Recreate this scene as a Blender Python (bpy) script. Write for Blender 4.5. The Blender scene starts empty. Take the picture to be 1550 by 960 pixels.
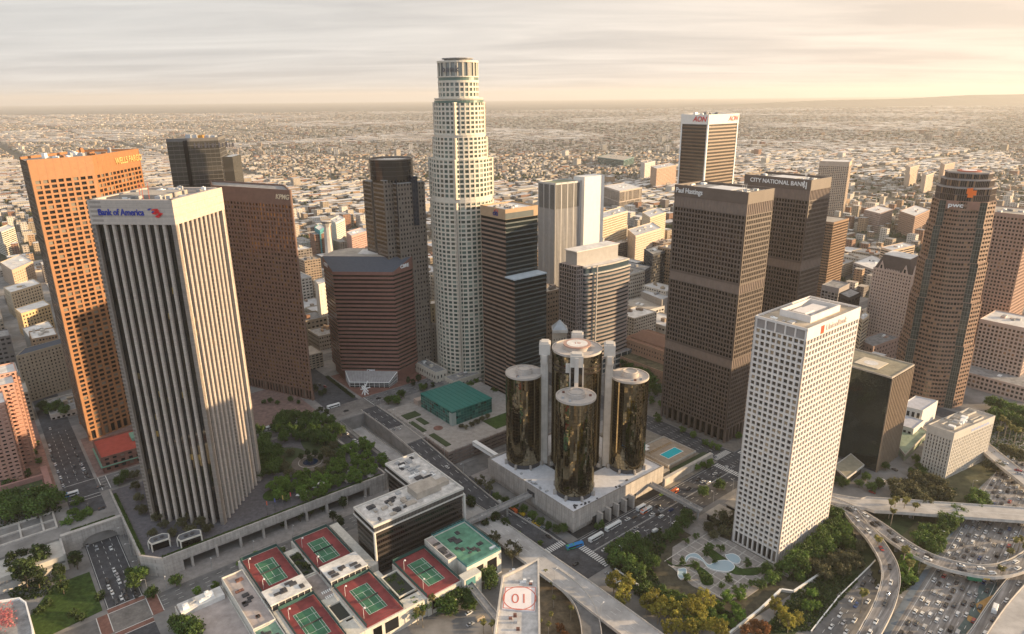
import bpy, bmesh, math, random
from math import sin, cos, radians, pi, atan2, hypot, tan, sqrt
from mathutils import Vector, Matrix
R_ = random.Random(7)
scn = bpy.context.scene
col = scn.collection

# ---------------------------------------------------------------- camera
F_PX, PITCH, ROLL, CAM_H = 1029.53, 0.313925, -0.010145, 276.1
def cam_axes():
    F = Vector((0, cos(PITCH), -sin(PITCH))); Rr = Vector((1, 0, 0)); U = Vector((0, sin(PITCH), cos(PITCH)))
    return F, Rr*cos(ROLL)+U*sin(ROLL), -Rr*sin(ROLL)+U*cos(ROLL)
AF, AR, AU = cam_axes()
cam_data = bpy.data.cameras.new('camera'); cam = bpy.data.objects.new('camera', cam_data); col.objects.link(cam)
cam_data.sensor_width = 36.0; cam_data.lens = F_PX/1550*36.0; cam_data.clip_start = 1; cam_data.clip_end = 120000
cam.matrix_world = Matrix(((AR.x, AU.x, -AF.x, 0), (AR.y, AU.y, -AF.y, 0), (AR.z, AU.z, -AF.z, CAM_H), (0, 0, 0, 1)))
scn.camera = cam

# ---------------------------------------------------------------- light
SUN_AZ, SUN_EL = radians(0), radians(10)          # math angle in the xy plane, elevation
SUN_DIR = Vector((cos(SUN_EL)*cos(SUN_AZ), cos(SUN_EL)*sin(SUN_AZ), sin(SUN_EL)))
sun_data = bpy.data.lights.new('sun', 'SUN'); sun_data.energy = 5.0; sun_data.angle = radians(0.5); sun_data.color = (1.0, 0.72, 0.42)
sun = bpy.data.objects.new('sun', sun_data); col.objects.link(sun)
sun.rotation_euler = SUN_DIR.to_track_quat('Z', 'Y').to_euler()

world = bpy.data.worlds.new('World'); scn.world = world; world.use_nodes = True
def build_world():
    nt = world.node_tree; nt.nodes.clear(); N = nt.nodes.new; L = nt.links.new
    out = N('ShaderNodeOutputWorld'); bg = N('ShaderNodeBackground'); bg.inputs['Strength'].default_value = 0.105
    sky = N('ShaderNodeTexSky'); sky.sky_type = 'NISHITA'; sky.sun_disc = False
    sky.sun_elevation = SUN_EL; sky.sun_rotation = pi/2-SUN_AZ; sky.air_density = 1.2; sky.dust_density = 3.5; sky.ozone_density = 1.0
    tc = N('ShaderNodeTexCoord'); sep = N('ShaderNodeSeparateXYZ'); L(tc.outputs['Generated'], sep.inputs[0])
    # flat cloud deck: direction divided by height above the horizon
    def M(op, a, b=None, clamp=False):
        n = N('ShaderNodeMath'); n.operation = op; n.use_clamp = clamp
        for i, q in enumerate((a, b)):
            if q is None: continue
            if isinstance(q, (int, float)): n.inputs[i].default_value = q
            else: L(q, n.inputs[i])
        return n.outputs[0]
    zz = M('ADD', M('MAXIMUM', sep.outputs[2], 0.0), 0.055)
    cx = M('DIVIDE', sep.outputs[0], zz); cy = M('DIVIDE', sep.outputs[1], zz)
    cmb = N('ShaderNodeCombineXYZ'); L(cx, cmb.inputs[0]); L(cy, cmb.inputs[1])
    mp = N('ShaderNodeMapping'); mp.inputs['Scale'].default_value = (0.16, 0.42, 1); mp.inputs['Rotation'].default_value = (0, 0, 0.25); L(cmb.outputs[0], mp.inputs[0])
    n1 = N('ShaderNodeTexNoise'); n1.inputs['Scale'].default_value = 2.1; n1.inputs['Detail'].default_value = 9; n1.inputs['Roughness'].default_value = 0.56; n1.inputs['Distortion'].default_value = 0.5
    L(mp.outputs[0], n1.inputs['Vector'])
    cr = N('ShaderNodeValToRGB'); cr.color_ramp.elements[0].position = 0.36; cr.color_ramp.elements[0].color = (0.0, 0.0, 0.0, 1)
    cr.color_ramp.elements[1].position = 0.66; cr.color_ramp.elements[1].color = (1, 1, 1, 1)
    L(n1.outputs[0], cr.inputs[0])
    # cloud colour: lit by the sun side
    dp = N('ShaderNodeVectorMath'); dp.operation = 'DOT_PRODUCT'; L(tc.outputs['Generated'], dp.inputs[0]); dp.inputs[1].default_value = SUN_DIR
    side = M('POWER', M('MULTIPLY', M('ADD', dp.outputs['Value'], 1.0), 0.5, True), 3.0)
    lit = N('ShaderNodeMix'); lit.data_type = 'RGBA'; L(side, lit.inputs[0])
    lit.inputs[6].default_value = (3.65, 3.6, 3.5, 1); lit.inputs[7].default_value = (7.2, 5.4, 3.8, 1)
    dark = N('ShaderNodeMix'); dark.data_type = 'RGBA'; L(side, dark.inputs[0])
    dark.inputs[6].default_value = (2.75, 2.75, 2.75, 1); dark.inputs[7].default_value = (5.2, 3.95, 2.85, 1)
    cl0 = N('ShaderNodeMix'); cl0.data_type = 'RGBA'; L(cr.outputs[0], cl0.inputs[0]); L(dark.outputs[2], cl0.inputs[6]); L(lit.outputs[2], cl0.inputs[7])
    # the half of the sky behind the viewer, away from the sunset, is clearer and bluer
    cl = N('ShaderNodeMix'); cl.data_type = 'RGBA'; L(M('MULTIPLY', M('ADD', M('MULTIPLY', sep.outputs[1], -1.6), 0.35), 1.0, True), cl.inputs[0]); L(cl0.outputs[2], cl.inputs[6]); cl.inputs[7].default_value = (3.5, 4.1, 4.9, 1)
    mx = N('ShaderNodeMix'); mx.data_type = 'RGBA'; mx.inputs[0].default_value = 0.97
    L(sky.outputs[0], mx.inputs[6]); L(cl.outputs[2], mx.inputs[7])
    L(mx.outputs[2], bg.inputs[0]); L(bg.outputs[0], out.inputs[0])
build_world()
vs = scn.view_settings; vs.view_transform = 'Standard'; vs.look = 'None'; vs.exposure = 1.10; vs.gamma = 1; vs.use_curve_mapping = False

# ---------------------------------------------------------------- measuring frame: the street grid
TH = radians(39.05); OX, OY = 38.7, 381.9
CU, SU = cos(TH), sin(TH)
def W(u, v):                       # street-grid metres -> world metres
    return (OX+CU*u-SU*v, OY+SU*u+CU*v)
def P(px, py, z=0.0):              # a point of the photograph at a known height -> world metres
    d = AF*F_PX+AR*(px-775)+AU*(480-py); t = (z-CAM_H)/d.z
    return (d.x*t, d.y*t)
def toUV(p):
    x, y = p[0]-OX, p[1]-OY
    return (x*CU+y*SU, -x*SU+y*CU)
def U(px, py, z=0.0): return toUV(P(px, py, z))
CAM = Vector((0, 0, CAM_H))

# ---------------------------------------------------------------- mesh builder
class MB:
    def __init__(s): s.v = []; s.f = []
    def quad(s, *p):
        i = len(s.v); s.v.extend(p); s.f.append(tuple(range(i, i+len(p))))
    def prism(s, poly, z0, z1, cap=True, bottom=False):
        n = len(poly); i = len(s.v)
        s.v += [(x, y, z0) for x, y in poly]+[(x, y, z1) for x, y in poly]
        for k in range(n):
            j = (k+1) % n; s.f.append((i+k, i+j, i+n+j, i+n+k))
        if cap: s.f.append(tuple(range(i+n, i+2*n)))
        if bottom: s.f.append(tuple(range(i+n-1, i-1, -1)))
    def loft(s, p0, z0, p1, z1, cap=True):
        n = len(p0); i = len(s.v)
        s.v += [(x, y, z0) for x, y in p0]+[(x, y, z1) for x, y in p1]
        for k in range(n):
            j = (k+1) % n; s.f.append((i+k, i+j, i+n+j, i+n+k))
        if cap: s.f.append(tuple(range(i+n, i+2*n)))
    def box(s, x0, x1, y0, y1, z0, z1):
        s.prism([(x0, y0), (x1, y0), (x1, y1), (x0, y1)], z0, z1, True, True)
    def uvbox(s, u0, u1, v0, v1, z0, z1):
        s.prism([W(u0, v0), W(u1, v0), W(u1, v1), W(u0, v1)], z0, z1, True, True)
    def ebox(s, a, b, s0, s1, z0, z1, d0, d1):
        L = hypot(b[0]-a[0], b[1]-a[1]); tx, ty = (b[0]-a[0])/L, (b[1]-a[1])/L; nx, ny = ty, -tx
        q = lambda q_, d: (a[0]+tx*q_+nx*d, a[1]+ty*q_+ny*d)
        s.prism([q(s0, d1), q(s1, d1), q(s1, d0), q(s0, d0)], z0, z1, True, True)
    def cyl(s, x, y, z0, z1, r, n=24, r1=None):
        r1 = r if r1 is None else r1
        c = [(cos(2*pi*k/n), sin(2*pi*k/n)) for k in range(n)]
        s.loft([(x+r*a, y+r*b) for a, b in c], z0, [(x+r1*a, y+r1*b) for a, b in c], z1)
    def bar(s, a, b, r, n=6):
        a = Vector(a); b = Vector(b); d = (b-a).normalized(); x = d.orthogonal().normalized(); y = d.cross(x); i = len(s.v)
        for p in (a, b):
            for k in range(n):
                q = p+x*(r*cos(2*pi*k/n))+y*(r*sin(2*pi*k/n)); s.v.append(tuple(q))
        for k in range(n):
            j = (k+1) % n; s.f.append((i+k, i+j, i+n+j, i+n+k))
        s.f.append(tuple(range(i+n-1, i-1, -1))); s.f.append(tuple(range(i+n, i+2*n)))
    def strip(s, left, right, z):          # left/right lists of (x,y) or (x,y,z)
        i = len(s.v); n = len(left)
        for l, r in zip(left, right):
            s.v.append((l[0], l[1], l[2] if len(l) > 2 else z)); s.v.append((r[0], r[1], r[2] if len(r) > 2 else z))
        for k in range(n-1): s.f.append((i+2*k, i+2*k+1, i+2*k+3, i+2*k+2))
    def mesh(s, name, off=(0, 0, 0)):
        m = bpy.data.meshes.new(name)
        m.from_pydata([(x-off[0], y-off[1], z-off[2]) for x, y, z in s.v], [], s.f)
        return m
def off_of(o):
    v = Vector((0, 0, 0))
    while o is not None: v += o.location; o = o.parent
    return v
def build(mb, name, mat, parent=None, local=False, loc=None):
    if not mb.f: return None
    base = Vector((0, 0, 0)) if (local or parent is None) else off_of(parent)
    if loc is not None: base = Vector(loc)
    m = mb.mesh(name, base); m.materials.append(mat)
    o = bpy.data.objects.new(name, m); col.objects.link(o); o.parent = parent
    if loc is not None: o.location = loc
    return o
def thing(name, label, cat, loc=(0, 0, 0), group=None, rz=0):
    o = bpy.data.objects.new(name, None); col.objects.link(o); o.location = loc; o.rotation_euler = (0, 0, rz)
    o.empty_display_size = 1
    tag(o, label, cat, group); return o
def tag(o, label=None, cat=None, group=None, kind=None):
    if label: o['label'] = label
    if cat: o['category'] = cat
    if group: o['group'] = group
    if kind: o['kind'] = kind
    return o
def struct(name, mb, mat, loc=None):
    o = build(mb, name, mat, loc=loc); o['kind'] = 'structure'; return o
def copy_tree(o, parent=None):
    c = o.copy(); col.objects.link(c); c.parent = parent
    for ch in KIDS.get(o.name, []): copy_tree(ch, c)
    return c
KIDS = {}
def register(o):
    KIDS[o.name] = list(o.children)
    for ch in o.children: register(ch)
ORD = ['first', 'second', 'third', 'fourth', 'fifth', 'sixth', 'seventh', 'eighth', 'ninth', 'tenth', 'eleventh', 'twelfth', 'thirteenth', 'fourteenth', 'fifteenth', 'sixteenth', 'seventeenth', 'eighteenth', 'nineteenth', 'twentieth']
def ordn(i):
    if i < 20: return ORD[i]
    t = {2: 'twenty', 3: 'thirty', 4: 'forty', 5: 'fifty'}[(i+1)//10]
    return t+('-'+ORD[(i+1) % 10-1] if (i+1) % 10 else '').replace('twenty-', 'twenty-')

# ---------------------------------------------------------------- materials
MATS = {}
def nodes(name):
    m = bpy.data.materials.new(name); m.use_nodes = True; nt = m.node_tree; b = nt.nodes['Principled BSDF']; return m, nt, b
def stone(name, c, rough=0.8, var=0.12, scale=0.25, block=None, spec=0.3, streak=0.0):
    if name in MATS: return MATS[name]
    m, nt, b = nodes(name); N = nt.nodes.new; L = nt.links.new
    g = N('ShaderNodeNewGeometry')
    no = N('ShaderNodeTexNoise'); no.inputs['Scale'].default_value = scale; no.inputs['Detail'].default_value = 8; no.inputs['Roughness'].default_value = 0.65
    L(g.outputs['Position'], no.inputs['Vector'])
    mr = N('ShaderNodeMapRange'); mr.inputs[1].default_value = 0.25; mr.inputs[2].default_value = 0.75; mr.inputs[3].default_value = 1-var*1.6; mr.inputs[4].default_value = 1+var
    L(no.outputs[0], mr.inputs[0]); fac = mr.outputs[0]
    if streak:
        mp = N('ShaderNodeMapping'); mp.inputs['Scale'].default_value = (0.8, 0.8, 0.03); L(g.outputs['Position'], mp.inputs[0])
        n2 = N('ShaderNodeTexNoise'); n2.inputs['Scale'].default_value = 1.0; n2.inputs['Detail'].default_value = 4; L(mp.outputs[0], n2.inputs['Vector'])
        m2 = N('ShaderNodeMapRange'); m2.inputs[1].default_value = 0.3; m2.inputs[2].default_value = 0.7; m2.inputs[3].default_value = 1-streak; m2.inputs[4].default_value = 1+streak*0.5
        L(n2.outputs[0], m2.inputs[0]); mm = N('ShaderNodeMath'); mm.operation = 'MULTIPLY'; L(fac, mm.inputs[0]); L(m2.outputs[0], mm.inputs[1]); fac = mm.outputs[0]
    if block:
        rt = N('ShaderNodeMapping'); rt.inputs['Rotation'].default_value = (0, 0, -TH); L(g.outputs['Position'], rt.inputs[0]); sp = N('ShaderNodeSeparateXYZ'); L(rt.outputs[0], sp.inputs[0])
        aa = N('ShaderNodeMath'); aa.operation = 'ADD'; L(sp.outputs[0], aa.inputs[0]); L(sp.outputs[1], aa.inputs[1]); cb = N('ShaderNodeCombineXYZ'); L(aa.outputs[0], cb.inputs[0]); L(sp.outputs[2], cb.inputs[1])
        bk_ = N('ShaderNodeTexBrick'); bk_.inputs['Scale'].default_value = 1; bk_.inputs['Brick Width'].default_value = block[0]; bk_.inputs['Row Height'].default_value = block[1]; bk_.inputs['Mortar Size'].default_value = block[2]
        for nm, q in (('Color1', .90), ('Color2', 1.06), ('Mortar', .62)): bk_.inputs[nm].default_value = (q, q, q, 1)
        L(cb.outputs[0], bk_.inputs['Vector']); m3 = N('ShaderNodeMath'); m3.operation = 'MULTIPLY'; L(fac, m3.inputs[0]); L(bk_.outputs['Color'], m3.inputs[1]); fac = m3.outputs[0]
    vm = N('ShaderNodeVectorMath'); vm.operation = 'SCALE'; vm.inputs[0].default_value = c; L(fac, vm.inputs['Scale'])
    L(vm.outputs[0], b.inputs['Base Color']); b.inputs['Roughness'].default_value = rough; b.inputs['Specular IOR Level'].default_value = spec
    MATS[name] = m; return m
def glass(name, c, rough=0.08, metal=0.0, var=0.6, spec=0.8, warp=0.0, light=None, pl=0.08):
    """dark glazing; every pane (mesh island or window object) gets a slightly different tone, a few have pale blinds down"""
    if name in MATS: return MATS[name]
    m, nt, b = nodes(name); N = nt.nodes.new; L = nt.links.new
    g = N('ShaderNodeNewGeometry'); oi = N('ShaderNodeObjectInfo')
    a = N('ShaderNodeMath'); a.operation = 'ADD'; L(g.outputs['Random Per Island'], a.inputs[0]); L(oi.outputs['Random'], a.inputs[1])
    fr = N('ShaderNodeMath'); fr.operation = 'FRACT'; L(a.outputs[0], fr.inputs[0])
    cr = N('ShaderNodeValToRGB'); e = cr.color_ramp.elements
    e[0].position = 0; e[0].color = tuple(x*(1-var) for x in c)+(1,); e[1].position = 1-pl; e[1].color = tuple(x*(1+var) for x in c)+(1,)
    if light: q = e.new(1-pl*0.5); q.color = light+(1,)
    L(fr.outputs[0], cr.inputs[0]); L(cr.outputs[0], b.inputs['Base Color'])
    b.inputs['Roughness'].default_value = rough; b.inputs['Metallic'].default_value = metal; b.inputs['Specular IOR Level'].default_value = spec
    if warp:
        no = N('ShaderNodeTexNoise'); no.inputs['Scale'].default_value = 0.35; no.inputs['Detail'].default_value = 2; L(g.outputs['Position'], no.inputs['Vector'])
        bp = N('ShaderNodeBump'); bp.inputs['Strength'].default_value = warp; bp.inputs['Distance'].default_value = 0.3; L(no.outputs[0], bp.inputs['Height']); L(bp.outputs[0], b.inputs['Normal'])
    MATS[name] = m; return m
def paint(name, c, rough=0.4, metal=0.0, spec=0.5, emit=None):
    if name in MATS: return MATS[name]
    m, nt, b = nodes(name); b.inputs['Base Color'].default_value = c+(1,); b.inputs['Roughness'].default_value = rough; b.inputs['Metallic'].default_value = metal; b.inputs['Specular IOR Level'].default_value = spec
    N = nt.nodes.new; L = nt.links.new
    g = N('ShaderNodeNewGeometry'); no = N('ShaderNodeTexNoise'); no.inputs['Scale'].default_value = 3; no.inputs['Detail'].default_value = 4; L(g.outputs['Position'], no.inputs['Vector'])
    mr = N('ShaderNodeMapRange'); mr.inputs[3].default_value = max(0, rough-0.1); mr.inputs[4].default_value = min(1, rough+0.15); L(no.outputs[0], mr.inputs[0]); L(mr.outputs[0], b.inputs['Roughness'])
    MATS[name] = m; return m
def leafmat(name, c, c2, trans=0.35):
    if name in MATS: return MATS[name]
    m, nt, b = nodes(name); N = nt.nodes.new; L = nt.links.new
    g = N('ShaderNodeNewGeometry'); oi = N('ShaderNodeObjectInfo')
    mx = N('ShaderNodeMix'); mx.data_type = 'RGBA'; mx.inputs[6].default_value = c+(1,); mx.inputs[7].default_value = c2+(1,); L(g.outputs['Random Per Island'], mx.inputs[0])
    hs = N('ShaderNodeHueSaturation'); L(mx.outputs[2], hs.inputs['Color'])
    mr = N('ShaderNodeMapRange'); mr.inputs[3].default_value = 0.7; mr.inputs[4].default_value = 1.3; L(oi.outputs['Random'], mr.inputs[0]); L(mr.outputs[0], hs.inputs['Value'])
    L(hs.outputs[0], b.inputs['Base Color']); b.inputs['Roughness'].default_value = 0.65; b.inputs['Specular IOR Level'].default_value = 0.3
    tr = N('ShaderNodeBsdfTranslucent'); L(hs.outputs[0], tr.inputs['Color'])
    ms = N('ShaderNodeMixShader'); ms.inputs[0].default_value = trans; L(b.outputs[0], ms.inputs[1]); L(tr.outputs[0], ms.inputs[2]); L(ms.outputs[0], nt.nodes['Material Output'].inputs['Surface'])
    MATS[name] = m; return m
CONC = stone('concrete', (0.36, 0.34, 0.32), var=0.2, scale=0.2, streak=0.18, block=(3, 1.6, .06))
PALEC = stone('pale_concrete', (0.52, 0.48, 0.43), var=0.16, scale=0.15, streak=0.12)
DECKG = stone('grey_roofing', (0.30, 0.29, 0.28), var=0.4, scale=0.25)
ROOFW = stone('white_roofing', (0.68, 0.65, 0.61), var=0.22, scale=0.13)
ROOFT = stone('tan_roofing', (0.42, 0.37, 0.31), var=0.25, scale=0.12)
STEEL = paint('galvanised_metal', (0.45, 0.46, 0.47), 0.45, 0.5)
WHITEP = paint('white_paint', (0.8, 0.79, 0.76), 0.5)
DARKM = paint('dark_metal', (0.05, 0.05, 0.055), 0.45)
GL = glass('dark_window_glass', (0.014, 0.014, 0.015), light=(0.20, 0.175, 0.14), pl=0.2, spec=.4)

# ---------------------------------------------------------------- towers
UNIT = {}
SEP = {'green_band', 'dusty_roof', 'setback_roof', 'balconies', 'louvres', 'mechanical_band', 'setback_parapet', 'pale_cornice', 'crown_cornice', 'crown_roof', 'helipad', 'roof_curbs', 'drum_bands', 'terrace_wall', 'dark_openings', 'dark_doors', 'planted_beds', 'courtyard_parapet', 'courtyard_void', 'sign_band', 'roof_drum', 'glass_slot', 'lounge_band', 'corner_column'}
class Tower:
    def __init__(s, name, label, cat='skyscraper', at=(0, 0), z=0, group=None, win='window', ncap=100):
        s.o = thing(name, label, cat, (at[0], at[1], z), group); s.p = {}; s.w = []; s.gm = {}; s.win = win; s.ncap = ncap
    def mb(s, part, mat):
        k = (part, mat.name)
        if part in SEP: k = (part, mat.name, len(s.p))
        if k not in s.p: s.p[k] = (MB(), mat)
        return s.p[k][0]
    def pane(s, c, t, w, h, mat): s.w.append((c, t, w, h, mat))
    def finish(s):
        for k, (mb, mat) in s.p.items(): build(mb, k[0], mat, s.o)
        if s.w:
            def key(e):
                c, t, w, h, m = e; n = Vector((t[1], -t[0], 0)); d = CAM-Vector(c); L = d.length
                vis = n.dot(d)/L
                return -(w*h*vis/L/L) if vis > 0.05 else 1
            s.w.sort(key=key); near, rest = s.w[:s.ncap], s.w[s.ncap:]
            base = off_of(s.o)
            for c, t, w, h, mat in near:
                k = (round(w, 2), round(h, 2), mat.name)
                if k not in UNIT:
                    q = MB(); q.quad((-w/2, 0, -h/2), (w/2, 0, -h/2), (w/2, 0, h/2), (-w/2, 0, h/2)); UNIT[k] = q.mesh(s.win); UNIT[k].materials.append(mat)
                o = bpy.data.objects.new(s.win, UNIT[k]); col.objects.link(o); o.parent = s.o
                o.location = Vector(c)-base; o.rotation_euler = (0, 0, atan2(t[1], t[0]))
            by = {}
            for c, t, w, h, mat in rest:
                q = by.setdefault(mat.name, (MB(), mat))[0]
                dx, dy = t[0]*w/2, t[1]*w/2
                q.quad((c[0]-dx, c[1]-dy, c[2]-h/2), (c[0]+dx, c[1]+dy, c[2]-h/2), (c[0]+dx, c[1]+dy, c[2]+h/2), (c[0]-dx, c[1]-dy, c[2]+h/2))
            for q, mat in by.values():
                o = build(q, s.win+'s', mat, s.o); o['kind'] = 'stuff'
        return s.o
def grid(T, a, b, z0, z1, nb, nf, pw, sp, dep, wall, gl=GL, corner=0.0, part='wall', proud=0.06, s0=None, s1=None, sill=True):
    """one flat facade of punched windows between a and b (outside on the right of a->b)"""
    Lf = hypot(b[0]-a[0], b[1]-a[1]); t = ((b[0]-a[0])/Lf, (b[1]-a[1])/Lf); n = (t[1], -t[0])
    m = T.mb(part, wall)
    lo = corner if s0 is None else s0; hi = Lf-corner if s1 is None else s1
    if corner: m.ebox(a, b, 0, corner, z0, z1, -dep, 0); m.ebox(a, b, Lf-corner, Lf, z0, z1, -dep, 0)
    bw = (hi-lo)/nb; fh = (z1-z0)/nf
    for k in range(nb+1):
        if corner and k in (0, nb): 
            x0, x1 = (lo, lo+pw/2) if k == 0 else (hi-pw/2, hi)
        else: x0, x1 = max(lo, lo+k*bw-pw/2), min(hi, lo+k*bw+pw/2)
        m.ebox(a, b, x0, x1, z0, z1, -dep, -0.003 if corner else 0)
    for j in range(nf): m.ebox(a, b, lo, hi, z0+j*fh, z0+j*fh+sp, -dep-0.02, -proud)
    for k in range(nb):
        s = lo+(k+0.5)*bw
        for j in range(nf):
            z = z0+j*fh+sp+(fh-sp)/2; d = dep-0.08
            T.pane((a[0]+t[0]*s-n[0]*d, a[1]+t[1]*s-n[1]*d, z), t, bw-pw+0.02, fh-sp+0.02, gl)
def inset(poly, d):
    n = len(poly); out = []
    for i in range(n):
        p0, p1, p2 = poly[i-1], poly[i], poly[(i+1) % n]
        t1 = Vector((p1[0]-p0[0], p1[1]-p0[1])).normalized(); t2 = Vector((p2[0]-p1[0], p2[1]-p1[1])).normalized()
        n1 = Vector((-t1.y, t1.x)); n2 = Vector((-t2.y, t2.x)); bi = n1+n2; k = 2*d/max(0.3, bi.length_squared)
        out.append((p1[0]+bi.x*k, p1[1]+bi.y*k))
    return out
def ring(mb, poly, z0, z1, th):
    q = inset(poly, th); n = len(poly); i = len(mb.v)
    mb.v += [(x, y, z0) for x, y in poly]+[(x, y, z1) for x, y in poly]+[(x, y, z1) for x, y in q]+[(x, y, z0) for x, y in q]
    for k in range(n):
        j = (k+1) % n
        for r in range(4):
            r2 = (r+1) % 4; mb.f.append((i+r*n+k, i+r*n+j, i+r2*n+j, i+r2*n+k))
def ribbon(T, poly, z0, z1, nf, sp, wall, gl, dep=0.35, part='spandrels', mull=None, mstep=1.6, band='window_band'):
    fh = (z1-z0)/nf; m = T.mb(part, wall); base = off_of(T.o); q = inset(poly, dep)
    for j in range(nf):
        ring(m, poly, z0+j*fh, z0+j*fh+sp, dep+0.4)
        g = MB(); g.prism(q, z0+j*fh+sp-0.03, z0+(j+1)*fh+0.03, cap=False); build(g, band, gl, T.o)
    if mull:
        mm = T.mb('mullions', mull); n = len(poly)
        for i in range(n):
            a, b = poly[i], poly[(i+1) % n]; Lf = hypot(b[0]-a[0], b[1]-a[1]); k = max(1, int(Lf/mstep))
            for c in range(1, k): mm.ebox(a, b, c*Lf/k-0.07, c*Lf/k+0.07, z0, z1, -dep-0.02, -dep+0.12)
def parapet(T, poly, z, h=1.2, th=0.5, wall=None, roof=DECKG, sub=1.4, part='parapet'):
    """closed roof deck sunk behind a parapet whose top is z"""
    ring(T.mb(part, wall), poly, z-sub, z, th)
    m = T.mb('roof', roof); q = inset(poly, th-0.02); m.quad(*[(x, y, z-sub+0.25) for x, y in q])
def equip(T, u0, u1, v0, v1, z, n, rnd, hmax=3.0, mats=(STEEL, WHITEP, DECKG), conv=W):
    for k in range(n):
        w, d, h = rnd.uniform(1.2, 5), rnd.uniform(1.2, 4), rnd.uniform(0.7, hmax)
        u = rnd.uniform(u0, max(u0+.1, u1-w)); v = rnd.uniform(v0, max(v0+.1, v1-d)); m = MB()
        m.prism([conv(u, v), conv(u+w, v), conv(u+w, v+d), conv(u, v+d)], z, z+h)
        if rnd.random() < .6:
            c = conv(u+w/2, v+d/2); m.cyl(c[0], c[1], z+h+.002, z+h+.4, min(w, d)*.3, 10)
        build(m, 'rooftop_unit', rnd.choice(mats), T.o)
def text(s, size, pos, t, mat, parent, name='lettering', depth=0.3, bold=0.0, up=(0, 0, 1), sx=1.0, align='CENTER', shear=0.0, space=1.0):
    cu = bpy.data.curves.new(name, 'FONT'); cu.body = s; cu.size = size; cu.extrude = depth/2; cu.offset = bold; cu.align_x = align; cu.align_y = 'CENTER'; cu.shear = shear; cu.space_character = space
    ob = bpy.data.objects.new('tmp', cu); col.objects.link(ob); me = bpy.data.meshes.new_from_object(ob); bpy.data.objects.remove(ob); bpy.data.curves.remove(cu)
    me.materials.clear(); me.materials.append(mat); me.name = name
    o = bpy.data.objects.new(name, me); col.objects.link(o); o.parent = parent
    X = Vector((t[0], t[1], t[2] if len(t) > 2 else 0)).normalized(); Y = Vector(up).normalized(); Z = X.cross(Y)
    base = off_of(parent) if parent else Vector((0, 0, 0)); p = Vector(pos)-base
    o.matrix_local = Matrix(((X.x*sx, Y.x, Z.x, p.x), (X.y*sx, Y.y, Z.y, p.y), (X.z*sx, Y.z, Z.z, p.z), (0, 0, 0, 1)))
    return o
def along(a, b, s, z, d):      # point on a facade, s metres from a, d metres outside
    L = hypot(b[0]-a[0], b[1]-a[1]); t = ((b[0]-a[0])/L, (b[1]-a[1])/L)
    return (a[0]+t[0]*s+t[1]*d, a[1]+t[1]*s-t[0]*d, z), t
def uvrect(u0, u1, v0, v1): return [W(u0, v0), W(u1, v0), W(u1, v1), W(u0, v1)]
# ================================================================ THE SETTING
def ground_mat():
    m, nt, b = nodes('city_ground'); N = nt.nodes.new; L = nt.links.new
    g = N('ShaderNodeNewGeometry'); mp = N('ShaderNodeMapping'); mp.vector_type = 'POINT'; mp.inputs['Rotation'].default_value = (0, 0, -TH); L(g.outputs['Position'], mp.inputs[0])
    br = N('ShaderNodeTexBrick'); br.offset = 0; br.inputs['Scale'].default_value = 0.01; br.inputs['Brick Width'].default_value = 1.55; br.inputs['Row Height'].default_value = 0.95
    br.inputs['Mortar Size'].default_value = 0.075; br.inputs['Mortar Smooth'].default_value = 0.1; L(mp.outputs[0], br.inputs['Vector'])
    n1 = N('ShaderNodeTexNoise'); n1.inputs['Scale'].default_value = 0.0011; n1.inputs['Detail'].default_value = 12; n1.inputs['Roughness'].default_value = 0.7; L(g.outputs['Position'], n1.inputs['Vector'])
    n2 = N('ShaderNodeTexNoise'); n2.inputs['Scale'].default_value = 0.02; n2.inputs['Detail'].default_value = 8; n2.inputs['Roughness'].default_value = 0.8; L(g.outputs['Position'], n2.inputs['Vector'])
    cr = N('ShaderNodeValToRGB'); e = cr.color_ramp.elements; e[0].position = 0.42; e[0].color = (0.035, 0.045, 0.025, 1); e[1].position = 0.60; e[1].color = (0.22, 0.185, 0.14, 1)
    q = e.new(0.5); q.color = (0.085, 0.08, 0.06, 1)
    ad = N('ShaderNodeMath'); ad.operation = 'MULTIPLY_ADD'; L(n1.outputs[0], ad.inputs[0]); ad.inputs[1].default_value = 0.45; 
    sc = N('ShaderNodeMath'); sc.operation = 'MULTIPLY'; L(n2.outputs[0], sc.inputs[0]); sc.inputs[1].default_value = 0.56; L(sc.outputs[0], ad.inputs[2]); L(ad.outputs[0], cr.inputs[0])
    L(cr.outputs[0], br.inputs['Color1']); L(cr.outputs[0], br.inputs['Color2']); br.inputs['Mortar'].default_value = (0.075, 0.072, 0.07, 1)
    L(br.outputs[0], b.inputs['Base Color']); b.inputs['Roughness'].default_value = 0.95; b.inputs['Specular IOR Level'].default_value = 0.1
    return m
ASPH = stone('asphalt', (0.08, 0.081, 0.088), var=0.35, scale=0.18, rough=0.9, spec=0.25, streak=0.2)
ASPHL = stone('worn_asphalt', (0.155, 0.152, 0.15), var=0.3, scale=0.15, rough=0.9, spec=0.2)
FWYC = stone('concrete_pavement', (0.27, 0.25, 0.235), var=0.22, scale=0.12, rough=0.85, spec=0.2)
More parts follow.
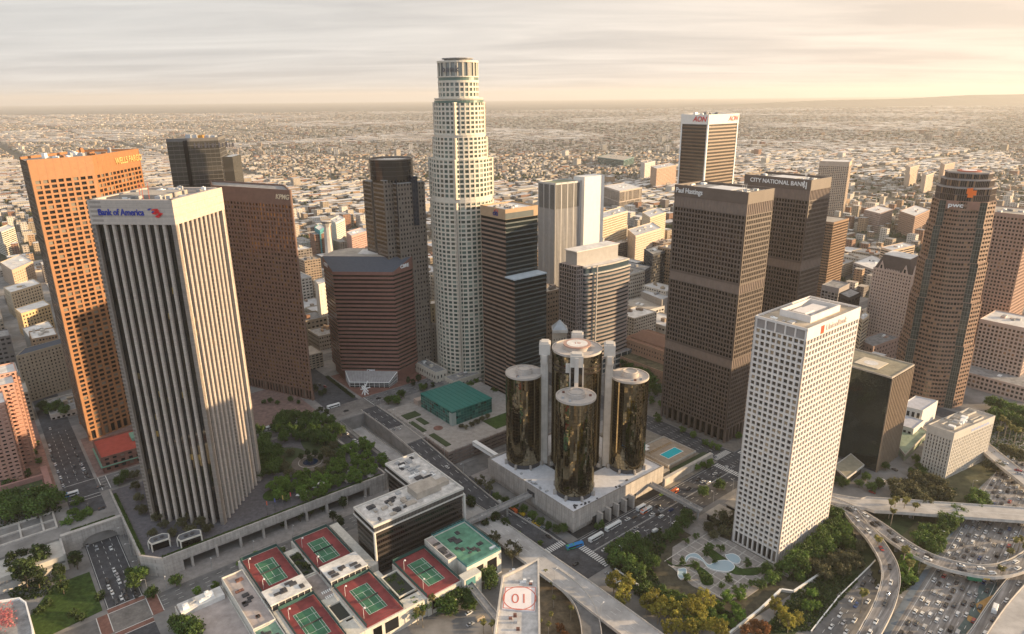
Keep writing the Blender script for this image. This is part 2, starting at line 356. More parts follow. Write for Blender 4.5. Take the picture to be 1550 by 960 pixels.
def wear(m_, ang, k=.30):
    nt = m_.node_tree; N = nt.nodes.new; L = nt.links.new; b = nt.nodes['Principled BSDF']; src = b.inputs['Base Color'].links[0].from_socket
    g = N('ShaderNodeNewGeometry'); r1 = N('ShaderNodeMapping'); r1.inputs['Rotation'].default_value = (0, 0, -ang); L(g.outputs['Position'], r1.inputs[0]); r2 = N('ShaderNodeMapping'); r2.inputs['Scale'].default_value = (.012, 1.0, 1); L(r1.outputs[0], r2.inputs[0])
    no = N('ShaderNodeTexNoise'); no.inputs['Scale'].default_value = .7; no.inputs['Detail'].default_value = 5; L(r2.outputs[0], no.inputs['Vector']); mr = N('ShaderNodeMapRange'); mr.inputs[1].default_value = .35; mr.inputs[2].default_value = .65; mr.inputs[3].default_value = 1-k; mr.inputs[4].default_value = 1+k*.5; L(no.outputs[0], mr.inputs[0])
    vm = N('ShaderNodeVectorMath'); vm.operation = 'SCALE'; L(src, vm.inputs[0]); L(mr.outputs[0], vm.inputs['Scale']); L(vm.outputs[0], b.inputs['Base Color'])
wear(FWYC, TH+math.atan(.1), .42)
PALER = stone('pale_road_concrete', (0.42, 0.40, 0.38), var=0.25, scale=0.1, rough=0.85, spec=0.2)
SIDE = stone('sidewalk_concrete', (0.27, 0.25, 0.235), var=0.22, scale=0.3, rough=0.9)
REDP = stone('red_pavers', (0.22, 0.11, 0.085), var=0.3, scale=0.3, rough=0.9)
PLAZAP = stone('slate_pavers', (0.115, 0.11, 0.12), var=0.3, scale=0.4, rough=0.8)
GRASS = stone('lawn_grass', (0.05, 0.085, 0.022), var=0.45, scale=0.35, rough=0.95, spec=0.1)
DIRT = stone('dry_ground', (0.15, 0.115, 0.075), var=0.4, scale=0.25, rough=0.95, spec=0.1)
MARK = paint('road_marking_paint', (0.62, 0.61, 0.58), 0.7)
YMARK = paint('yellow_marking_paint', (0.55, 0.36, 0.06), 0.7)
g = MB(); g.quad((-45000, -12000, 0), (45000, -12000, 0), (45000, 45000, 0), (-45000, 45000, 0)); struct('ground', g, ground_mat())

def sheet(name, poly, z, mat, th=0):
    m = MB()
    if th: m.prism(poly, z-th, z, True, False)
    else: m.quad(*[(x, y, z) for x, y in poly])
    return struct(name, m, mat)
# block-filling sidewalk slabs and streets near the camera, all in the street grid
near = MB(); near.quad(*[(*W(*p), 0.02) for p in ((-420, -260), (700, -260), (700, 330), (-420, 330))]); struct('downtown_paving', near, stone('downtown_paving_mat', (0.22, 0.21, 0.20), var=0.35, scale=0.06, rough=0.9))
Z1, Z2, Z3 = 0.05, 0.08, 0.11
# lower level roads
sheet('third_street_road', uvrect(-251, -232, -60, 330), Z1, ASPH)
sheet('cross_street_road', uvrect(-420, -60, 100.5, 116.5), Z2, ASPHL)
sheet('intersection_paving', uvrect(-251, -232, 98, 116.5), Z3, stone('oily_concrete', (0.20, 0.185, 0.17), var=0.35, scale=0.12, streak=0.2))
for a in ((-251, -232, 116.6, 120.5), (-251, -232, 93.5, 97.6), (-231.8, -226, 99, 117), (-257, -251.2, 99, 117)): sheet('brick_crosswalk', uvrect(*a), Z3+.02, REDP)
sheet('figueroa_road', uvrect(-60, 900, -36, -5), Z1, ASPH)
sheet('flower_road', uvrect(-12, 900, 104, 122), Z1, ASPHL)
sheet('taxi_street_road', uvrect(-27, -8, -36, 104), Z2, ASPH)
sheet('fifth_street_road', uvrect(154, 176, -128, 400), Z2, ASPH)
sheet('sixth_street_road', uvrect(372, 392, -150, 500), Z2, ASPH)
sheet('hotel_service_road', uvrect(0, 150, -4.5, 6), Z1, stone('dark_asphalt', (0.035, 0.035, 0.037), var=0.3))
# freeway frame: origin at uv (90,-170), direction slope 0.1
FA = math.atan(0.10)
def FW(s, t): return W(90+s*cos(FA)-t*sin(FA), -170+s*sin(FA)+t*cos(FA))
def frect(s0, s1, t0, t1): return [FW(s0, t0), FW(s1, t0), FW(s1, t1), FW(s0, t1)]
sheet('freeway_road', frect(-140, 900, -60, 4), Z1, FWYC)
sheet('freeway_frontage_road', frect(-140, 48, 16.5, 31), Z1, ASPHL)
ASPH_BLUE = stone('freeway_shoulder', (0.14, 0.17, 0.20), var=0.2)
sheet('freeway_shoulder', frect(-140, 230, 1.2, 4.6), Z2, ASPH_BLUE)
# raised plateau of the hill, with the opening of the lower street cut out
PZ = 12.0
pl = MB()
for a in ((-900, -231, 196, 1150), (-231.01, -70, 196, 1150), (-70.01, -53, 141, 1150), (-53.01, -30, 232, 1150), (-30.01, -8, 160, 420), (-8.01, 12, 126.5, 420), (12.01, 95, 225, 420)):
    pl.prism(uvrect(*a), 0, PZ)
struct('hill_plateau', pl, stone('plateau_paving', (0.25, 0.235, 0.22), var=0.3, scale=0.08))
rp = MB(); rp.loft(uvrect(-30, -16, 60, 160), 0.1, uvrect(-30, -16, 60, 160), 0.1)
# upper streets on the plateau
sheet('hope_street_road', uvrect(-420, 60, 240, 262), PZ+.05, ASPHL)
sheet('third_street_upper_road', uvrect(-253, -233, 215, 460), PZ+.08, ASPH)
sheet('ramp_side_road', uvrect(-68, -56, 141, 239), PZ+.05, ASPH)
sheet('hill_intersection_paving', uvrect(-54, -16, 239, 262), PZ+.09, stone('oily_concrete', (0.2, .185, .17)))
sheet('grand_avenue_road', uvrect(-420, 60, 372, 392), PZ+.05, ASPHL)
sheet('fourth_street_upper_road', uvrect(-52, -20, 262, 700), PZ+.07, ASPH)
# the upper roadway coming down from the hill to street level
def ramp(name, pts, z, half, mat, th=1.2, wall=0.9, walls=True, pier=None, pw=0.35):
    """elevated road: deck of thickness th along uv or world points (x,y), z list"""
    n = len(pts); Lf, Rt = [], []
    for i in range(n):
        a = Vector(pts[max(0, i-1)]); b = Vector(pts[min(n-1, i+1)]); d = (b-a).normalized(); nn = Vector((-d.y, d.x)); h = half[i] if isinstance(half, (list, tuple)) else half
        Lf.append((pts[i][0]+nn.x*h, pts[i][1]+nn.y*h, z[i])); Rt.append((pts[i][0]-nn.x*h, pts[i][1]-nn.y*h, z[i]))
    m = MB(); m.strip(Rt, Lf, 0)
    o = struct(name, m, mat)
    k = MB(); dn = lambda q, dz: [(x, y, zz-dz) for x, y, zz in q]
    k.strip(Lf, dn(Lf, th), 0); k.strip(dn(Rt, th), Rt, 0); k.strip(dn(Lf, th), dn(Rt, th), 0)
    if walls:
        for side, sg in ((Lf, 1), (Rt, -1)):
            out = [];
            for i in range(n):
                a = Vector(pts[max(0, i-1)]); b = Vector(pts[min(n-1, i+1)]); d = (b-a).normalized(); nn = Vector((-d.y, d.x))*sg
                out.append((side[i][0]+nn.x*pw, side[i][1]+nn.y*pw, side[i][2]))
            up = lambda q, dz: [(x, y, zz+dz) for x, y, zz in q]
            if sg > 0: k.strip(side, up(side, wall), 0); k.strip(up(side, wall), up(out, wall), 0); k.strip(up(out, wall), dn(out, th), 0)
            else: k.strip(up(side, wall), side, 0); k.strip(up(out, wall), up(side, wall), 0); k.strip(dn(out, th), up(out, wall), 0)
    struct(name+'_deck_edge', k, PALEC)
    if pier:
        q = MB()
        for i in pier:
            x, y = pts[i]; q.cyl(x, y, 0, z[i]-th, 1.0, 14)
        struct(name+'_piers', q, CONC)
    return Lf, Rt
def densify(pts, zs, step=4):
    """Catmull-Rom through world points"""
    P_ = [Vector((p[0], p[1], z)) for p, z in zip(pts, zs)]; out = []
    P_ = [2*P_[0]-P_[1]]+P_+[2*P_[-1]-P_[-2]]
    for i in range(1, len(P_)-2):
        a, b, c, d = P_[i-1:i+3]; n = max(1, int((c-b).length/step))
        for k in range(n):
            t = k/n; out.append(0.5*((2*b)+(c-a)*t+(2*a-5*b+4*c-d)*t*t+(3*b-a-3*c+d)*t**3))
    out.append(P_[-2]); return [(p.x, p.y) for p in out], [p.z for p in out]
up_pts, up_z = densify([W(-22, 239), W(-22, 200), W(-23, 160), W(-24, 120), W(-25, 80), W(-24, 50), W(-20, 20), W(-19, 0)], [12.1, 12.1, 11.2, 8.5, 5.2, 2.5, .5, .15])
ramp('upper_street_road', up_pts, up_z, 7.3, ASPH, th=1.0, wall=1.0)
dn_pts, dn_z = densify([W(-42, 320), W(-42, 232), W(-41, 160), W(-41, 110), W(-40, 70), W(-40, 30), W(-40, -10), W(-39, -50), W(-38, -100), W(-37, -170)], [.2, .2, .2, 1.2, 4, 7, 8, 8, 7, 5])
ramp('lower_street_viaduct', dn_pts, dn_z, 8.2, PALER, th=1.1, wall=0.9, pier=[i for i in range(len(dn_pts)) if dn_z[i] > 4 and i % 6 == 0])
# retaining walls round the opening
rw = MB()
for a in ((-53.4, -53, 141, 232, 0, 13), (-30, -29.6, 100, 232, 0, 9)): rw.uvbox(a[0], a[1], a[2], a[3], a[4], a[5])
rw.uvbox(-53, -30, 232.2, 232.8, 8.5, 13.1)
struct('opening_retaining_walls', rw, CONC)
# ---- right-hand interchange
HZ = 8.0
def wpx(l, z): return [P(x, y, z) for x, y in l]
c1 = [(1210+x/3.43, 680+y/3.43) for x, y in ((150, 265), (240, 300), (330, 350), (430, 415), (510, 475), (615, 540), (725, 587), (840, 617), (950, 635), (1060, 628), (1170, 585), (1290, 500))]
q, z = densify(wpx(c1, HZ), [HZ]*12); CURVE1 = (q, z)
ramp('curved_connector_ramp', q, z, 5.0, FWYC, wall=0.9, pier=[i for i in range(8, len(q)) if i % 11 == 0])
c2 = [(1210+x/3.43, 680+y/3.43) for x, y in ((262, 318), (318, 390), (375, 450), (425, 520), (462, 590), (476, 660), (468, 720), (445, 790), (415, 850), (385, 900), (350, 960), (300, 1030))]
q, z = densify(wpx(c2, HZ), [HZ-.15, HZ-.15, HZ, HZ, HZ, 7.6, 7, 6.2, 5.4, 4.6, 3.6, 2.5]); CURVE2 = (q, z)
ramp('descending_ramp', q, z, 4.6, FWYC, wall=0.9, pier=[i for i in range(8, len(q)) if i % 11 == 5])
c3 = [(1210+x/3.43, 680+y/3.43) for x, y in ((-60, 205), (60, 228), (160, 255), (330, 285), (520, 297), (720, 312), (950, 328), (1180, 345), (1500, 372))]
q, z = densify(wpx(c3, HZ+.15), [4, 7, HZ+.15]+[HZ+.3]*6); BRIDGE3 = (q, z)
ramp('straight_overpass', q, z, [5.5 if i < 12 else 8.0 for i in range(len(q))], PALER, wall=1.0, pier=[i for i in range(14, len(q)) if i % 9 == 0])
c4 = [(1210+x/3.43, 680+y/3.43) for x, y in ((900, -60), (1010, 30), (1090, 95), (1180, 165), (1320, 280))]
q, z = densify(wpx(c4, HZ), [HZ]*5)
ramp('upper_right_overpass', q, z, 6.0, PALER, wall=1.0, pier=[i for i in range(len(q)) if i % 9 == 4])
c5 = [(1210+x/3.43, 680+y/3.43) for x, y in ((870, 1060), (950, 955), (1010, 860), (1075, 765), (1140, 680), (1200, 600), (1290, 480))]
q, z = densify(wpx(c5, 4.0), [4]*7); RAMP5 = (q, z)
ramp('freeway_exit_ramp', q, z, 4.6, FWYC, th=3.9, wall=.8)
c6 = [(1210+x/3.43, 680+y/3.43) for x, y in ((1030, 1060), (1110, 930), (1180, 830), (1290, 700))]
q, z = densify(wpx(c6, 6.0), [6]*4)
ramp('outer_viaduct', q, z, 7.5, PALER, th=1.5, wall=1)
# street ramp near the exit, left of the curve: curved off ramp at the bottom centre
c7 = [(600+x/3.43, 680+y/3.43) for x, y in ((800, 640), (900, 715), (965, 790), (1000, 870), (1015, 960), (1020, 1080))]
q, z = densify(wpx(c7, 7.6), [7.75, 7.6, 7.4, 7, 6.6, 6])
ramp('curved_exit_ramp', q, z, 5.0, ASPHL, wall=.9)
# median artwork strips in the freeway
med = [(1210+x/3.43, 680+y/3.43) for x, y in ((935, 705), (1030, 690), (1010, 770), (965, 850), (905, 960), (800, 960), (860, 880), (910, 800))]
sheet('freeway_median', [P(x, y, 0) for x, y in med], Z2+.02, stone('median_green', (0.09, 0.13, 0.13), var=0.25))
for pts in (((985, 765), (1015, 755), (990, 800), (950, 865), (925, 840), (915, 805), (950, 785)), ((880, 940), (910, 920), (905, 945), (885, 960), (865, 958)), ((870, 860), (900, 872), (890, 900), (872, 890))):
    sheet('median_ochre_patch', [P(1210+x/3.43, 680+y/3.43, 0) for x, y in pts], Z2+.06, stone('median_ochre', (0.42, 0.25, 0.09), var=0.2))

# ---- ground patches
sheet('garden_ground', [W(-4, -44), W(62, -40), W(70, -60), W(140, -62), W(150, -112), W(90, -124), W(8, -116)], .16, stone('garden_soil', (0.085, 0.075, 0.05), var=.4, scale=.3), th=.1)
sheet('embankment_ground', [W(-10, -124), W(150, -126), W(195, -120), W(205, -138), W(130, -138), W(40, -138), W(-10, -140)], .13, stone('embankment_green', (0.055, 0.075, 0.03), var=.5, scale=.15))
sheet('interchange_ground', [W(150, -118), W(330, -105), W(330, -150), W(260, -150), W(120, -163), W(100, -150)], .12, stone('interchange_scrub', (0.085, 0.085, 0.045), var=.5, scale=.12))
sheet('tower_lawn', [W(-253, 122), W(-253, 165), W(-272, 165), W(-300, 120), W(-285, 118)], .2, GRASS, th=.1)
sheet('palm_court_ground', [P(x, y, 0) for x, y in ((825, 860), (868, 880), (885, 920), (890, 990), (800, 990), (815, 870))], .25, DIRT)
sheet('hotel_sidewalk', uvrect(-8, 154, 88, 104), .15, SIDE, th=.1)
sheet('bank_sidewalk', uvrect(60, 150, -62, -40), .18, SIDE, th=.1)
sheet('pool_block_paving', uvrect(92, 153, -4.5, 103), .14, stone('pool_block_mat', (0.25, .22, .18), var=.3), th=.1)
sheet('brown_tower_plaza', uvrect(177, 371, -4, 103), .15, stone('brown_plaza_mat', (0.16, .145, .13), var=.3), th=.1)
sheet('lower_plaza_walk', uvrect(-231, -62, 117, 132), .15, SIDE, th=.1)
sheet('red_hill_plaza', uvrect(-16, 60, 263, 330), PZ+.12, REDP, th=.1)
sheet('left_tower_plaza', uvrect(-330, -256, 262, 420), PZ+.15, stone('pink_paving', (0.28, .17, .14), var=.3), th=.12)
sheet('orange_tower_plaza', uvrect(-231, -60, 264, 340), PZ+.15, stone('pinkish_paving', (0.22, .15, .13), var=.3), th=.12)

# ---- markings
mk = MB()
def dash(fr, s0, s1, t, w=.16, on=3.0, off=9.0, z=Z2+.03):
    s = s0
    while s < s1: mk.quad(*[(*fr(*p), z) for p in ((s, t-w/2), (s+on, t-w/2), (s+on, t+w/2), (s, t+w/2))]); s += on+off
def solid(fr, s0, s1, t, w=.18, z=Z2+.03): mk.quad(*[(*fr(*p), z) for p in ((s0, t-w/2), (s1, t-w/2), (s1, t+w/2), (s0, t+w/2))])
LANES = [-1.2-3.55*k for k in range(9)]
for t in LANES[1:-1]: dash(FW, -140, 520, t, .22, 3.5, 6)
solid(FW, -140, 520, LANES[0], .25); solid(FW, -140, 300, LANES[-1], .25)
for k in (1, 2, 3): dash(FW, -140, 48, 16.5+3.6*k, .2)
rot = lambda s, t: W(t, s)      # s runs along v, t along u
for t in (-246.4, -241.6, -236.8): dash(rot, 122, 195, t, .22, 3, 4)
solid(rot, 121, 195, -250.3, .22); solid(rot, 121, 195, -232.8, .22)
for v in (120.9, 116.6, 97.8, 93.6): solid(lambda s, t: W(s, t), -251, -232, v, .45, Z3+.06)
for u in (-231.7, -225.8, -251.3, -257): solid(rot, 99.5, 117, u, .4, Z3+.06)
for v in (104.5, 108.5, 112.5): dash(W, -225, -62, v, .2, 3, 5, Z2+.05)
for v in (-31.5, -27.5, -23.5, -16, -12, -8.5): dash(W, -4, 152, v, .22, 3, 6, Z1+.05); dash(W, 180, 370, v, .22, 3, 6, Z1+.05)
for v in (-20.2, -19.6): solid(W, -2, 152, v, .2, Z1+.05); solid(W, 180, 370, v, .2, Z1+.05)
solid(W, 0, 152, -6.4, .25, Z1+.05)
for t in (-22.5, -18, -13): dash(rot, 8, 100, t, .2, 3, 5, Z2+.05)
for t in (158, 161.5, 165, 168.5, 172): dash(rot, -120, 100, t, .2, 3, 5, Z2+.05)
def zebra(u0, u1, v0, v1, across, n, z=Z2+.09):
    for k in range(n):
        if across == 'u': a = u0+(u1-u0)*k/n; mk.quad(*[(*W(*p), z) for p in ((a, v0), (a+(u1-u0)/n*.55, v0), (a+(u1-u0)/n*.55, v1), (a, v1))])
        else: a = v0+(v1-v0)*k/n; mk.quad(*[(*W(*p), z) for p in ((u0, a), (u1, a), (u1, a+(v1-v0)/n*.55), (u0, a+(v1-v0)/n*.55))])
zebra(-6.5, -1.5, -35, -6, 'v', 17); zebra(-27, -9, -3.5, 1.5, 'u', 11)
zebra(146, 151.5, -35, -6, 'v', 17); zebra(178, 183.5, -35, -6, 'v', 17); zebra(155, 175, -3.5, 2, 'u', 12); zebra(155, 175, -45, -39.5, 'u', 12)
# upper streets
for v in (244.5, 249, 253.5, 258): dash(W, -230, -56, v, .22, 3, 6, PZ+.12); dash(W, -14, 58, v, .22, 3, 6, PZ+.12)
for t in (-248, -243, -238): dash(rot, 268, 370, t, .22, 3, 5, PZ+.14)
for v in (263, 239.5, 235): solid(W, -252, -233, v, .45, PZ+.14)
for u in (-231, -226, -55.5, -15): solid(rot, 241, 262, u, .45, PZ+.14)
for t in (-27.4, -22, -17):
    for i in range(2, 52, 3):
        if i+1 < len(up_pts) and up_z[i] > 0.6:
            a, b = Vector(up_pts[i]), Vector(up_pts[i+1]); d = (b-a).normalized(); nn = Vector((-d.y, d.x))*(t+22.2); c = .12*Vector((-d.y, d.x))
            mk.quad(*[(q_.x, q_.y, zz+.04) for q_, zz in ((a+nn-c, up_z[i]), (b+nn-c, up_z[i+1]), (b+nn+c, up_z[i+1]), (a+nn+c, up_z[i]))])
def linemark(path, offs, w=.1, every=1, dashn=None):
    q, z = path
    for i in range(len(q)-1):
        if dashn and (i % dashn): continue
        a, b = Vector(q[i]), Vector(q[i+1]); d = (b-a).normalized(); n0 = Vector((-d.y, d.x)); nn = n0*offs; c = w*n0
        mk.quad(*[(p_.x, p_.y, zz+.05) for p_, zz in ((a+nn-c, z[i]), (b+nn-c, z[i+1]), (b+nn+c, z[i+1]), (a+nn+c, z[i]))])
for path in (CURVE1, CURVE2, RAMP5): linemark(path, 4.1); linemark(path, -4.0); linemark(path, 0, dashn=3)
for o_ in (-7, -.2, .2, 7): linemark(BRIDGE3, o_, .09)
for o_ in (-3.6, 3.6): linemark(BRIDGE3, o_, .09, dashn=3)
for o_ in (-4, 0, 4): linemark((dn_pts, dn_z), o_, .1, dashn=3)
struct('road_markings', mk, MARK)

# ---- hills on the far right
hl = MB(); rr = random.Random(3); xs = [3200+i*280 for i in range(62)]
top = [0.5+0.5*sin(i*.09-.8) for i in range(62)]
def hz(i): return max(4, 150*min(1, max(0, (i-1)/30))*(.72+.18*sin(i*.21)+.1*sin(i*.53+1)) )
for i in range(61):
    a, b = xs[i], xs[i+1]
    hl.quad((a, 13600, 0), (b, 13600, 0), (b, 14800, hz(i+1)*.75), (a, 14800, hz(i)*.75)); hl.quad((a, 14800, hz(i)*.75), (b, 14800, hz(i+1)*.75), (b, 16000, hz(i+1)+120*min(1, i/25)), (a, 16000, hz(i)+120*min(1, i/25)))
    hl.quad((a, 16000, hz(i)+120*min(1, i/25)), (b, 16000, hz(i+1)+120*min(1, i/25)), (b, 18500, 0), (a, 18500, 0))
struct('hills', hl, stone('hill_scrub', (0.10, 0.09, 0.06), var=.3, scale=.002))

# ---- air
hzb = MB(); hzb.box(-44000, 44000, -11000, 44000, -1, 520); hz_o = build(hzb, 'haze', None or STEEL); hz_o['kind'] = 'stuff'
def haze_mat():
    m = bpy.data.materials.new('haze_air'); m.use_nodes = True; nt = m.node_tree; nt.nodes.clear()
    out = nt.nodes.new('ShaderNodeOutputMaterial'); v = nt.nodes.new('ShaderNodeVolumePrincipled'); v.inputs['Color'].default_value = (0.93, 0.91, 0.88, 1); v.inputs['Density'].default_value = 0.000045; v.inputs['Anisotropy'].default_value = 0.2
    nt.links.new(v.outputs[0], out.inputs['Volume']); return m
hz_o.data.materials.clear(); hz_o.data.materials.append(haze_mat())
# ================================================================ TALL BUILDINGS
rnd = random.Random(11)
# ---------- white grid office tower (right of centre)
WHT = stone('white_precast', (0.72, 0.67, 0.62), var=.07, scale=.15, streak=.05, rough=.7)
GLW = glass('bronze_tinted_glass', (0.05, 0.04, 0.033), light=(.34, .26, .17), pl=.3, var=.5, rough=.12)
poly = uvrect(75, 137, -102, -70)
T = Tower('office_tower', 'slender white office tower with a square window grid and a red emblem near its roof', at=W(106, -86))
for i in range(4):
    a, b = poly[i], poly[(i+1) % 4]; nb = (18, 9, 18, 9)[i]
    grid(T, a, b, 9, 146.5, nb, 38, .95, 1.2, 1.0, WHT, GLW, corner=.9, part='facade_frame')
    # tall ground floor openings and blind top storey
    grid(T, a, b, .2, 9, nb, 1, .7, .3, 1.6, WHT, GL, corner=.9, part='base_columns')
    if i != 0: grid(T, a, b, 146.5, 153, 5 if nb == 9 else 9, 1, .8, .6, .8, WHT, stone('louvre_grey', (.30, .27, .25)), corner=.9, part='crown_frame')
m = T.mb('sign_band', WHT); m.ebox(poly[0], poly[1], .01, 61.9, 146.6, 152.9, -.5, -.02)
parapet(T, poly, 154, wall=WHT, roof=stone('sandy_roof', (.47, .38, .28), var=.35, scale=.1), sub=1.5)
m = T.mb('penthouse', WHT); pw = uvrect(89, 123, -96, -77); ring(m, pw, 152.6, 156.6, .8); m.prism(inset(pw, 5), 152.7, 155.4); m.uvbox(94, 104, -90, -82, 152.7, 156.0)
equip(T, 92, 120, -94, -80, 153.0, 9, rnd, 2.2); equip(T, 77, 88, -99, -74, 152.8, 4, rnd, .8)
c, t = along(poly[0], poly[1], 33, 149.9, .12)
text('UnionBank', 5.2, c, t, paint('faded_sign_grey', (.50, .42, .38), .6), T.o, 'lettering', .2, sx=1.05)
m = T.mb('emblem', paint('red_orange_sign', (.75, .10, .03), .4))
for s0, s1, z0, z1 in ((15.2, 16.4, 148.4, 152.2), (17.2, 18.4, 148.4, 152.2), (15.2, 18.4, 147.5, 148.4)): m.ebox(poly[0], poly[1], s0, s1, z0, z1, -.1, .25)
T.finish()

# ---------- two dark brown twin towers
BRN = stone('brown_granite', (0.125, 0.095, 0.078), var=.14, scale=.1, rough=.5, spec=.45)
GLB = glass('brown_tower_glass', (0.011, 0.009, 0.008), light=(.08, .06, .04), pl=.08, var=.6, rough=.15, spec=.4)
def twin(label, u0, u1, v0, v1, sign, size, sx, so, group):
    T = Tower('office_tower', label, at=W((u0+u1)/2, (v0+v1)/2), group=group); poly = uvrect(u0, u1, v0, v1); H = 207
    LOU = stone('pale_brown_louvre', (.22, .17, .14), var=.1)
    for i in range(4):
        a, b = poly[i], poly[(i+1) % 4]; nb = 14 if i % 2 == 0 else 23
        def seg(z0, z1, nf): grid(T, a, b, z0, z1, nb, nf, .85, 1.25, .75, BRN, GLB, corner=1.2, part='facade_frame')
        seg(12, 66, 14); seg(74, 128, 14); seg(136, 189, 14)
        for z0, z1 in ((66, 74), (128, 136), (189, 198.5)):
            Lf = hypot(b[0]-a[0], b[1]-a[1]); m = T.mb('mechanical_band', BRN); m.ebox(a, b, 0, Lf, z0, z0+.7, -.9, -.01); m.ebox(a, b, 0, Lf, z1-.5, z1, -.9, -.01)
            l = T.mb('louvres', LOU); l.ebox(a, b, .2, Lf-.2, z0+.7, z1-.5, -.9, -.5)
            for k in range(nb+1): l.ebox(a, b, .35+k*(Lf-1.2)/nb, .85+k*(Lf-1.2)/nb, z0+.7, z1-.5, -.5, -.05)
        m = T.mb('crown', BRN); m.ebox(a, b, 0, hypot(b[0]-a[0], b[1]-a[1]), 198.5, H, -.9, 0)
        for k in range(nb//2+1):
            s = .2+k*(hypot(b[0]-a[0], b[1]-a[1])-2)/(nb//2); m.ebox(a, b, s, s+1.6, 0, 12, -1.7, -.02)
    m = T.mb('lobby_wall', GLB); m.prism(inset(poly, 3.5), 0, 12.4, True, True)
    m = T.mb('roof', stone('roof_tan2', (.40, .34, .27), var=.3)); m.quad(*[(x, y, H-2) for x, y in inset(poly, .85)])
    m = T.mb('penthouse', DECKG); m.uvbox(u0+9, u1-8, v0+18, v1-14, H-2.01, H-1.2)
    m = T.mb('helipad', paint('pale_helipad', (.62, .6, .58), .7)); m.uvbox(u0+8, u1-8, v0+20, v0+42, H-1.19, H-.9)
    equip(T, u0+2, u1-3, v0+2, v0+16, H-1.99, 8, rnd, 2.6); equip(T, u0+2, u1-3, v1-12, v1-2, H-1.99, 6, rnd, 2.0)
    for q in range(3):
        c = W(u0+6+q*9, v0+9+q*4); mm = MB(); mm.bar((c[0], c[1], H-2), (c[0], c[1], H+5-q), .12); build(mm, 'antenna', WHITEP, T.o)
    c, t = along(poly[3], poly[0], so, H-4.3, .2)
    text(sign, size, c, t, WHITEP, T.o, 'lettering', .35, bold=.05, sx=sx, align='LEFT')
    if 'NATIONAL' in sign:
        k = T.mb('emblem', WHITEP)
        for s, l in ((56.5, .0), (58.6, .9)): k.ebox(poly[3], poly[0], s, s+.8, H-7-l, H-1.2-l, -.1, .3)
    T.finish()
twin('dark brown gridded tower, the nearer and left one of the two brown twins', 183, 219, 9, 76, 'Paul Hastings', 5.6, .86, 1.4, 'twin brown office towers')
twin('dark brown gridded tower, the farther and right one of the two brown twins', 287, 322, 16, 79, 'CITY NATIONAL BANK', 5.0, 1.0, 6, 'twin brown office towers')

# ---------- tall dark tower with white crown
T = Tower('office_tower', 'tall dark tower with a white crown and white corner column rising behind the brown twins', at=W(445, 231)); poly = uvrect(414, 474, 212, 250)
DK = stone('dark_bronze_cladding', (.15, .09, .052), var=.12, spec=.5, rough=.45)
poly_b = uvrect(414, 474, 212, 250)
ribbon(T, inset(poly, .3), 0, 243, 62, 1.7, DK, glass('bronze_band_glass', (.035, .022, .016), rough=.2, var=.3, pl=.01), dep=.25)
m = T.mb('corner_column', WHITEP)
for u, v in ((414, 212), (472.4, 212), (414, 248.4)): m.uvbox(u-.02, u+1.62, v-.02, v+1.62, 0, 243)
CW = stone('white_crown', (.74, .70, .64), var=.06); ring(T.mb('crown', CW), inset(poly, -.3), 243, 254, 1.2); T.mb('roof', DECKG).quad(*[(x, y, 251) for x, y in poly])
equip(T, 418, 470, 216, 246, 251, 12, rnd, 5)
for i, s in ((3, 26), (0, 48)):
    c, t = along(poly[i], poly[(i+1) % 4], s, 248.6, .55); text('AON', 8, c, t, paint('red_sign', (.6, .02, .02), .4), T.o, 'lettering', .4, shear=.3, bold=.1)
T.finish()

# ---------- rotated stone-finned bank tower
A = Vector((-188.6, 380.3)); ang = radians(-5.5); ex = Vector((cos(ang), sin(ang))); ey = Vector((-sin(ang), cos(ang)))
def BA(x, y): p = A-ex*50.5+ex*x+ey*y; return (p.x, p.y)
S1, S2 = 50.5, 56.0
poly = [BA(0, 0), BA(S1, 0), BA(S1, S2), BA(0, S2)]
T = Tower('bank_tower', 'massive pale stone tower with full height vertical fins and blue lettering on its crown', at=BA(25, 28), z=PZ)
FIN = stone('fin_stone', (.50, .43, .37), var=.08, scale=.6, rough=.7, streak=.05, block=(1.8, 1.3, .04))
TOP = 223
GLK = glass('black_glass', (0.010, 0.011, 0.012), light=(.30, .20, .06), pl=.012, var=.8, rough=.06)
for i in range(4):
    a, b = poly[i], poly[(i+1) % 4]; Lf = hypot(b[0]-a[0], b[1]-a[1]); m = T.mb('stone_fins', FIN)
    nb = 9 if i % 2 == 0 else 10; c0 = 2.6 if i % 2 == 0 else 3.4
    m.ebox(a, b, 0, c0, PZ, TOP-14, -2.6, 0); m.ebox(a, b, Lf-c0, Lf, PZ, TOP-14, -2.6, 0)
    bw = (Lf-2*c0)/nb
    for k in range(1, nb):
        s = c0+k*bw; q = lambda x, d: (a[0]+(b[0]-a[0])/Lf*x+(b[1]-a[1])/Lf*d, a[1]+(b[1]-a[1])/Lf*x-(b[0]-a[0])/Lf*d)
        m.prism([q(s-.85, -2.5), q(s-.85, -.6), q(s-.3, -.01), q(s+.3, -.01), q(s+.85, -.6), q(s+.85, -2.5)], PZ, TOP-14)
    g = T.mb('window_strips', GLK); d = 2.2
    for k in range(nb):
        for j in range(50):
            z0 = PZ+3+j*3.92; p0, p1 = q(c0+k*bw, -d), q(c0+(k+1)*bw, -d)
            mid = q(c0+(k+.5)*bw, -d)
            g.quad((*p0, z0), (*mid, z0), (*mid, z0+3.9), (*p0, z0+3.9)); g.quad((*mid, z0), (*p1, z0), (*p1, z0+3.9), (*mid, z0+3.9))
    m = T.mb('crown', FIN); m.ebox(a, b, 0, Lf, TOP-14, TOP, -2.6, .05)
    for z in (TOP-4.6, TOP-9.3): T.mb('crown_joint', stone('joint_dark', (.25, .21, .18))).ebox(a, b, 0, Lf, z, z+.12, -.1, .08)
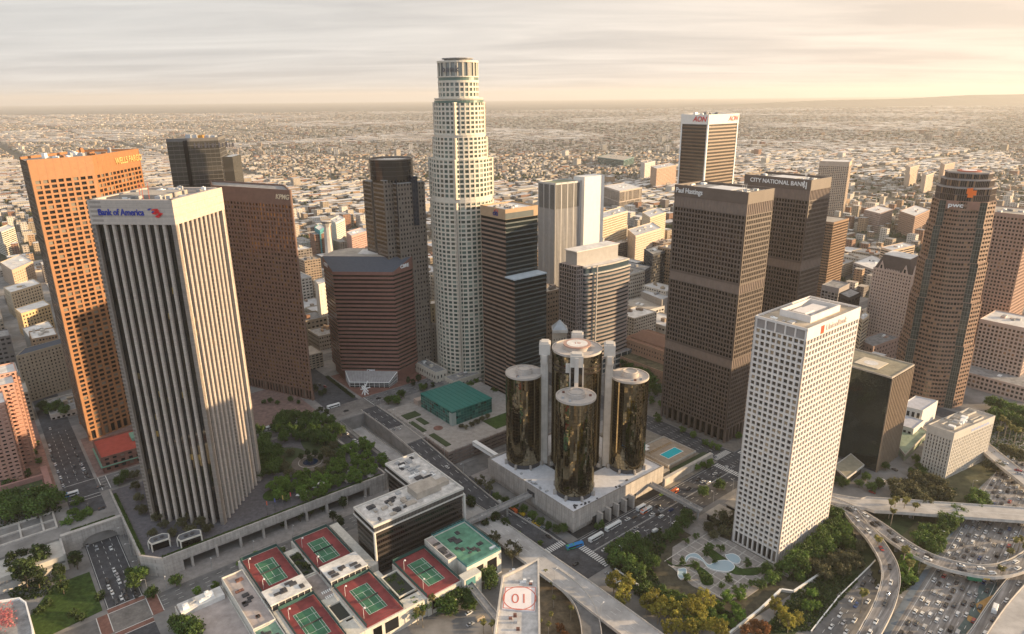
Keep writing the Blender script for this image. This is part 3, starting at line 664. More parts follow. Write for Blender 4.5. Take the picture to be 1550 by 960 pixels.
m = T.mb('roof', stone('cluttered_roof', (.30, .27, .25), var=.45, scale=.2)); m.quad(*[(x, y, TOP-1.6) for x, y in inset(poly, 2.5)])
bc = lambda x, y: BA(x, y)
equip(T, 5, 46, 5, 50, TOP-1.6, 30, rnd, 3.4, conv=bc)
T.mb('penthouse', ROOFT).prism([BA(10, 14), BA(38, 14), BA(38, 38), BA(10, 38)], TOP-1.61, TOP+.8)
for x, y in ((30, 6), (33, 7), (27, 8)):
    c = BA(x, y); mm = MB(); mm.bar((c[0], c[1], TOP-1), (c[0]+.3, c[1], TOP+9), .14); mm.bar((c[0]-1, c[1], TOP+6), (c[0]+1.4, c[1], TOP+6.4), .1); build(mm, 'antenna', paint('red_mast', (.45, .08, .04)), T.o)
c, t = along(poly[0], poly[1], 19.3, TOP-7.1, .25)
BLUE = paint('blue_sign', (.01, .03, .30), .4); RED = paint('bright_red_sign', (.65, .015, .02), .4)
text('Bank of America', 5.1, c, t, BLUE, T.o, 'lettering', .4, bold=.09, sx=.80)
fl = {0: MB(), 1: MB()}
def flagpt(x, y): p, _ = along(poly[0], poly[1], 35.3+x*1.14, TOP-7.2+y*1.14, .3+.3); return p
for k in range(3):
    y0 = 1.7-k*1.35
    for part in (0, 1):
        if part == 0: pts = [(.0+k*1.9, y0-.25), (1.3+k*1.7, y0+.55), (2.7+k*1.3, y0+.45), (1.2+k*1.6, y0-.45)]
        else: pts = [(1.9+k*1.9, y0+.1-.4), (3.6+k*1.3, y0+.35), (6.2+k*.6, y0+.35-k*.1), (4.6+k*.9, y0-.75)]
        if part == 0 and k == 2: continue
        fl[part].quad(*[flagpt(*p) for p in pts])
for x0, x1, yb, yt in ((2.2, 6.6, -.4, 1.7), (3.6, 8.2, -1.9, .2)): fl[1].quad(flagpt(x0, yb), flagpt(x0+1.9, yb-.5), flagpt(x1, yt-.4), flagpt(x1-1.7, yt))
build(fl[0], 'flag_emblem', BLUE, T.o); build(fl[1], 'flag_emblem', RED, T.o)
T.finish()

# ---------- orange granite knife-edge tower, far left
FLc = Vector((-345, 497)); d1 = Vector((24, 38)).normalized(); MIDc = FLc+d1*45; Rc = MIDc+Vector((-2, 73)); FAR = Vector((-371.5, 527.5)); BK = FAR+(Rc-MIDc)*1.0
poly = [tuple(p) for p in (FLc, MIDc, Rc, FAR+Vector((6, 72)), FAR)]
GR = stone('red_granite', (.30, .14, .06), var=.1, scale=.3, rough=.6, spec=.35)
T = Tower('office_tower', 'orange granite knife edged tower with gold lettering on its crown, tallest at the left edge', at=tuple(FLc), z=PZ)
H = 236
for i in range(5):
    a, b = poly[i], poly[(i+1) % 5]; Lf = hypot(b[0]-a[0], b[1]-a[1]); nb = (8, 12, 6, 12, 7)[i]
    w = GR
    if i == 4: 
        grid(T, a, b, PZ+4, H-2, 8, 57, .5, 1.0, .25, stone('weathered_bronze', (.16, .12, .09), var=.4, scale=.08), glass('mottled_glass', (.06, .05, .04), light=(.3, .2, .12), pl=.3, warp=.3), corner=.6, part='end_facade'); continue
    grid(T, a, b, PZ+8, H-15, nb, 54, 1.6, 1.4, .9, w, GL, corner=1.5, part='granite_facade')
    grid(T, a, b, PZ, PZ+8, nb, 1, 1.9, .5, 1.6, w, GL, corner=1.5, part='base_columns')
    m = T.mb('crown', GR); m.ebox(a, b, 0, Lf, H-15, H, -1.2, 0)
    for k in range(1, nb): T.mb('crown_joint', stone('joint_brown', (.2, .1, .06))).ebox(a, b, k*Lf/nb, k*Lf/nb+.12, H-15, H-.3, -.05, .02)
m = T.mb('roof', stone('roof_cluttered2', (.28, .24, .21), var=.4, scale=.2)); m.quad(*[(x, y, H-1.8) for x, y in inset(poly, 1)])
wc = lambda x, y: (FLc.x+x-20, FLc.y+y)
equip(T, 4, 34, 30, 95, H-1.8, 16, rnd, 4.5, mats=(STEEL, GR, WHITEP), conv=wc)
c, t = along(poly[1], poly[2], 53, H-7.5, .35); text('WELLS FARGO', 7.2, c, t, paint('gold_sign', (.62, .42, .16), .4, .2), T.o, 'lettering', .6, bold=.12, sx=.92)
T.finish()
# annex with red roof
T = Tower('annex_building', 'low brick annex with a bright red flat roof beneath the orange tower', 'building', at=W(-210, 285)); poly = uvrect(-226, -188, 266, 302)
grid(T, poly[3], poly[0], PZ, 24, 6, 3, 2.6, 1.9, .5, REDP, GL, corner=1, part='wall'); grid(T, poly[0], poly[1], PZ, 24, 7, 3, 2.6, 1.9, .5, REDP, GL, corner=1, part='wall'); T.mb('wall', REDP).prism(inset(poly, .9), PZ, 23.5)
T.mb('green_ledge', stone('verdigris', (.16, .30, .22))).prism(inset(poly, -1.2), 17.2, 17.7, True, True)
parapet(T, poly, 25, wall=REDP, roof=stone('red_roofing', (.36, .07, .05), var=.15)); T.mb('skylight', stone('verdigris', (.16, .3, .22))).uvbox(-202, -194, 282, 294, 24, 26.5); T.finish()

# ---------- brown granite tower behind the bank tower
RC = Vector((-183, 571)); dr = Vector((cos(radians(-26)), sin(radians(-26)))); back = Vector((cos(radians(114)), sin(radians(114))))
LCp = RC-dr*92; poly = [tuple(LCp), tuple(RC), tuple(RC+back*44), tuple(LCp+back*44)]
KG = stone('plum_granite', (.185, .108, .078), var=.14, scale=.25, rough=.55, spec=.4)
T = Tower('office_tower', 'plum brown granite tower half hidden behind the pale finned tower', at=tuple(LCp), z=PZ); H = 203.5
for i in range(4):
    a, b = poly[i], poly[(i+1) % 4]; nb = (24, 11, 24, 11)[i]
    grid(T, a, b, PZ+9, H-13, nb, 44, 1.45, 1.5, .8, KG, glass('amber_reflecting_glass', (.20, .125, .06), light=(.62, .38, .14), pl=.3, warp=.3, rough=.06, metal=.7), corner=1.2, part='granite_facade')
    grid(T, a, b, PZ, PZ+9, nb, 1, 1.2, .5, 1.5, KG, GL, corner=1.2, part='base_columns')
    Lf = hypot(b[0]-a[0], b[1]-a[1]); T.mb('crown', KG).ebox(a, b, 0, Lf, H-13, H, -1, 0)
T.mb('roof', DECKG).quad(*[(x, y, H-1.4) for x, y in inset(poly, .9)])
c, t = along(poly[0], poly[1], 82, H-6.2, .3); text('KPMG', 5.6, c, t, paint('cream_sign', (.75, .62, .42), .4), T.o, 'lettering', .4, bold=.1, shear=.25)
T.finish()

# ---------- octagonal brown tower with slate slope
FL, FR, RR_, LL = (-167, 617), (-110, 613), (-96, 635.5), (-182.5, 643)
poly = [FL, FR, RR_, (-92, 660), (-108, 676), (-166, 680), (-178, 668), LL]
T = Tower('office_tower', 'brown eight sided tower of dark ribbon windows under a sloping slate roof front', at=(-138, 650), z=PZ)
HB = stone('red_brown_granite', (.235, .115, .09), var=.12, scale=.3, rough=.55, spec=.4)
ribbon(T, poly, PZ+10, 119, 25, 2.05, HB, glass('black_band_glass', (.012, .01, .01), rough=.12, var=.4, pl=.02), dep=.3)
m = T.mb('base_wall', HB); m.prism(inset(poly, 2.5), PZ, PZ+10.1)
m = T.mb('crown', HB); m.prism(poly, 119, 122, True, False)
m.quad((*LL, 122), (*FL, 122), (*LL, 131)); m.quad((*FR, 122), (*RR_, 122), (*RR_, 131))
m.prism([LL, RR_, (-92, 660), (-108, 676), (-166, 680), (-178, 668)], 122.01, 131)
T.mb('slate_slope', stone('slate', (.085, .095, .115), var=.15, scale=.5)).quad((*FL, 122.02), (*FR, 122.02), (*RR_, 131.02), (*LL, 131.02))
T.mb('roof', ROOFT).quad(*[(x, y, 131.04) for x, y in inset([LL, RR_, (-92, 660), (-108, 676), (-166, 680), (-178, 668)], .6)])
T.mb('helipad', ROOFW).prism([(-150, 650), (-125, 648), (-124, 668), (-149, 670)], 131.05, 131.6)
sg = paint('white_sign', (.85, .85, .85), .4)
for (a, b, s, z) in ((FR, RR_, 16.5, 124.5), (LL, FL, 10, 124.5)):
    c, t = along(a, b, s, z, .3); text('CBRE', 4.6, c, t, sg, T.o, 'lettering', .4, bold=.12, sx=1.1)
c, t = along(FL, FR, 29, PZ+11.1, .15); text('CBRE', 2.6, c, t, sg, T.o, 'lettering', .3, bold=.08, sx=1.3)
# glass lobby
gl = T.mb('lobby_roof', stone('fluted_roof', (.34, .32, .31), var=.15)); lp = [(-160, 613.5), (-154, 601), (-118, 599), (-112, 610.5)]
gl.quad((-163, 616, PZ+11), (-156, 600, PZ+5.5), (-118, 598, PZ+5.5), (-112, 612.5, PZ+11))
fr = T.mb('lobby_frame', WHITEP); pts = [(-163, 615, PZ+10.8), (-156, 600, PZ+5.4), (-118, 598, PZ+5.4), (-112, 611.5, PZ+10.8)]
for p0, p1 in zip(pts, pts[1:]):
    fr.bar(p0, p1, .4)
    for k in range(9):
        q0 = Vector(p0).lerp(Vector(p1), k/8); fr.bar((q0.x, q0.y, PZ), tuple(q0), .16)
    for f in (.35, .7): fr.bar((p0[0], p0[1], PZ+(p0[2]-PZ)*f), (p1[0], p1[1], PZ+(p1[2]-PZ)*f), .14)
T.mb('lobby_glass', GL).loft([(-162, 614.5), (-155.6, 600.5), (-118.4, 598.5), (-112.6, 611)], PZ, [(-162, 614.5), (-155.6, 600.5), (-118.4, 598.5), (-112.6, 611)], PZ+5.3, cap=False)
for k in range(17):
    a0 = Vector((-162.6+k*50/16*.98, 615, PZ+11.05)); b0 = Vector((-155.6+k*37/16*1.0, 599.9-k*2/16, PZ+5.6)); T.mb('roof_ribs', stone('rib_grey', (.5, .48, .46))).bar(a0, b0, .12, 4)
T.finish()

# ---------- round crowned tallest tower
UC = Vector((-46.5, 651)); 
T = Tower('skyscraper', 'tallest tower, cream stone and green glass, stepping in to a round crown', at=tuple(UC))
CR = stone('cream_granite', (.60, .545, .45), var=.08, scale=.4, rough=.6)
GG = glass('green_glass', (.07, .10, .085), light=(.30, .33, .27), pl=.1, var=.5, rough=.1)
GRN = stone('green_band', (.09, .15, .12), var=.15, rough=.35, spec=.6)
def circ(r, n=36, ph=0): return [(UC.x+r*cos(2*pi*k/n+ph), UC.y+r*sin(2*pi*k/n+ph)) for k in range(n)]
def sq(h, rot=0):
    a = TH+rot; c = Vector((cos(a), sin(a))); s = Vector((-sin(a), cos(a))); return [tuple(UC+c*x+s*y) for x, y in ((-h, -h), (h, -h), (h, h), (-h, h))]
def rtier(r, z0, z1, nf, n, sqh=None, nbs=9):
    pc = circ(r, n)
    for k in range(n):
        a, b = pc[k], pc[(k+1) % n]
        if sqh:
            mx_, my_ = (a[0]+b[0])/2-UC.x, (a[1]+b[1])/2-UC.y; lx, ly = abs(mx_*CU+my_*SU), abs(-mx_*SU+my_*CU)
            if max(lx, ly) < sqh-.8: continue
        grid(T, a, b, z0, z1, 1, nf, 1.5, 1.5, .6, CR, GG, part='facade')
    if sqh:
        ps = sq(sqh)
        for i in range(4): grid(T, ps[i], ps[(i+1) % 4], z0, z1, nbs, nf, 1.2, 1.5, .7, CR, GG, corner=1.6, part='corner_block')
def cap(poly, z, wall=CR, h=.5): m = T.mb('setback_roof', stone('setback_tan', (.42, .38, .3))); m.prism(inset(poly, .4), z-1.2, z+.1); ring(T.mb('setback_parapet', wall), inset(poly, -.02), z-.3, z+h, .6)
rtier(29.3, 0, 184, 45, 36, 22.0, 9); cap(circ(29.3), 184)
T.mb('setback_roof', CR).prism(circ(28.9), 184, 187); rtier(28.2, 187, 222, 8, 36, 22.0, 9); cap(circ(28.2), 222); cap(sq(22), 222)
rtier(24.0, 222, 241, 5, 32, 18.6, 8); T.mb('setback_roof', CR).prism(circ(23.6), 241, 243.2); cap(circ(24), 243)
rtier(22.2, 243.4, 271, 7, 30, 17.3, 7); cap(sq(17.3), 271); T.mb('green_band', GRN).prism(circ(22.5), 271, 273); cap(circ(22.4), 274.5)
rtier(18.3, 275, 288, 3, 26); ring(T.mb('crown_base', CR), circ(18.5, 40), 288, 290, .8); T.mb('green_band', GRN).prism(circ(18.1, 40), 289, 292.5); ring(T.mb('crown_base', CR), circ(18.7, 40), 292.5, 293.5, .9)
cg = T.mb('crown_glass', glass('crown_glass', (.16, .17, .15), rough=.15, var=.3, pl=.02)); cg.prism(circ(17.4, 40), 293.5, 305)
cf = T.mb('crown_fins', CR)
for k in range(20):
    a = 2*pi*k/20; c = Vector((cos(a), sin(a))); s = Vector((-sin(a), cos(a))); p = UC+c*18.1
    for o_ in (-1.0, 0, 1.0) if k % 2 else (-.4, .4):
        q = p+s*o_; cf.bar((q.x, q.y, 293.4), (q.x, q.y, 305.6), .38, 6)
ring(cf, circ(18.7, 40), 304.8, 306.4, 1.2); T.mb('helipad', DECKG).cyl(UC.x, UC.y, 305, 308, 12, 32); T.mb('helipad', DECKG).cyl(UC.x, UC.y, 308.01, 308.8, 14, 32)
for k, ch in enumerate('bank'):
    a = radians(-128+k*13.2); c = Vector((cos(a), sin(a))); text(ch, 7.6, (UC.x+c.x*19, UC.y+c.y*19, 299.2), (-sin(a), cos(a)), paint('dim_sign', (.10, .10, .11), .5), T.o, 'lettering', .3, bold=.12)
T.mb('entrance_wall', CR).prism(circ(30.5, 36), 0, 7)
T.finish()

# ---------- dark ribbon glass tower with stepped side (left face coloured brown for reflected sky glow, right face green-grey)
T = Tower('office_tower', 'dark ribbon windowed glass tower with a step on its right side and blue sign', at=W(108, 195))
BR = stone('warm_glow_spandrel', (.26, .175, .13), var=.12, scale=.2, rough=.5, spec=.45); DG = stone('graphite_spandrel', (.085, .10, .10), var=.12, rough=.35, spec=.6)
BG = glass('dark_band_glass', (.010, .015, .016), rough=.08, var=.4, pl=.02, spec=.5)
def citi(u0, u1, v0, v1, z0, z1, nf, sd=(0, 1, 2, 3)):
    poly = uvrect(u0, u1, v0, v1); fh = (z1-z0)/nf; base = off_of(T.o); q = inset(poly, .15)
    for j in range(nf):
        for i in sd:
            a, b = poly[i], poly[(i+1) % 4]; Lf = hypot(b[0]-a[0], b[1]-a[1])
            T.mb('left_spandrels' if i == 3 else 'spandrels', BR if i == 3 else DG).ebox(a, b, .01, Lf-.01, z0+j*fh, z0+j*fh+(1.75 if i == 3 else 1.25), -.5, 0)
        g = MB(); g.prism(q, z0+j*fh, z0+(j+1)*fh, cap=False); build(g, 'window_band', BG, T.o)
citi(92, 129, 182.5, 218, 0, 175, 44); citi(90.5, 128, 169, 182.4, 0, 124, 31)
poly = uvrect(91.9, 129.1, 182.4, 218.1); ring(T.mb('crown', stone('tan_crown', (.42, .29, .18), var=.1)), poly, 175, 184, .7); T.mb('crown_band', DG).ebox(poly[0], poly[1], 0, 32, 175.2, 180.5, -.1, .04)
T.mb('roof', ROOFW).quad(*[(x, y, 182.6) for x, y in inset(poly, .65)]); equip(T, 95, 121, 186, 214, 182.6, 9, rnd, 2.5)
T.mb('step_roof', stone('blue_grey_roof', (.42, .48, .52), var=.12)).prism(uvrect(90.4, 128.1, 169, 182.4), 124, 125.1)
c, t = along(poly[3], poly[0], 22, 179.2, .2); text('citi', 6.0, c, t, paint('navy_sign', (.01, .02, .16), .4), T.o, 'lettering', .4, bold=.16)
k = MB()
for i in range(7):
    a0, a1 = pi*i/7, pi*(i+1)/7
    pp = [along(poly[3], poly[0], 23.2-2.5*cos(a), 180.6+1.9*sin(a), .3)[0] for a in (a0, a1)]; k.bar(pp[0], pp[1], .28)
build(k, 'sign_arc', RED, T.o)
T.finish()

# ---------- granite and blue-glass tower with curved dark drum behind the octagonal one
GC = P(600, 262, 208); gx = Vector((CU, SU)); gy = Vector((-SU, CU))
T = Tower('office_tower', 'granite tower with dark glass slots and a dark oval glass drum on top', at=GC)
GRY = stone('grey_granite', (.20, .165, .135), var=.12, scale=.3, rough=.55)
GB = glass('brown_granite_band_glass', (.06, .045, .035), rough=.07, warp=.35, var=.5, pl=.05)
def G2(a, b): p = Vector(GC)+gx*a+gy*b; return (p.x, p.y)
p1 = [G2(-20, -20), G2(17, -20), G2(17, 22), G2(-20, 22)]
GB2 = glass('ribbon_amber_glass', (.12, .085, .055), rough=.10, metal=.5, warp=.4, var=.3, pl=.1)
def slab(u0, u1, v0, v1, z1, ribbonL=True):
    pg = [G2(u0, v0), G2(u1, v0), G2(u1, v1), G2(u0, v1)]; nf = int(z1/4.1)
    for i in range(4):
        a, b = pg[i], pg[(i+1) % 4]; Lf = hypot(b[0]-a[0], b[1]-a[1])
        if i == 3:
            for j in range(nf):
                fh = z1/nf; T.mb('granite_bands', GRY).ebox(a, b, 0, Lf, j*fh, j*fh+1.5, -.4, 0); T.mb('glass_bands', GB2).ebox(a, b, .3, Lf-.3, j*fh+1.5, (j+1)*fh, -.45, -.15)
        else: grid(T, a, b, 0, z1, max(2, int(Lf/3.1)), nf, 1.5, 2.0, .6, GRY, GL, corner=.8, part='granite_facade')
    T.mb('roof', DECKG).prism(inset(pg, .2), z1-.1, z1+.7)
slab(-21, 13, -12, 9, 203); slab(-21, 6, 12.5, 29, 200); slab(-12, 18, -20, -12.1, 200)
T.mb('glass_slot', glass('blue_black_glass', (.012, .02, .035), rough=.05, var=.3, pl=.0)).prism([G2(-17, 8), G2(12, 8), G2(12, 14), G2(-17, 14)], 0, 206)
for a in ((-12.6, -11.9, -20.4, -19.6), (4, 10, -20.7, -12)): T.mb('glass_slot', MATS['blue_black_glass']).prism([G2(a[0], a[2]), G2(a[1], a[2]), G2(a[1], a[3]), G2(a[0], a[3])], 160, 206)
dr_ = [G2(-3+20.5*cos(2*pi*k/40), 4+21*sin(2*pi*k/40)) for k in range(40)]
T.mb('crown_drum', glass('smoke_glass', (.03, .027, .025), rough=.08, var=.4, warp=.2, metal=.3)).prism(dr_, 203, 221)
for z in (207, 211, 215, 219): ring(T.mb('drum_bands', DARKM), inset(dr_, -.15), z, z+.3, .3)
ring(T.mb('drum_rim', GRY), inset(dr_, -.3), 221, 222, 1.5)
T.finish()

# ---------- dark twin-slab tower behind the bank tower
T = Tower('office_tower', 'dark mirrored glass tower rising behind the pale finned bank tower', at=P(290, 215, 240))
pc_ = P(251, 212, 240); pc2 = P(330, 209.5, 240)
a = Vector(pc_); b = Vector(pc2); bk = Vector((-.25, 1)).normalized()*45
DGL = glass('grey_mirror', (.10, .095, .085), rough=.07, metal=.55, warp=.12, var=.25, pl=0)
mid = a.lerp(b, .36)+Vector((0, -2)); poly = [tuple(a), tuple(mid), tuple(b), tuple(b+bk), tuple(a+bk)]
ribbon(T, poly, PZ, 238, 56, .45, stone('pewter', (.16, .15, .14), rough=.4), DGL, dep=.06, mull=paint('pewter_m', (.14, .13, .12), .4), mstep=4)
ring(T.mb('crown', stone('pewter', (.16, .15, .14))), poly, 238, 241, .6); T.mb('roof', DECKG).quad(*[(x, y, 239.4) for x, y in inset(poly, .5)])
s_ = [tuple(b+Vector((.5, 3))), tuple(b+Vector((9, 6))), tuple(b+Vector((6, 36))), tuple(b+Vector((-2, 36)))]; T.mb('side_wing', DGL).prism(s_, PZ, 222)
T.mb('black_reveal', paint('black_reveal', (.01, .01, .01), .2)).prism([tuple(mid+Vector((-2.6, -.4))), tuple(mid+Vector((2.2, -.5))), tuple(mid+Vector((2, 3))), tuple(mid+Vector((-2.4, 3)))], PZ, 239)
c, t = along(tuple(mid), tuple(b), 25, 234.5, .3); [T.mb('dark_sign', paint('dull_sign', (.05, .05, .065), .5)).ebox(tuple(mid), tuple(b), 8+k*3.1, 8+k*3.1+(1.2, 2.0, .8, 1.6)[k % 4], 231.6, 236.4-(k % 3)*.5, -.1, .3) for k in range(12)]
for q in range(5): c_ = a.lerp(b, .3+.12*q)+bk*.4; mm = MB(); mm.prism([(c_.x, c_.y), (c_.x+5, c_.y), (c_.x+5, c_.y+6), (c_.x, c_.y+6)], 239.5, 243.5-q*.4); build(mm, 'rooftop_unit', (paint('amber_unit', (.5, .25, .05)) if q == 2 else STEEL), T.o)
T.finish()

# ---------- silver ribbed tower with blank white slab
T = Tower('office_tower', 'silver ribbed tower joined to a tall blank white slab', at=W(280, 300))
RIB = stone('silver_rib', (.50, .48, .46), var=.08, rough=.4, spec=.5); H = 183
u0, u1, v0, v1 = 252, 293, 293, 322; poly = uvrect(u0, u1, v0, v1)
T.mb('shaft', stone('shaft_grey', (.20, .19, .185), var=.1)).prism(inset(poly, .8), 0, H-2)
for i in range(4):
    a, b = poly[i], poly[(i+1) % 4]; Lf = hypot(b[0]-a[0], b[1]-a[1]); n = int(Lf/1.9)
    for k in range(n+1):
        w = .55 if k % 5 else 1.1; s = min(max(0, k*Lf/n-w/2), Lf-w); T.mb('ribs', RIB).ebox(a, b, s, s+w, 0, H-30 if k % 5 else H, -1, 0)
    T.mb('crown_louvre', paint('black_louvre', (.02, .02, .02), .5)).ebox(a, b, .5, Lf-.5, H-29, H-2, -.9, -.4)
    for k in range(0, n+1, 1): T.mb('ribs', RIB).ebox(a, b, min(k*Lf/n, Lf-.25), min(k*Lf/n+.25, Lf), H-30, H-1, -.5, -.12)
ring(T.mb('crown', RIB), poly, H-2, H, 1.2); T.mb('roof', stone('green_roof_felt', (.22, .24, .16))).quad(*[(x, y, H-1) for x, y in inset(poly, 1)])
T.mb('blank_slab', stone('blank_white', (.74, .71, .66), var=.05, streak=.04)).uvbox(293.2, 326, 288, 306, 0, 187)
T.finish()

# ---------- stepped pale-topped tower in front of it
z = 118; nc = U(873, 405, z)
T = Tower('office_tower', 'rose grey tower with curved balcony bands and a pale penthouse, beside the silver ribbed tower', at=W(nc[0]+20, nc[1]+15))
RG = stone('rose_grey', (.30, .25, .23), var=.1, scale=.3); lc = U(852, 397, z); rc = U(938, 385, z)
u0, v0 = nc; u1 = rc[0]; v1 = lc[1]
gA = glass('blue_grey_glass', (.03, .045, .055), rough=.1, pl=.04)
poly = uvrect(u0, u0+9, v0, v1)
for i in (3, 0, 2): grid(T, poly[i], poly[(i+1) % 4], 0, z, 7 if i == 3 else 3, 29, .8, 1.1, .6, RG, GLB, corner=.8, part='rose_facade')
T.mb('rose_roof', RG).prism(inset(poly, .7), 0, z)
cur = []
for k in range(9): f = k/8; cur.append(W(u0+9.2+(u1-u0-9.2)*f, v0-2.5-3.5*sin(pi*min(1, f*.9))))
body = cur+[W(u1, v1), W(u0+9.2, v1)]
ribbon(T, body, 0, z-9, 26, 1.9, RG, gA, dep=.9, band='window_band')
T.mb('top_storey', gA).prism(inset(body, 1.5), z-9, z-3); ring(T.mb('pale_cornice', PALEC), inset(body, -.4), z-9.3, z-8, 1.5); ring(T.mb('pale_cornice', PALEC), inset(body, .8), z-3, z-1.6, 3)
T.mb('terrace', ROOFW).quad(*[(x, y, z-1.8) for x, y in inset(body, 1.2)])
T.mb('penthouse', stone('ph_pale', (.38, .36, .34), var=.08)).uvbox(u0+6, u1-9, v0+6, v1-3, z-2, z+13); T.mb('penthouse_roof', ROOFW).uvbox(u0+4.5, u1-8, v0+5, v1-2, z+13.02, z+13.8)
T.mb('corner_post', PALEC).bar((*W(u0+22, v0-6.3), 0), (*W(u0+22, v0-6.3), z), .7, 8)
base = uvrect(u0+2, u1+6, v0-9, v0+4)
for i in (3, 0, 1): grid(T, base[i], base[(i+1) % 4], 0, 17, 8 if i == 0 else 3, 3, .8, 1.4, .6, PALEC, gA, corner=.8, part='podium')
T.mb('podium_roof', DECKG).quad(*[(x, y, 17.1) for x, y in base])
T.finish()

# ---------- round-fronted brown tower, right
PC = Vector((396, 596)); T = Tower('office_tower', 'tall rose brown tower with a bowed front, dark glass stripes and a stepped round crown', at=tuple(PC))
PB = stone('rose_brown_granite', (.27, .165, .115), var=.1, scale=.25, rough=.5, spec=.4); PG = glass('rose_glass', (.03, .024, .02), rough=.08, light=(.3, .18, .1), pl=.1, warp=.15)
fd = Vector((-PC.x, -PC.y)).normalized(); fs = Vector((-fd.y, fd.x))       # front and sideways as seen from the west
def pw(a, b): p = PC+fd*a+fs*b; return (p.x, p.y)
# sideways negative = image left
tiers = [(0, 60, 29.5), (60, 100, 28), (100, 135, 26.5), (135, 165, 25), (165, 187, 23.6)]
for (z0, z1, r) in tiers:
    nf = round((z1-z0)/3.95)
    arc = [pw(8+(r-8)*sin(th_)**.85 if 0 < th_ < pi else 8, -.62*r*cos(th_)) for th_ in [pi*(.12+.76*k/12) for k in range(13)]]
    arc = [pw(r*(.80+.20*sin(pi*k/12)), -.52*r+1.04*r*k/12) for k in range(13)]
    for k in range(12): grid(T, arc[k], arc[k+1], z0, z1, 1, nf, .5, 1.85, .5, PB, PG, part='bowed_front')
    side = [(arc[12], pw(r*.80, r*.74), 'g'), (pw(r*.74, r*.74), pw(r*.30, r*1.0), 'w'), (pw(r*.30, r*1.0), pw(-r*.7, r*1.0), 'w'), (pw(-r*.7, r*1.0), pw(-r, r*.5), 'w'), (pw(-r, r*.5), pw(-r, -r*.5), 'w'), (pw(-r, -r*.5), pw(-r*.7, -r), 'w'), (pw(-r*.7, -r), pw(r*.3, -r), 'w'), (pw(r*.3, -r), pw(r*.74, -r*.74), 'w'), (pw(r*.80, -r*.74), arc[0], 'g')]
    for a, b, kk in side:
        Lf = hypot(b[0]-a[0], b[1]-a[1]); nb = max(2, int(Lf/3.2))
        if kk == 'w': grid(T, a, b, z0, z1, nb, nf, .7, 1.75, .5, PB, PG, corner=.6, part='side_facade')
        else: grid(T, a, b, z0, z1, max(3, int(Lf/1.6)), nf*1, .3, .5, .12, stone('grey_green_mullion', (.16, .16, .14), rough=.4), glass('grey_green_glass', (.04, .045, .04), rough=.07, var=.4, pl=.04), part='glass_stripe')
    full = [arc[k] for k in range(0, 13)]+[pw(r*.8, r*.74), pw(r*.3, r), pw(-r*.7, r), pw(-r, r*.5), pw(-r, -r*.5), pw(-r*.7, -r), pw(r*.3, -r), pw(r*.8, -r*.74)]
    T.mb('setback_roof', PB).prism(inset(full, .8), z1-.8, z1+.3)
def oct_(r): return [pw(r*cos(2*pi*k/10+.31), r*sin(2*pi*k/10+.31)) for k in range(10)]
for r, z0, z1 in ((22.3, 187, 199), (19.8, 199, 205.5), (17.6, 205.5, 211)):
    pg = oct_(r)
    for k in range(10):
        a, b = pg[k], pg[(k+1) % 10]; grid(T, a, b, z0, z1-1.2, 8, 1 if z1-z0 < 8 else 2, .35, .4, .4, stone('crown_grey_brown', (.17, .13, .115), rough=.4), PG, part='crown')
    ring(T.mb('crown_cornice', stone('cornice_grey', (.33, .29, .27))), inset(pg, -.5), z1-1.2, z1, 1.6); T.mb('crown_roof', ROOFT).quad(*[(x, y, z1-.5) for x, y in inset(pg, .4)])
T.mb('helipad', stone('red_pad', (.45, .16, .11))).cyl(*pw(0, 0), 210.6, 211.6, 9, 28); T.mb('helipad_ring', WHITEP).cyl(*pw(0, 0), 211.62, 211.7, 5.5, 28)
fp = tiers[-1][2]*.99
text('pwc', 5.2, (*pw(fp+.6, -5), 184.2), (fs.x, fs.y), WHITEP, T.o, 'lettering', .4, bold=.12, sx=1.3)
lg = T.mb('emblem', paint('orange_sign', (.9, .18, .02), .5))
for (a0, a1, z0, z1) in ((2, 6, 191, 194.5), (3.6, 8, 193, 197), (1, 3.6, 194, 198.6), (3.6, 5.2, 197, 199)): 
    pa, pb = pw(21.9, a0), pw(21.9, a1); lg.ebox(pa, pb, 0, hypot(pb[0]-pa[0], pb[1]-pa[1]), z0, z1, -.3, .2+a0*.02)
pwb = stone('pwc_band', (.32, .18, .13)); pa, pb = pw(23.2, -12), pw(23.2, 12); T.mb('sign_band', pwb).ebox(pa, pb, 0, 24, 180.8, 187.6, -2, -.4)
T.finish()
# ================================================================ HOTEL OF FIVE MIRRORED CYLINDERS
T = Tower('hotel_podium', 'square pale concrete hotel podium carrying the mirrored cylinders', 'building', at=W(46, 46))
POD = stone('podium_concrete', (.44, .40, .36), var=.12, scale=.12, streak=.22, block=(2.4, 4.4, .07))
m = T.mb('podium_wall', POD); poly = uvrect(0, 92, 0, 92)
ring(m, poly, 4.5, 17.6, 1.0); ring(m, inset(poly, 2.2), 0, 4.6, .8)
T.mb('podium_soffit', POD).quad(*[(x, y, 4.55) for x, y in poly])
T.mb('white_roof', stone('podium_white', (.66, .66, .68), var=.12, scale=.3)).prism(inset(poly, .95), 15.8, 16.4, True, True)
for u in (22, 30, 38, 46, 54): m.prism([W(u, .01), W(u+1.6, .01), W(u+1.6, -4.6), W(u, -4.6)][::-1], 0, 9.5)
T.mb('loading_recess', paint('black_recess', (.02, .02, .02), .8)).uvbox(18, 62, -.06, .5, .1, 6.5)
m2 = T.mb('wall_slot', DARKM); m2.uvbox(-.06, .3, 38.5, 46.5, 9.5, 13.5)
T.mb('dark_atrium_roof', glass('atrium_glass', (.012, .014, .018), rough=.2, pl=0)).prism([W(47, 9+0), W(85, 47), W(47, 85), W(9, 47)][:0] or [W(28, 28), W(66, 28), W(66, 66), W(28, 66)], 16.42, 17.2)
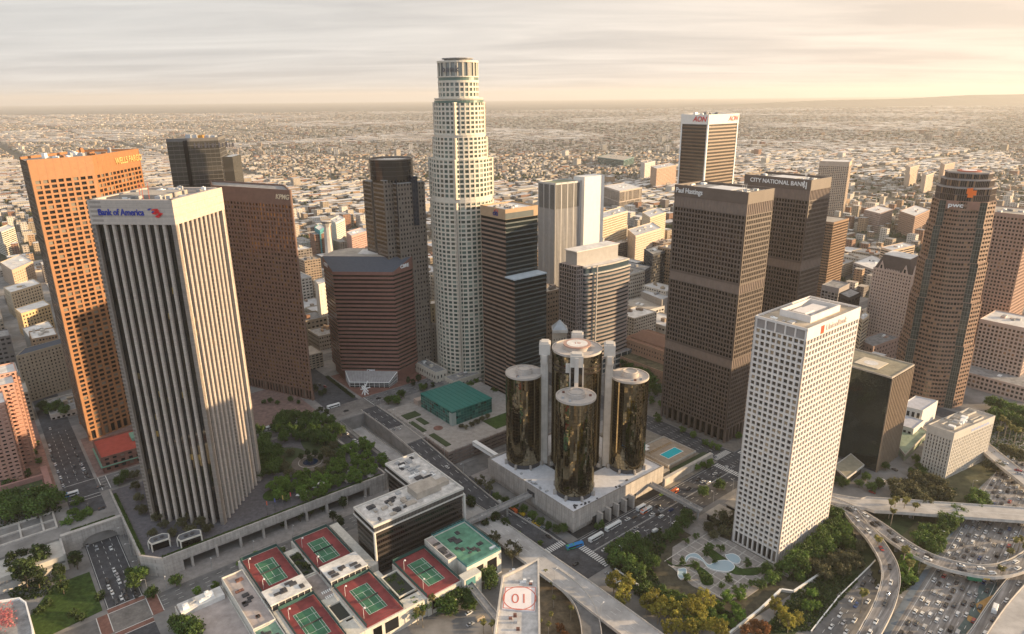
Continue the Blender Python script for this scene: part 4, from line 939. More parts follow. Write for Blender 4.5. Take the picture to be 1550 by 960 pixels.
for k in range(24):
    u, v = (rnd.uniform(3, 60), rnd.uniform(2, 6)) if k % 2 else (rnd.uniform(2, 6), rnd.uniform(30, 60)); b_ = MB(); b_.uvbox(u, u+rnd.uniform(.5, 1.8), v, v+rnd.uniform(.5, 1.4), 16.42, 16.42+rnd.uniform(.4, 1.0)); build(b_, 'rooftop_vent', (STEEL, DARKM)[k % 2], T.o)
T.finish()
MIRR = glass('bronze_mirror', (.27, .235, .16), rough=.03, metal=1.0, var=.22, spec=.5, pl=0)
MIRR.node_tree.nodes['Principled BSDF'].inputs['Specular Tint'].default_value = (1, .9, .7, 1)
def cyl_tower(name, label, u, v, r, z0, z1, nf, seed, drum=True, kind='hotel tower'):
    rr = random.Random(seed); c = W(u, v); T = Tower(name, label, kind, at=c, z=z0, group='mirrored hotel cylinders'); n = 72; fh = (z1-z0-5)/nf
    g = T.mb('mirror_glass', MIRR)
    for k in range(n):
        a0, a1 = 2*pi*k/n, 2*pi*(k+1)/n; colbias = rr.gauss(0, .014)
        for j in range(nf):
            tx, ty = rr.gauss(0, .002)+colbias, rr.gauss(0, .003); za, zb = z0+3.5+j*fh, z0+3.5+(j+1)*fh-.12
            r0, r1 = r+tx, r-tx
            g.quad((c[0]+(r0+ty)*cos(a0), c[1]+(r0+ty)*sin(a0), za), (c[0]+(r1+ty)*cos(a1), c[1]+(r1+ty)*sin(a1), za), (c[0]+(r1-ty)*cos(a1), c[1]+(r1-ty)*sin(a1), zb), (c[0]+(r0-ty)*cos(a0), c[1]+(r0-ty)*sin(a0), zb))
    T.mb('inner_core', DARKM).cyl(c[0], c[1], z0, z1-1.6, r-.35, 48); fl_ = T.mb('floor_lines', paint('bronze_mullion', (.06, .045, .03), .4, .6))
    for j in range(nf): ring(fl_, [(c[0]+(r+.05)*cos(2*pi*k/48), c[1]+(r+.05)*sin(2*pi*k/48)) for k in range(48)], z0+3.38+j*fh, z0+3.5+j*fh, .3)
    mm = T.mb('mullions', paint('bronze_mullion', (.06, .045, .03), .4, .6))
    for k in range(0, n, 2): a = 2*pi*k/n; mm.bar((c[0]+(r+.02)*cos(a), c[1]+(r+.02)*sin(a), z0+3), (c[0]+(r+.02)*cos(a), c[1]+(r+.02)*sin(a), z1-1.5), .06, 4)
    ct = [(c[0]+(r+.1)*cos(2*pi*k/64), c[1]+(r+.1)*sin(2*pi*k/64)) for k in range(64)]
    ROOFC = stone('cyl_roof_pale', (.47, .42, .375), var=.12, scale=.3)
    ring(T.mb('parapet', ROOFC), ct, z1-1.5, z1, .8); T.mb('roof', ROOFC).quad(*[(x, y, z1-.7) for x, y in inset(ct, .7)])
    for k in range(8):
        a = 2*pi*k/8+.3; w = MB(); q = Vector((cos(a), sin(a))); s = Vector((-q.y, q.x)); p = Vector(c)+q*(r-.5)
        w.prism([tuple(p-s*.6), tuple(p+q*2.4-s*.6), tuple(p+q*2.4+s*.6), tuple(p+s*.6)], z0, z0+3.6); build(w, 'base_fin', POD, T.o)
    return T, c, ROOFC
zr, zc = 88.5, 108
for i, (u, v, lab) in enumerate(((20, 20, 'front mirrored glass hotel cylinder, nearest the podium corner'), (20, 73, 'left mirrored glass hotel cylinder'), (73, 20, 'right mirrored glass hotel cylinder with gold reflections'), (73, 73, 'rear mirrored hotel cylinder hidden behind the central one'))):
    T, c, RC_ = cyl_tower('hotel_tower', lab, u, v, 13.3, 16.42, zr, 27, 50+i)
    T.mb('roof_drum', RC_).cyl(c[0], c[1], zr-.69, zr+2.2, 6.2, 36)
    rr_ = MB(); ring(rr_, [(c[0]+5.2*cos(2*pi*k/30), c[1]+5.2*sin(2*pi*k/30)) for k in range(30)], zr+2.21, zr+3.2, .5); build(rr_, 'drum_rim', RC_, T.o)
    d = Vector(W(47, 47))-Vector(c); d.normalize(); s = Vector((-d.y, d.x)); p = Vector(c)
    T.mb('roof_wall', RC_).prism([tuple(p+d*4-s*1.2), tuple(p+d*13-s*1.2), tuple(p+d*13+s*1.2), tuple(p+d*4+s*1.2)], zr-.68, zr+3.0)
    for q in range(5):
        a = rnd.uniform(0, 6.28); e = MB(); x, y = c[0]+9.5*cos(a), c[1]+9.5*sin(a); e.box(x-.8, x+.8, y-.6, y+.6, zr-.7, zr+.5); build(e, 'rooftop_unit', (STEEL, REDP)[q % 2], T.o)
    T.finish()
T, c, RC_ = cyl_tower('hotel_tower', 'taller central mirrored hotel cylinder with a round red helipad on its roof', 47, 47, 17.6, 16.42, zc, 34, 77)
T.mb('roof_drum', RC_).cyl(c[0], c[1], zc-.69, zc+2, 9.2, 40); T.mb('helipad', stone('rust_pad', (.42, .27, .22), var=.1)).cyl(c[0], c[1], zc+2.01, zc+2.9, 9.8, 40); T.mb('helipad_disc', ROOFW).cyl(c[0], c[1], zc+2.91, zc+2.97, 7.4, 40)
for z in (zc-14, zc-10.5): T.mb('lounge_band', paint('lounge_dark', (.03, .02, .015), .3)).cyl(c[0], c[1], z, z+1.2, 17.8, 64)
text('10', 5, (c[0], c[1], zc+3.0), (1, 0, 0), paint('rust_sign', (.45, .18, .12), .6), T.o, 'pad_number', .06, up=(0, 1, 0))
T.finish()
# elevator shafts between the cylinders
for i, (u, v, lab, zt) in enumerate(((30.5, 63.5, 'left white lift shaft with dark glass strips between hotel cylinders', 112), (63.5, 30.5, 'right white lift shaft with dark glass strips between hotel cylinders', 112), (32.5, 32.5, 'front lift shaft rising behind the front hotel cylinder', 111), (62, 62, 'rear lift shaft behind the central hotel cylinder', 112))):
    p = Vector(W(u, v)); T = Tower('lift_shaft', lab, 'lift shaft', at=tuple(p), z=16.42, group='hotel lift shafts'); o_ = (p-Vector(W(47, 47))).normalized(); s = Vector((-o_.y, o_.x))
    def q4(a0, a1, b0, b1): return [tuple(p+o_*a0+s*b0), tuple(p+o_*a1+s*b0), tuple(p+o_*a1+s*b1), tuple(p+o_*a0+s*b1)]
    m = T.mb('shaft', PALEC); m.prism(q4(-3.2, 1.8, -1.3, 1.3), 17, zt-9)
    for b0, b1 in ((-4.9, -3.9), (3.9, 4.9)): m.prism(q4(-3.2, 2.1, b0, b1), 17, zt-9)
    T.mb('dark_glass', MATS['black_glass']).prism(q4(-3, 1.3, -3.9, 3.9), 17, zt-9)
    m = T.mb('head_block', stone('head_block', (.55, .51, .46), var=.08)); m.prism(q4(-4.6, 3.2, -4.4, 4.4), zt-9, zt-1, True, True); m.prism(q4(-3.5, 1.9, -3.5, 3.5), zt-.99, zt+.2)
    m.prism(q4(-2.4, .9, -7.4, -4.41), zt-14, zt-8.2, True, True)
    m.prism(q4(-2.4, .9, 4.41, 7.4), zt-14.5, zt-8.7, True, True) if i != 2 else m.prism(q4(2.61, 4.4, -1.4, 1.4), 88, zt-2, True, True)
    for z in (96, 100): T.mb('frame', PALEC).prism(q4(1.3, 2.6, -1.2, 1.2), z, z+1, True, True)
    T.finish()

# footbridges
def bridge(label, a, b, z, w=2.3, h=3.2, posts=(), mat=CONC, roof=True, group='covered footbridges'):
    T = Tower('footbridge', label, 'footbridge', at=a, z=z, group=group); a_, b_ = Vector(a), Vector(b); d = (b_-a_).normalized(); s = Vector((-d.y, d.x))
    q = lambda p, o: tuple(p+s*o)
    T.mb('deck', mat).prism([q(a_, -w), q(b_, -w), q(b_, w), q(a_, w)], z-1.0, z, True, True)
    for o in (-w, w-.3): T.mb('side_wall', mat).prism([q(a_, o), q(b_, o), q(b_, o+.3), q(a_, o+.3)], z+.002, z+1.3)
    if roof:
        T.mb('roof', mat).prism([q(a_, -w-.2), q(b_, -w-.2), q(b_, w+.2), q(a_, w+.2)], z+h-.4, z+h, True, True)
        n = int((b_-a_).length/4)
        for k in range(n+1):
            c = a_.lerp(b_, k/n)
            for o in (-w+.05, w-.25): T.mb('posts', mat).prism([q(c, o), q(c+d*.3, o), q(c+d*.3, o+.2), q(c, o+.2)], z+1.3, z+h-.4)
    for f in posts: c = a_.lerp(b_, f); P_ = MB(); P_.cyl(c.x, c.y, 0, z-1.0, .9, 12); build(P_, 'pier', mat, T.o)
    T.finish()
bridge('concrete footbridge from the dark office block to the hotel podium', W(-54.5, 44), W(-.1, 43), 10.5, posts=(.62,), roof=False)
bridge('white footbridge between the parking structure and the hotel podium', W(12, 126), W(12, 92.2), 11.5, 1.6, 2.8, mat=WHITEP)
bridge('concrete footbridge crossing the wide street beside the fire engine', W(77, -.5), W(77, -44), 8.5, 2.2, roof=False, posts=(.95,))
bridge('footbridge from the tennis club to the pointed tower', W(-86, .5), W(-93, -50), 9.5, 2.0, roof=False)

# ================================================================ DARK OFFICE BLOCK, L-SHAPED, WHITE ROOF
T = Tower('office_block', 'low black glass office block with a white L shaped roof beside the tennis courts', 'building', at=W(-87, 75)); H = 36
OB = stone('office_white', (.60, .57, .52), var=.06)
lp = [W(-119, 46), W(-54, 46), W(-54, 106), W(-78, 106), W(-78, 72), W(-119, 72)]
gb = glass('black_office_glass', (.012, .010, .009), rough=.08, light=(.3, .16, .05), pl=.02); SPB = stone('black_spandrel', (.055, .045, .04), rough=.35, spec=.5)
ribbon(T, inset(lp, 1.0), 2, H-4.5, 8, 1.6, SPB, gb, dep=.12, mull=paint('black_mull', (.02, .02, .02), .4), mstep=1.5)
ring(T.mb('louvre_band', stone('louvre_grey2', (.22, .2, .18), var=.1)), inset(lp, .5), H-4.3, H-1.2, 1.0)
n = len(lp)
for i in range(n):
    a, b = inset(lp, .35)[i], inset(lp, .35)[(i+1) % n]; Lf = hypot(b[0]-a[0], b[1]-a[1])
    for k in range(int(Lf/1.0)): T.mb('louvre_fins', paint('fin_dark', (.04, .035, .03), .6)).ebox(a, b, k*1.0+.2, k*1.0+.55, H-4.2, H-1.3, -.2, .15)
ring(T.mb('white_cornice', OB), inset(lp, -.3), H-5, H-4.3, 1.2); ring(T.mb('parapet', OB), lp, H-1.2, H+.3, .8)
T.mb('roof', stone('patched_white_roof', (.62, .59, .55), var=.4, scale=.22)).quad(*[(x, y, H-.6) for x, y in inset(lp, .75)])
for c in (lp[0], lp[1], lp[2]): p = Vector(c); T.mb('corner_column', OB).cyl(p.x+.1, p.y+.1, 0, H-5, .8, 8)
T.mb('penthouse', ROOFT).uvbox(-84, -66, 54, 66, H-.59, H+4); T.mb('penthouse', ROOFT).uvbox(-65.9, -58, 57, 63, H-.59, H+2.2)
equip(T, -116, -86, 49, 70, H-.6, 22, rnd, 1.4, mats=(STEEL, DARKM, ROOFT)); equip(T, -75, -57, 70, 103, H-.6, 22, rnd, 1.2, mats=(STEEL, DARKM, WHITEP)); T.finish()

# ================================================================ TENNIS CLUB
CLW = stone('club_white', (.62, .59, .52), var=.12, streak=.12)
COURTG = stone('court_green', (.055, .17, .095), var=.28, scale=.18); COURTR = stone('court_red', (.25, .055, .055), var=.3, scale=.15)
NETM = paint('windscreen_green', (.03, .10, .085), .8)
T = Tower('tennis_club', 'low white club building whose rooftops carry the red and green tennis courts', 'building', at=W(-128, 50))
base = T.mb('club_wall', CLW); cz = 12.0
slabs = [(-183, -159, 54, 100), (-183, -159, 0, 53.95), (-158.95, -151, 30, 90), (-150.9, -127, 54, 98), (-150.9, -126, 0, 53.95), (-158.95, -151, 0, 12), (-125.9, -113, 0, 8), (-113, -90, -1, 38), (-125.9, -122, 20, 38), (-158.95, -155, 12, 30), (-125, -119.5, 44, 98)]
for a in slabs: base.uvbox(*a, 0, cz-.3-.001*slabs.index(a))
T.mb('court_slab', stone('club_deck', (.30, .26, .24), var=.3, scale=.2)).uvbox(-158.9, -151, 36, 58, cz-.29, cz+.02)
def court(u0, u1, v0, v1, z=cz):
    ku = (u0+u1)/2; kv = (v0+v1)/2; S = MB(); S.uvbox(u0, u1, v0, v1, z-.28, z); s = build(S, 'court_surface', COURTR, T.o)
    g_ = MB(); g_.uvbox(ku-5.6, ku+5.6, kv-12.0, kv+12.0, z+.001, z+.03); build(g_, 'court_playing_area', COURTG, s, loc=None)
    ln = MB()
    def l(a0, a1, b0, b1): ln.uvbox(ku+a0, ku+a1, kv+b0, kv+b1, z+.031, z+.05)
    for a in (-5.5, 5.37, -4.1, 4.0): l(a, a+.12, -11.9, 11.9)
    for b_ in (-11.9, 11.78, -6.4, 6.3): l(-5.5, 5.49, b_, b_+.12)
    l(-.06, .06, -6.3, 6.3); build(ln, 'court_lines', WHITEP, s)
    nt = MB(); nt.uvbox(ku-6.2, ku+6.2, kv-.04, kv+.04, z+.06, z+1.0); build(nt, 'net', DARKM, s)
    f = MB(); w = MB()
    for k in range(9): 
        for (uu, vv) in ((u0, v0+(v1-v0)*k/8), (u1, v0+(v1-v0)*k/8)): p = W(uu, vv); f.bar((*p, z), (*p, z+3.6), .07, 4)
    for (a, b_) in (((u0, v0), (u0, v1)), ((u1, v0), (u1, v1)), ((u0, v0), (u1, v0)), ((u0, v1), (u1, v1))):
        for zz in (z+3.6, z+1.9): f.bar((*W(*a), zz), (*W(*b_), zz), .06, 4)
    build(f, 'fence_frame', DARKM, T.o)
    for (uu0, uu1, vv0, vv1) in ((u0-.05, u0+.03, v0, v1), (u0, u1, v1-.03, v1+.05), (u1-.03, u1+.05, v0, v1)): w.uvbox(uu0, uu1, vv0, vv1, z+.3, z+2.4)
    build(w, 'windscreen', NETM, T.o)
    for uu in (u0+2, ):
        for vv in (v0+7, v1-10):
            L_ = MB(); p = W(uu, vv); L_.bar((*p, z), (*p, z+6.5), .1); q_ = W(uu+.9, vv); L_.bar((*p, z+6.4), (*q_, z+6.6), .07, 4); L_.cyl(q_[0], q_[1], z+6.3, z+6.75, .55, 10); build(L_, 'court_light', WHITEP, T.o)
for a in ((-182, -160, 58, 98), (-150, -127.5, 57, 97), (-180, -160, 2, 43), (-149, -127, 1, 40), (-112.5, -90.5, 0, 38)): court(*a)
for a in ((-183.5, -160, 35+8.5, 57.5), (-150.5, -127, 40.5, 56.5)):
    wr = MB(); wr.uvbox(a[0], a[1]-.2, a[2], a[3], 16.2, 17); build(wr, 'white_pavilion_roof', stone('stained_white_roof', (.68, .66, .62), var=.35, scale=.12), T.o)
    pw_ = T.mb('pavilion_wall', DARKM); pw_.uvbox(a[0]+1, a[1]-1.2, a[2]+1, a[3]-1, cz-.25, 16.19)
    for k in range(7):
        for vv in (a[2]+.4, a[3]-.8): x = a[0]+.5+k*(a[1]-a[0]-1.6)/6; T.mb('pavilion_columns', CLW).uvbox(x, x+.4, vv, vv+.4, cz-.2, 16.19)
# sunken green courtyards
for (u0, u1, v0, v1) in ((-158, -151.6, 60, 84), (-125, -119.8, 0.5, 0.9), (-158, -151.5, 14, 28), (-124, -114.5, 10, 30)):
    if v1-v0 < 1: continue
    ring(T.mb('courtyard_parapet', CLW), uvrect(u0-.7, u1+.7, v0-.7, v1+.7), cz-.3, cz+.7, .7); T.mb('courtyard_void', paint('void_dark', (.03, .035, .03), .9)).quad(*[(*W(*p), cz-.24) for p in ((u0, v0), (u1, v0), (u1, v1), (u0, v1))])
# lower-left wing
w1 = uvrect(-196, -184, 36, 88); base.prism(w1, 0, 12.8); ring(base, w1, 12.8, 13.9, .5); T.mb('dusty_roof', stone('pinkish_roof', (.42, .36, .33), var=.25, scale=.15)).quad(*[(x, y, 13.0) for x, y in inset(w1, .5)])
w2 = uvrect(-196.2, -184, 18, 35.9); base.prism(w2, 0, 12.2); ring(base, w2, 12.2, 13.2, .5); T.mb('green_roof', stone('mint_roof', (.20, .33, .24), var=.2, scale=.3)).quad(*[(x, y, 12.5) for x, y in inset(w2, .5)])
w3 = uvrect(-222, -196.3, 0, 88); base.prism(w3, 0, 7.5); ring(base, w3, 7.5, 8.3, .4); T.mb('dusty_roof', MATS['pinkish_roof']).quad(*[(x, y, 7.6) for x, y in inset(w3, .4)])
T.mb('plant_deck', ROOFW).uvbox(-221, -198, 77, 86, 7.62, 10.5)
equip(T, -220, -199, 78, 85, 10.52, 9, rnd, 2.0, mats=(stone('verdigris', (.16, .3, .22)), STEEL, WHITEP)); equip(T, -194, -186, 40, 85, 13.0, 8, rnd, .7, mats=(DARKM, REDP)); equip(T, -194, -186, 20, 34, 12.5, 5, rnd, .9, mats=(DARKM,))
equip(T, -181, -162, 44, 56, 17.01, 6, rnd, .35, mats=(DARKM,)); equip(T, -149, -129, 41, 56, 17.01, 6, rnd, .35, mats=(DARKM,))
# right wing: green sports deck and clubhouse
w4 = uvrect(-84, -58.5, 2, 40); base.prism(w4, 0, 15); ring(base, w4, 15, 16, .5); T.mb('green_deck', stone('mint_deck', (.13, .30, .20), var=.3, scale=.2)).quad(*[(x, y, 15.3) for x, y in inset(w4, .5)])
f = T.mb('deck_fence', stone('teal_fence', (.08, .22, .22)))
for i in range(4):
    a, b = w4[i], w4[(i+1) % 4]; Lf = hypot(b[0]-a[0], b[1]-a[1]); f.ebox(a, b, .3, Lf-.3, 18.2, 18.4, -.2, -.1); f.ebox(a, b, .3, Lf-.3, 16, 17.4, -.16, -.12)
    for k in range(int(Lf/3)): f.ebox(a, b, .3+k*3, .45+k*3, 16, 18.3, -.22, -.08)
equip(T, -82, -62, 5, 36, 15.3, 10, rnd, .5, mats=(DARKM,)); equip(T, -63, -60, 6, 10, 15.3, 1, rnd, 1.8, mats=(WHITEP,))
w5 = uvrect(-90, -84.1, 12, 38); base.prism(w5, 0, 17.5); ring(base, w5, 17.5, 18.3, .4); T.mb('dusty_roof', MATS['pinkish_roof']).quad(*[(x, y, 17.6) for x, y in inset(w5, .4)]); equip(T, -89, -86, 14, 34, 17.6, 4, rnd, .4, mats=(DARKM,))
w6 = uvrect(-90, -78, -4, 1.9); base.prism(w6, 0, 14); T.mb('bridge_portal', stone('teal_fence', (.08, .22, .22))).uvbox(-88.8, -82.2, -4.2, -3.9, 8.4, 13.3)
for (u0, u1, v, z0, z1) in ((-146, -141, -.08, 3, 10), (-139, -131, -.08, 3, 10), (-110, -104, -1.08, 3, 9), (-101, -95, -1.08, 3, 9), (-77, -72, 1.92, 3, 13), (-69, -62, 1.92, 3, 13)):
    T.mb('dark_openings', GL).uvbox(u0, u1, v-.05, v+.4, z0, z1)
T.mb('dark_openings', GL).uvbox(-58.6, -58.45, 8, 16, 3, 13); T.mb('dark_openings', GL).uvbox(-58.6, -58.45, 20, 30, 3, 13)
for k in range(7): q = W(-150+k*2.8, 43+rnd.uniform(-2, 1));
T.mb('planter', CLW).cyl(*W(-119, 4), 0, 3.0, 3.0, 20)
T.finish()
# club furniture
for k in range(10):
    u, v = -156+(k % 5)*1.1, 20-(k//5)*3+38; 
    t_ = thing('sun_lounger', 'small white %s on the pinkish club terrace, %s from the left' % ('lounger', ordn(k)), 'lounger', (*W(u, v-18 if k < 5 else v-20), cz+.05), 'club terrace loungers', TH)
    q = MB(); q.box(-.3, .3, -.9, .5, .25, .35); q.prism([(-.3, .5), (.3, .5), (.3, 1.0), (-.3, 1.0)], .25, .7); build(q, 'seat', WHITEP, t_, local=True)
    q = MB(); [q.bar((x, y, 0), (x, y, .25), .04, 4) for x in (-.25, .25) for y in (-.8, .4)]; build(q, 'legs', STEEL, t_, local=True)

# ================================================================ RAISED GARDEN PLAZA of the bank tower
T = Tower('plaza_deck', 'raised concrete plaza deck on piers with a clipped hedge edge around the bank tower', 'plaza', at=W(-150, 180))
PD = stone('plaza_concrete', (.44, .405, .37), var=.14, scale=.12, streak=.2, block=(3.0, 2.4, .06))
deck = [W(-228, 141), W(-218, 129), W(-66, 128), W(-66, 136), W(-73, 236), W(-228, 236)]
T.mb('paving', PLAZAP).prism(inset(deck, .3), 10.2, 12.35, True, True)
n = len(deck); m = T.mb('fascia', PD)
for i in (0, 1, 2, 3, 5):
    a, b = deck[i], deck[(i+1) % n]; Lf = hypot(b[0]-a[0], b[1]-a[1]); m.ebox(a, b, 0, Lf, 8.8, 13.6, -1.2, 0); m.ebox(a, b, 0, Lf, 6.9, 8.2, -2.4, -.6) if i != 0 else m.ebox(a, b, -.01, Lf+.01, 0, 8.81, -4, -.02)
    if i in (1, 0): m.ebox(a, b, 0, Lf, 8.2, 8.9, -2.4, -.3)
a, b = deck[1], deck[2]
bs = deck[1]; L12 = hypot(b[0]-a[0], b[1]-a[1])
for k in range(10):
    s = 16+k*14.8
    if s < L12-1: q = MB(); q.ebox(a, b, s-.7, s+.7, 0, 8.79, -2.2, .12); build(q, 'pier', PD, T.o)
m.ebox(a, b, 0, L12, 8.2, 8.85, -2.6, -.2)
q = MB(); q.prism([W(-228, 141), W(-218, 129), W(-207, 129), W(-212, 139)][:4], 0, 8.75); build(q, 'corner_bastion', PD, T.o)
for k in range(5): q = MB(); q.uvbox(-228, -226.5, 150+k*14, 152+k*14, 0, 8.79); build(q, 'pier', PD, T.o)
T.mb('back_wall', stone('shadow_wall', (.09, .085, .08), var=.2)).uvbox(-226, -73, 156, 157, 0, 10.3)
q = MB(); q.uvbox(-80, -66, 128.5, 138, 0, 10); build(q, 'corner_bastion', PD, T.o)
ST = MB(); ST.uvbox(-78.5, -74.5, 131, 135, 12.36, 14.2); build(ST, 'stair_head', PD, T.o)
T.finish()
hdg = MB(); rh = random.Random(5)
def leafbox(mb, a, b, w, z, h, n, r):
    a, b = Vector(a), Vector(b); d = (b-a).normalized(); s = Vector((-d.y, d.x)); L = (b-a).length
    for k in range(n):
        p = a+d*r.uniform(0, L)+s*r.uniform(-w/2, w/2); zz = z+h*r.random()**.5; q = .35
        v1 = Vector((r.gauss(0, 1), r.gauss(0, 1), r.gauss(0, 1))).normalized()*q; v2 = v1.cross(Vector((r.gauss(0, 1), r.gauss(0, 1), r.gauss(0, 1)))).normalized()*q; c = Vector((p.x, p.y, zz))
        mb.quad(tuple(c-v1-v2), tuple(c+v1-v2), tuple(c+v1+v2), tuple(c-v1+v2))
HEDGE = leafmat('hedge_leaves', (.06, .11, .02), (.10, .16, .035)); DHEDGE = leafmat('dark_hedge_leaves', (.03, .055, .015), (.05, .08, .02))
def hedge(label, pts, w, z, h, mat=HEDGE, dens=14):
    t_ = thing('hedge', label, 'hedge', (*pts[0], z)); hm, cm = MB(), MB()
    for a, b in zip(pts, pts[1:]):
        L = hypot(b[0]-a[0], b[1]-a[1]); d = Vector((b[0]-a[0], b[1]-a[1]))/L; s = Vector((-d.y, d.x))*w/2*.9; a_, b_ = Vector(a), Vector(b)
        cm.prism([tuple(a_-s), tuple(b_-s), tuple(b_+s), tuple(a_+s)], z, z+h*.8); leafbox(hm, a, b, w, z+h*.2, h*.85, int(L*w*dens), rh)
    build(cm, 'hedge_core', stone('hedge_core', (.05, .08, .02), var=.4, scale=2), t_); build(hm, 'foliage', mat, t_)
hedge('long bright green clipped hedge along the front parapet of the raised plaza', [W(-217.5, 131.2), W(-70, 130.2)], 2.2, 12.36, 1.0)
hedge('clipped green hedge along the left parapet of the raised plaza', [W(-226, 141), W(-226, 200), W(-226, 228)], 2.4, 12.36, 1.0)
hedge('clipped hedge beside the parked cars at the right edge of the raised plaza', [W(-70, 140), W(-76.5, 232)], 1.8, 12.36, 1.1)
hedge('dark planting strip running down to the hill intersection', [W(-22, 268), W(-20, 330)], 3, PZ, 1.5, DHEDGE)
# small octagonal pavilions on the plaza
for k, (u, v, w_, lab) in enumerate(((-215.5, 145, 10, 'left grey roofed glass pavilion on the plaza corner'), (-200, 136.5, 12, 'right grey roofed glass pavilion on the plaza front'))):
    c = W(u, v); T = Tower('plaza_pavilion', lab, 'pavilion', at=c, z=12.36, group='plaza corner pavilions')
    pg = [W(u-w_/2, v-3.5), W(u+w_/2, v-4.2), W(u+w_/2+1, v+1), W(u+w_/2-2, v+4), W(u-w_/2+1, v+4), W(u-w_/2-1, v+1)]
    T.mb('glass', GL).prism(inset(pg, .5), 12.36, 17.2); ring(T.mb('white_fascia', CLW), pg, 17.2, 18.2, .5); T.mb('roof', stone('dark_grey_roof', (.13, .135, .145), var=.15)).quad(*[(x, y, 18.0) for x, y in inset(pg, .45)])
    for p in pg: T.mb('white_posts', CLW).cyl(p[0], p[1], 12.36, 17.2, .42, 8)
    for j in (-1.8, 1.8): e = MB(); p = W(u+j, v); e.cyl(p[0], p[1], 18.0, 18.5, 1.2, 16); build(e, 'roof_fan', DARKM, T.o)
    T.finish()
# garden beds, pool and paving on the plaza
gp = 12.36
def disc(u, v, ru, rv, n=40): return [W(u+ru*cos(2*pi*k/n), v+rv*sin(2*pi*k/n)) for k in range(n)]
GC_ = U(470, 700, gp)
q = MB(); q.prism(disc(-104, 178, 30, 34, 48)[:], gp, gp+.12); 
for nm, poly_, mat_, dz in (('garden_bed', disc(-100, 160, 19, 13), stone('shrubby', (.05, .07, .03)), .25), ('garden_bed', disc(-118, 200, 20, 19), MATS.get('shrubby') or DIRT, .25), ('garden_bed', disc(-86, 196, 11, 32), MATS.get('shrubby') or DIRT, .27), ('front_lawn', disc(*U(418, 748, gp), 9, 8), GRASS, .31), ('circular_terrace', disc(GC_[0], GC_[1], 14, 14), stone('terrace_brown', (.13, .115, .10), var=.2), .4)):
    T_ = MB(); T_.prism(poly_, gp, gp+dz); struct(nm, T_, mat_)
T = Tower('reflecting_pool', 'round dark blue sunken pool in the middle of the garden plaza', 'pool', at=W(*GC_), z=gp); ring(T.mb('stone_rim', CLW if 0 else PD), disc(GC_[0], GC_[1], 9, 9), gp+.4, gp+.8, .5)
T.mb('water', paint('deep_blue_water', (.01, .03, .07), .05, spec=.9)).prism(disc(GC_[0], GC_[1], 5.5, 5.5), gp+.41, gp+.5); T.finish()
for k, (u, v) in enumerate(((-84, 150), (-79, 143))):
    T = Tower('reflecting_pool', 'blue rectangular pool near the plaza front, %s one' % ('upper', 'lower')[k], 'pool', at=W(u, v), z=gp); pg = uvrect(u-2, u+3, v-1.6, v+1.6); ring(T.mb('stone_rim', PD), pg, gp, gp+.5, .4); T.mb('water', paint('blue_water', (.02, .08, .22), .06, spec=.9)).prism(inset(pg, .38), gp, gp+.3); T.finish()
for k in range(9):
    u, v = -128+k*3.3, 141+(k % 2)*2.4+k*.6; c = W(u, v)
    T = Tower('patio_umbrella', 'white square %s umbrella, %s in the cafe row on the plaza' % ('cafe', ordn(k)), 'umbrella', at=c, z=gp, group='cafe umbrellas on the plaza'); T.mb('canopy', WHITEP).loft([(c[0]-1.4, c[1]-1.4), (c[0]+1.4, c[1]-1.4), (c[0]+1.4, c[1]+1.4), (c[0]-1.4, c[1]+1.4)], gp+2.4, [(c[0]-.05, c[1]-.05), (c[0]+.05, c[1]-.05), (c[0]+.05, c[1]+.05), (c[0]-.05, c[1]+.05)], gp+3.1); T.mb('pole', STEEL).bar((*c, gp), (*c, gp+3.1), .05); T.finish()
for k in range(4):
    u, v = -152+k*5.4, 134.5; c = W(u, v); T = Tower('flagpole', '%s flagpole from the left along the plaza parapet' % ordn(k), 'flagpole', at=c, z=gp, group='plaza flagpoles'); T.mb('pole', DARKM).bar((*c, gp), (*c, gp+11), .09)
    T.mb('flag', paint('flag_%d' % k, ((.55, .12, .06), (.1, .12, .35), (.5, .35, .1), (.6, .1, .1))[k], .8)).prism([(c[0]+.1, c[1]), (c[0]+.9, c[1]-.2), (c[0]+.9, c[1]-.12), (c[0]+.1, c[1]+.08)], gp+7.6, gp+10.6, True, True); T.finish()
# stone benches
for k, (u, v) in enumerate(((-107, 147), (-120, 151), (-131, 163), (-93, 141))):
    c = W(u, v); T = Tower('stone_planter_wall', '%s pale stone planter wall edging the plaza lawns from the front' % ordn(k), 'planter wall', at=c, z=gp, group='plaza planter walls'); T.mb('stone', PALEC).uvbox(u-1, u+.2, v-5, v+4, gp+.3, gp+1.3); T.mb('stone_cap', PD).uvbox(u-1.2, u+.4, v-5.2, v+4.2, gp+1.31, gp+1.45); T.finish()

# tunnel portal wall under the hill street
T = Tower('tunnel_portal', 'arched concrete tunnel portal swallowing the lower street under the hill', 'tunnel portal', at=W(-242, 195)); PT = PD; pa, pb = W(-262, 195.5), W(-228, 195.5)
mm = T.mb('arched_wall', PT); n = 22
def arcz(u): x = (u+242)/10.6; return 7.6*sqrt(max(0, 1-abs(x)**2.6)) if abs(x) < 1 else 0
for k in range(34):
    u0_, u1_ = -262+k, -261+k; z_ = (arcz(u0_+.5)); mm.uvbox(u0_, u1_, 194, 196, z_, 13.4)
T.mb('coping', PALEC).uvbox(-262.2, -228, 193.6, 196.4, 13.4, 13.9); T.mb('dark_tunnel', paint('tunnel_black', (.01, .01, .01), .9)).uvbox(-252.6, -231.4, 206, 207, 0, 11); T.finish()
hedge('green planting along the top of the tunnel portal', [W(-256, 198.5), W(-231, 198.5)], 2.2, PZ, 1.2)

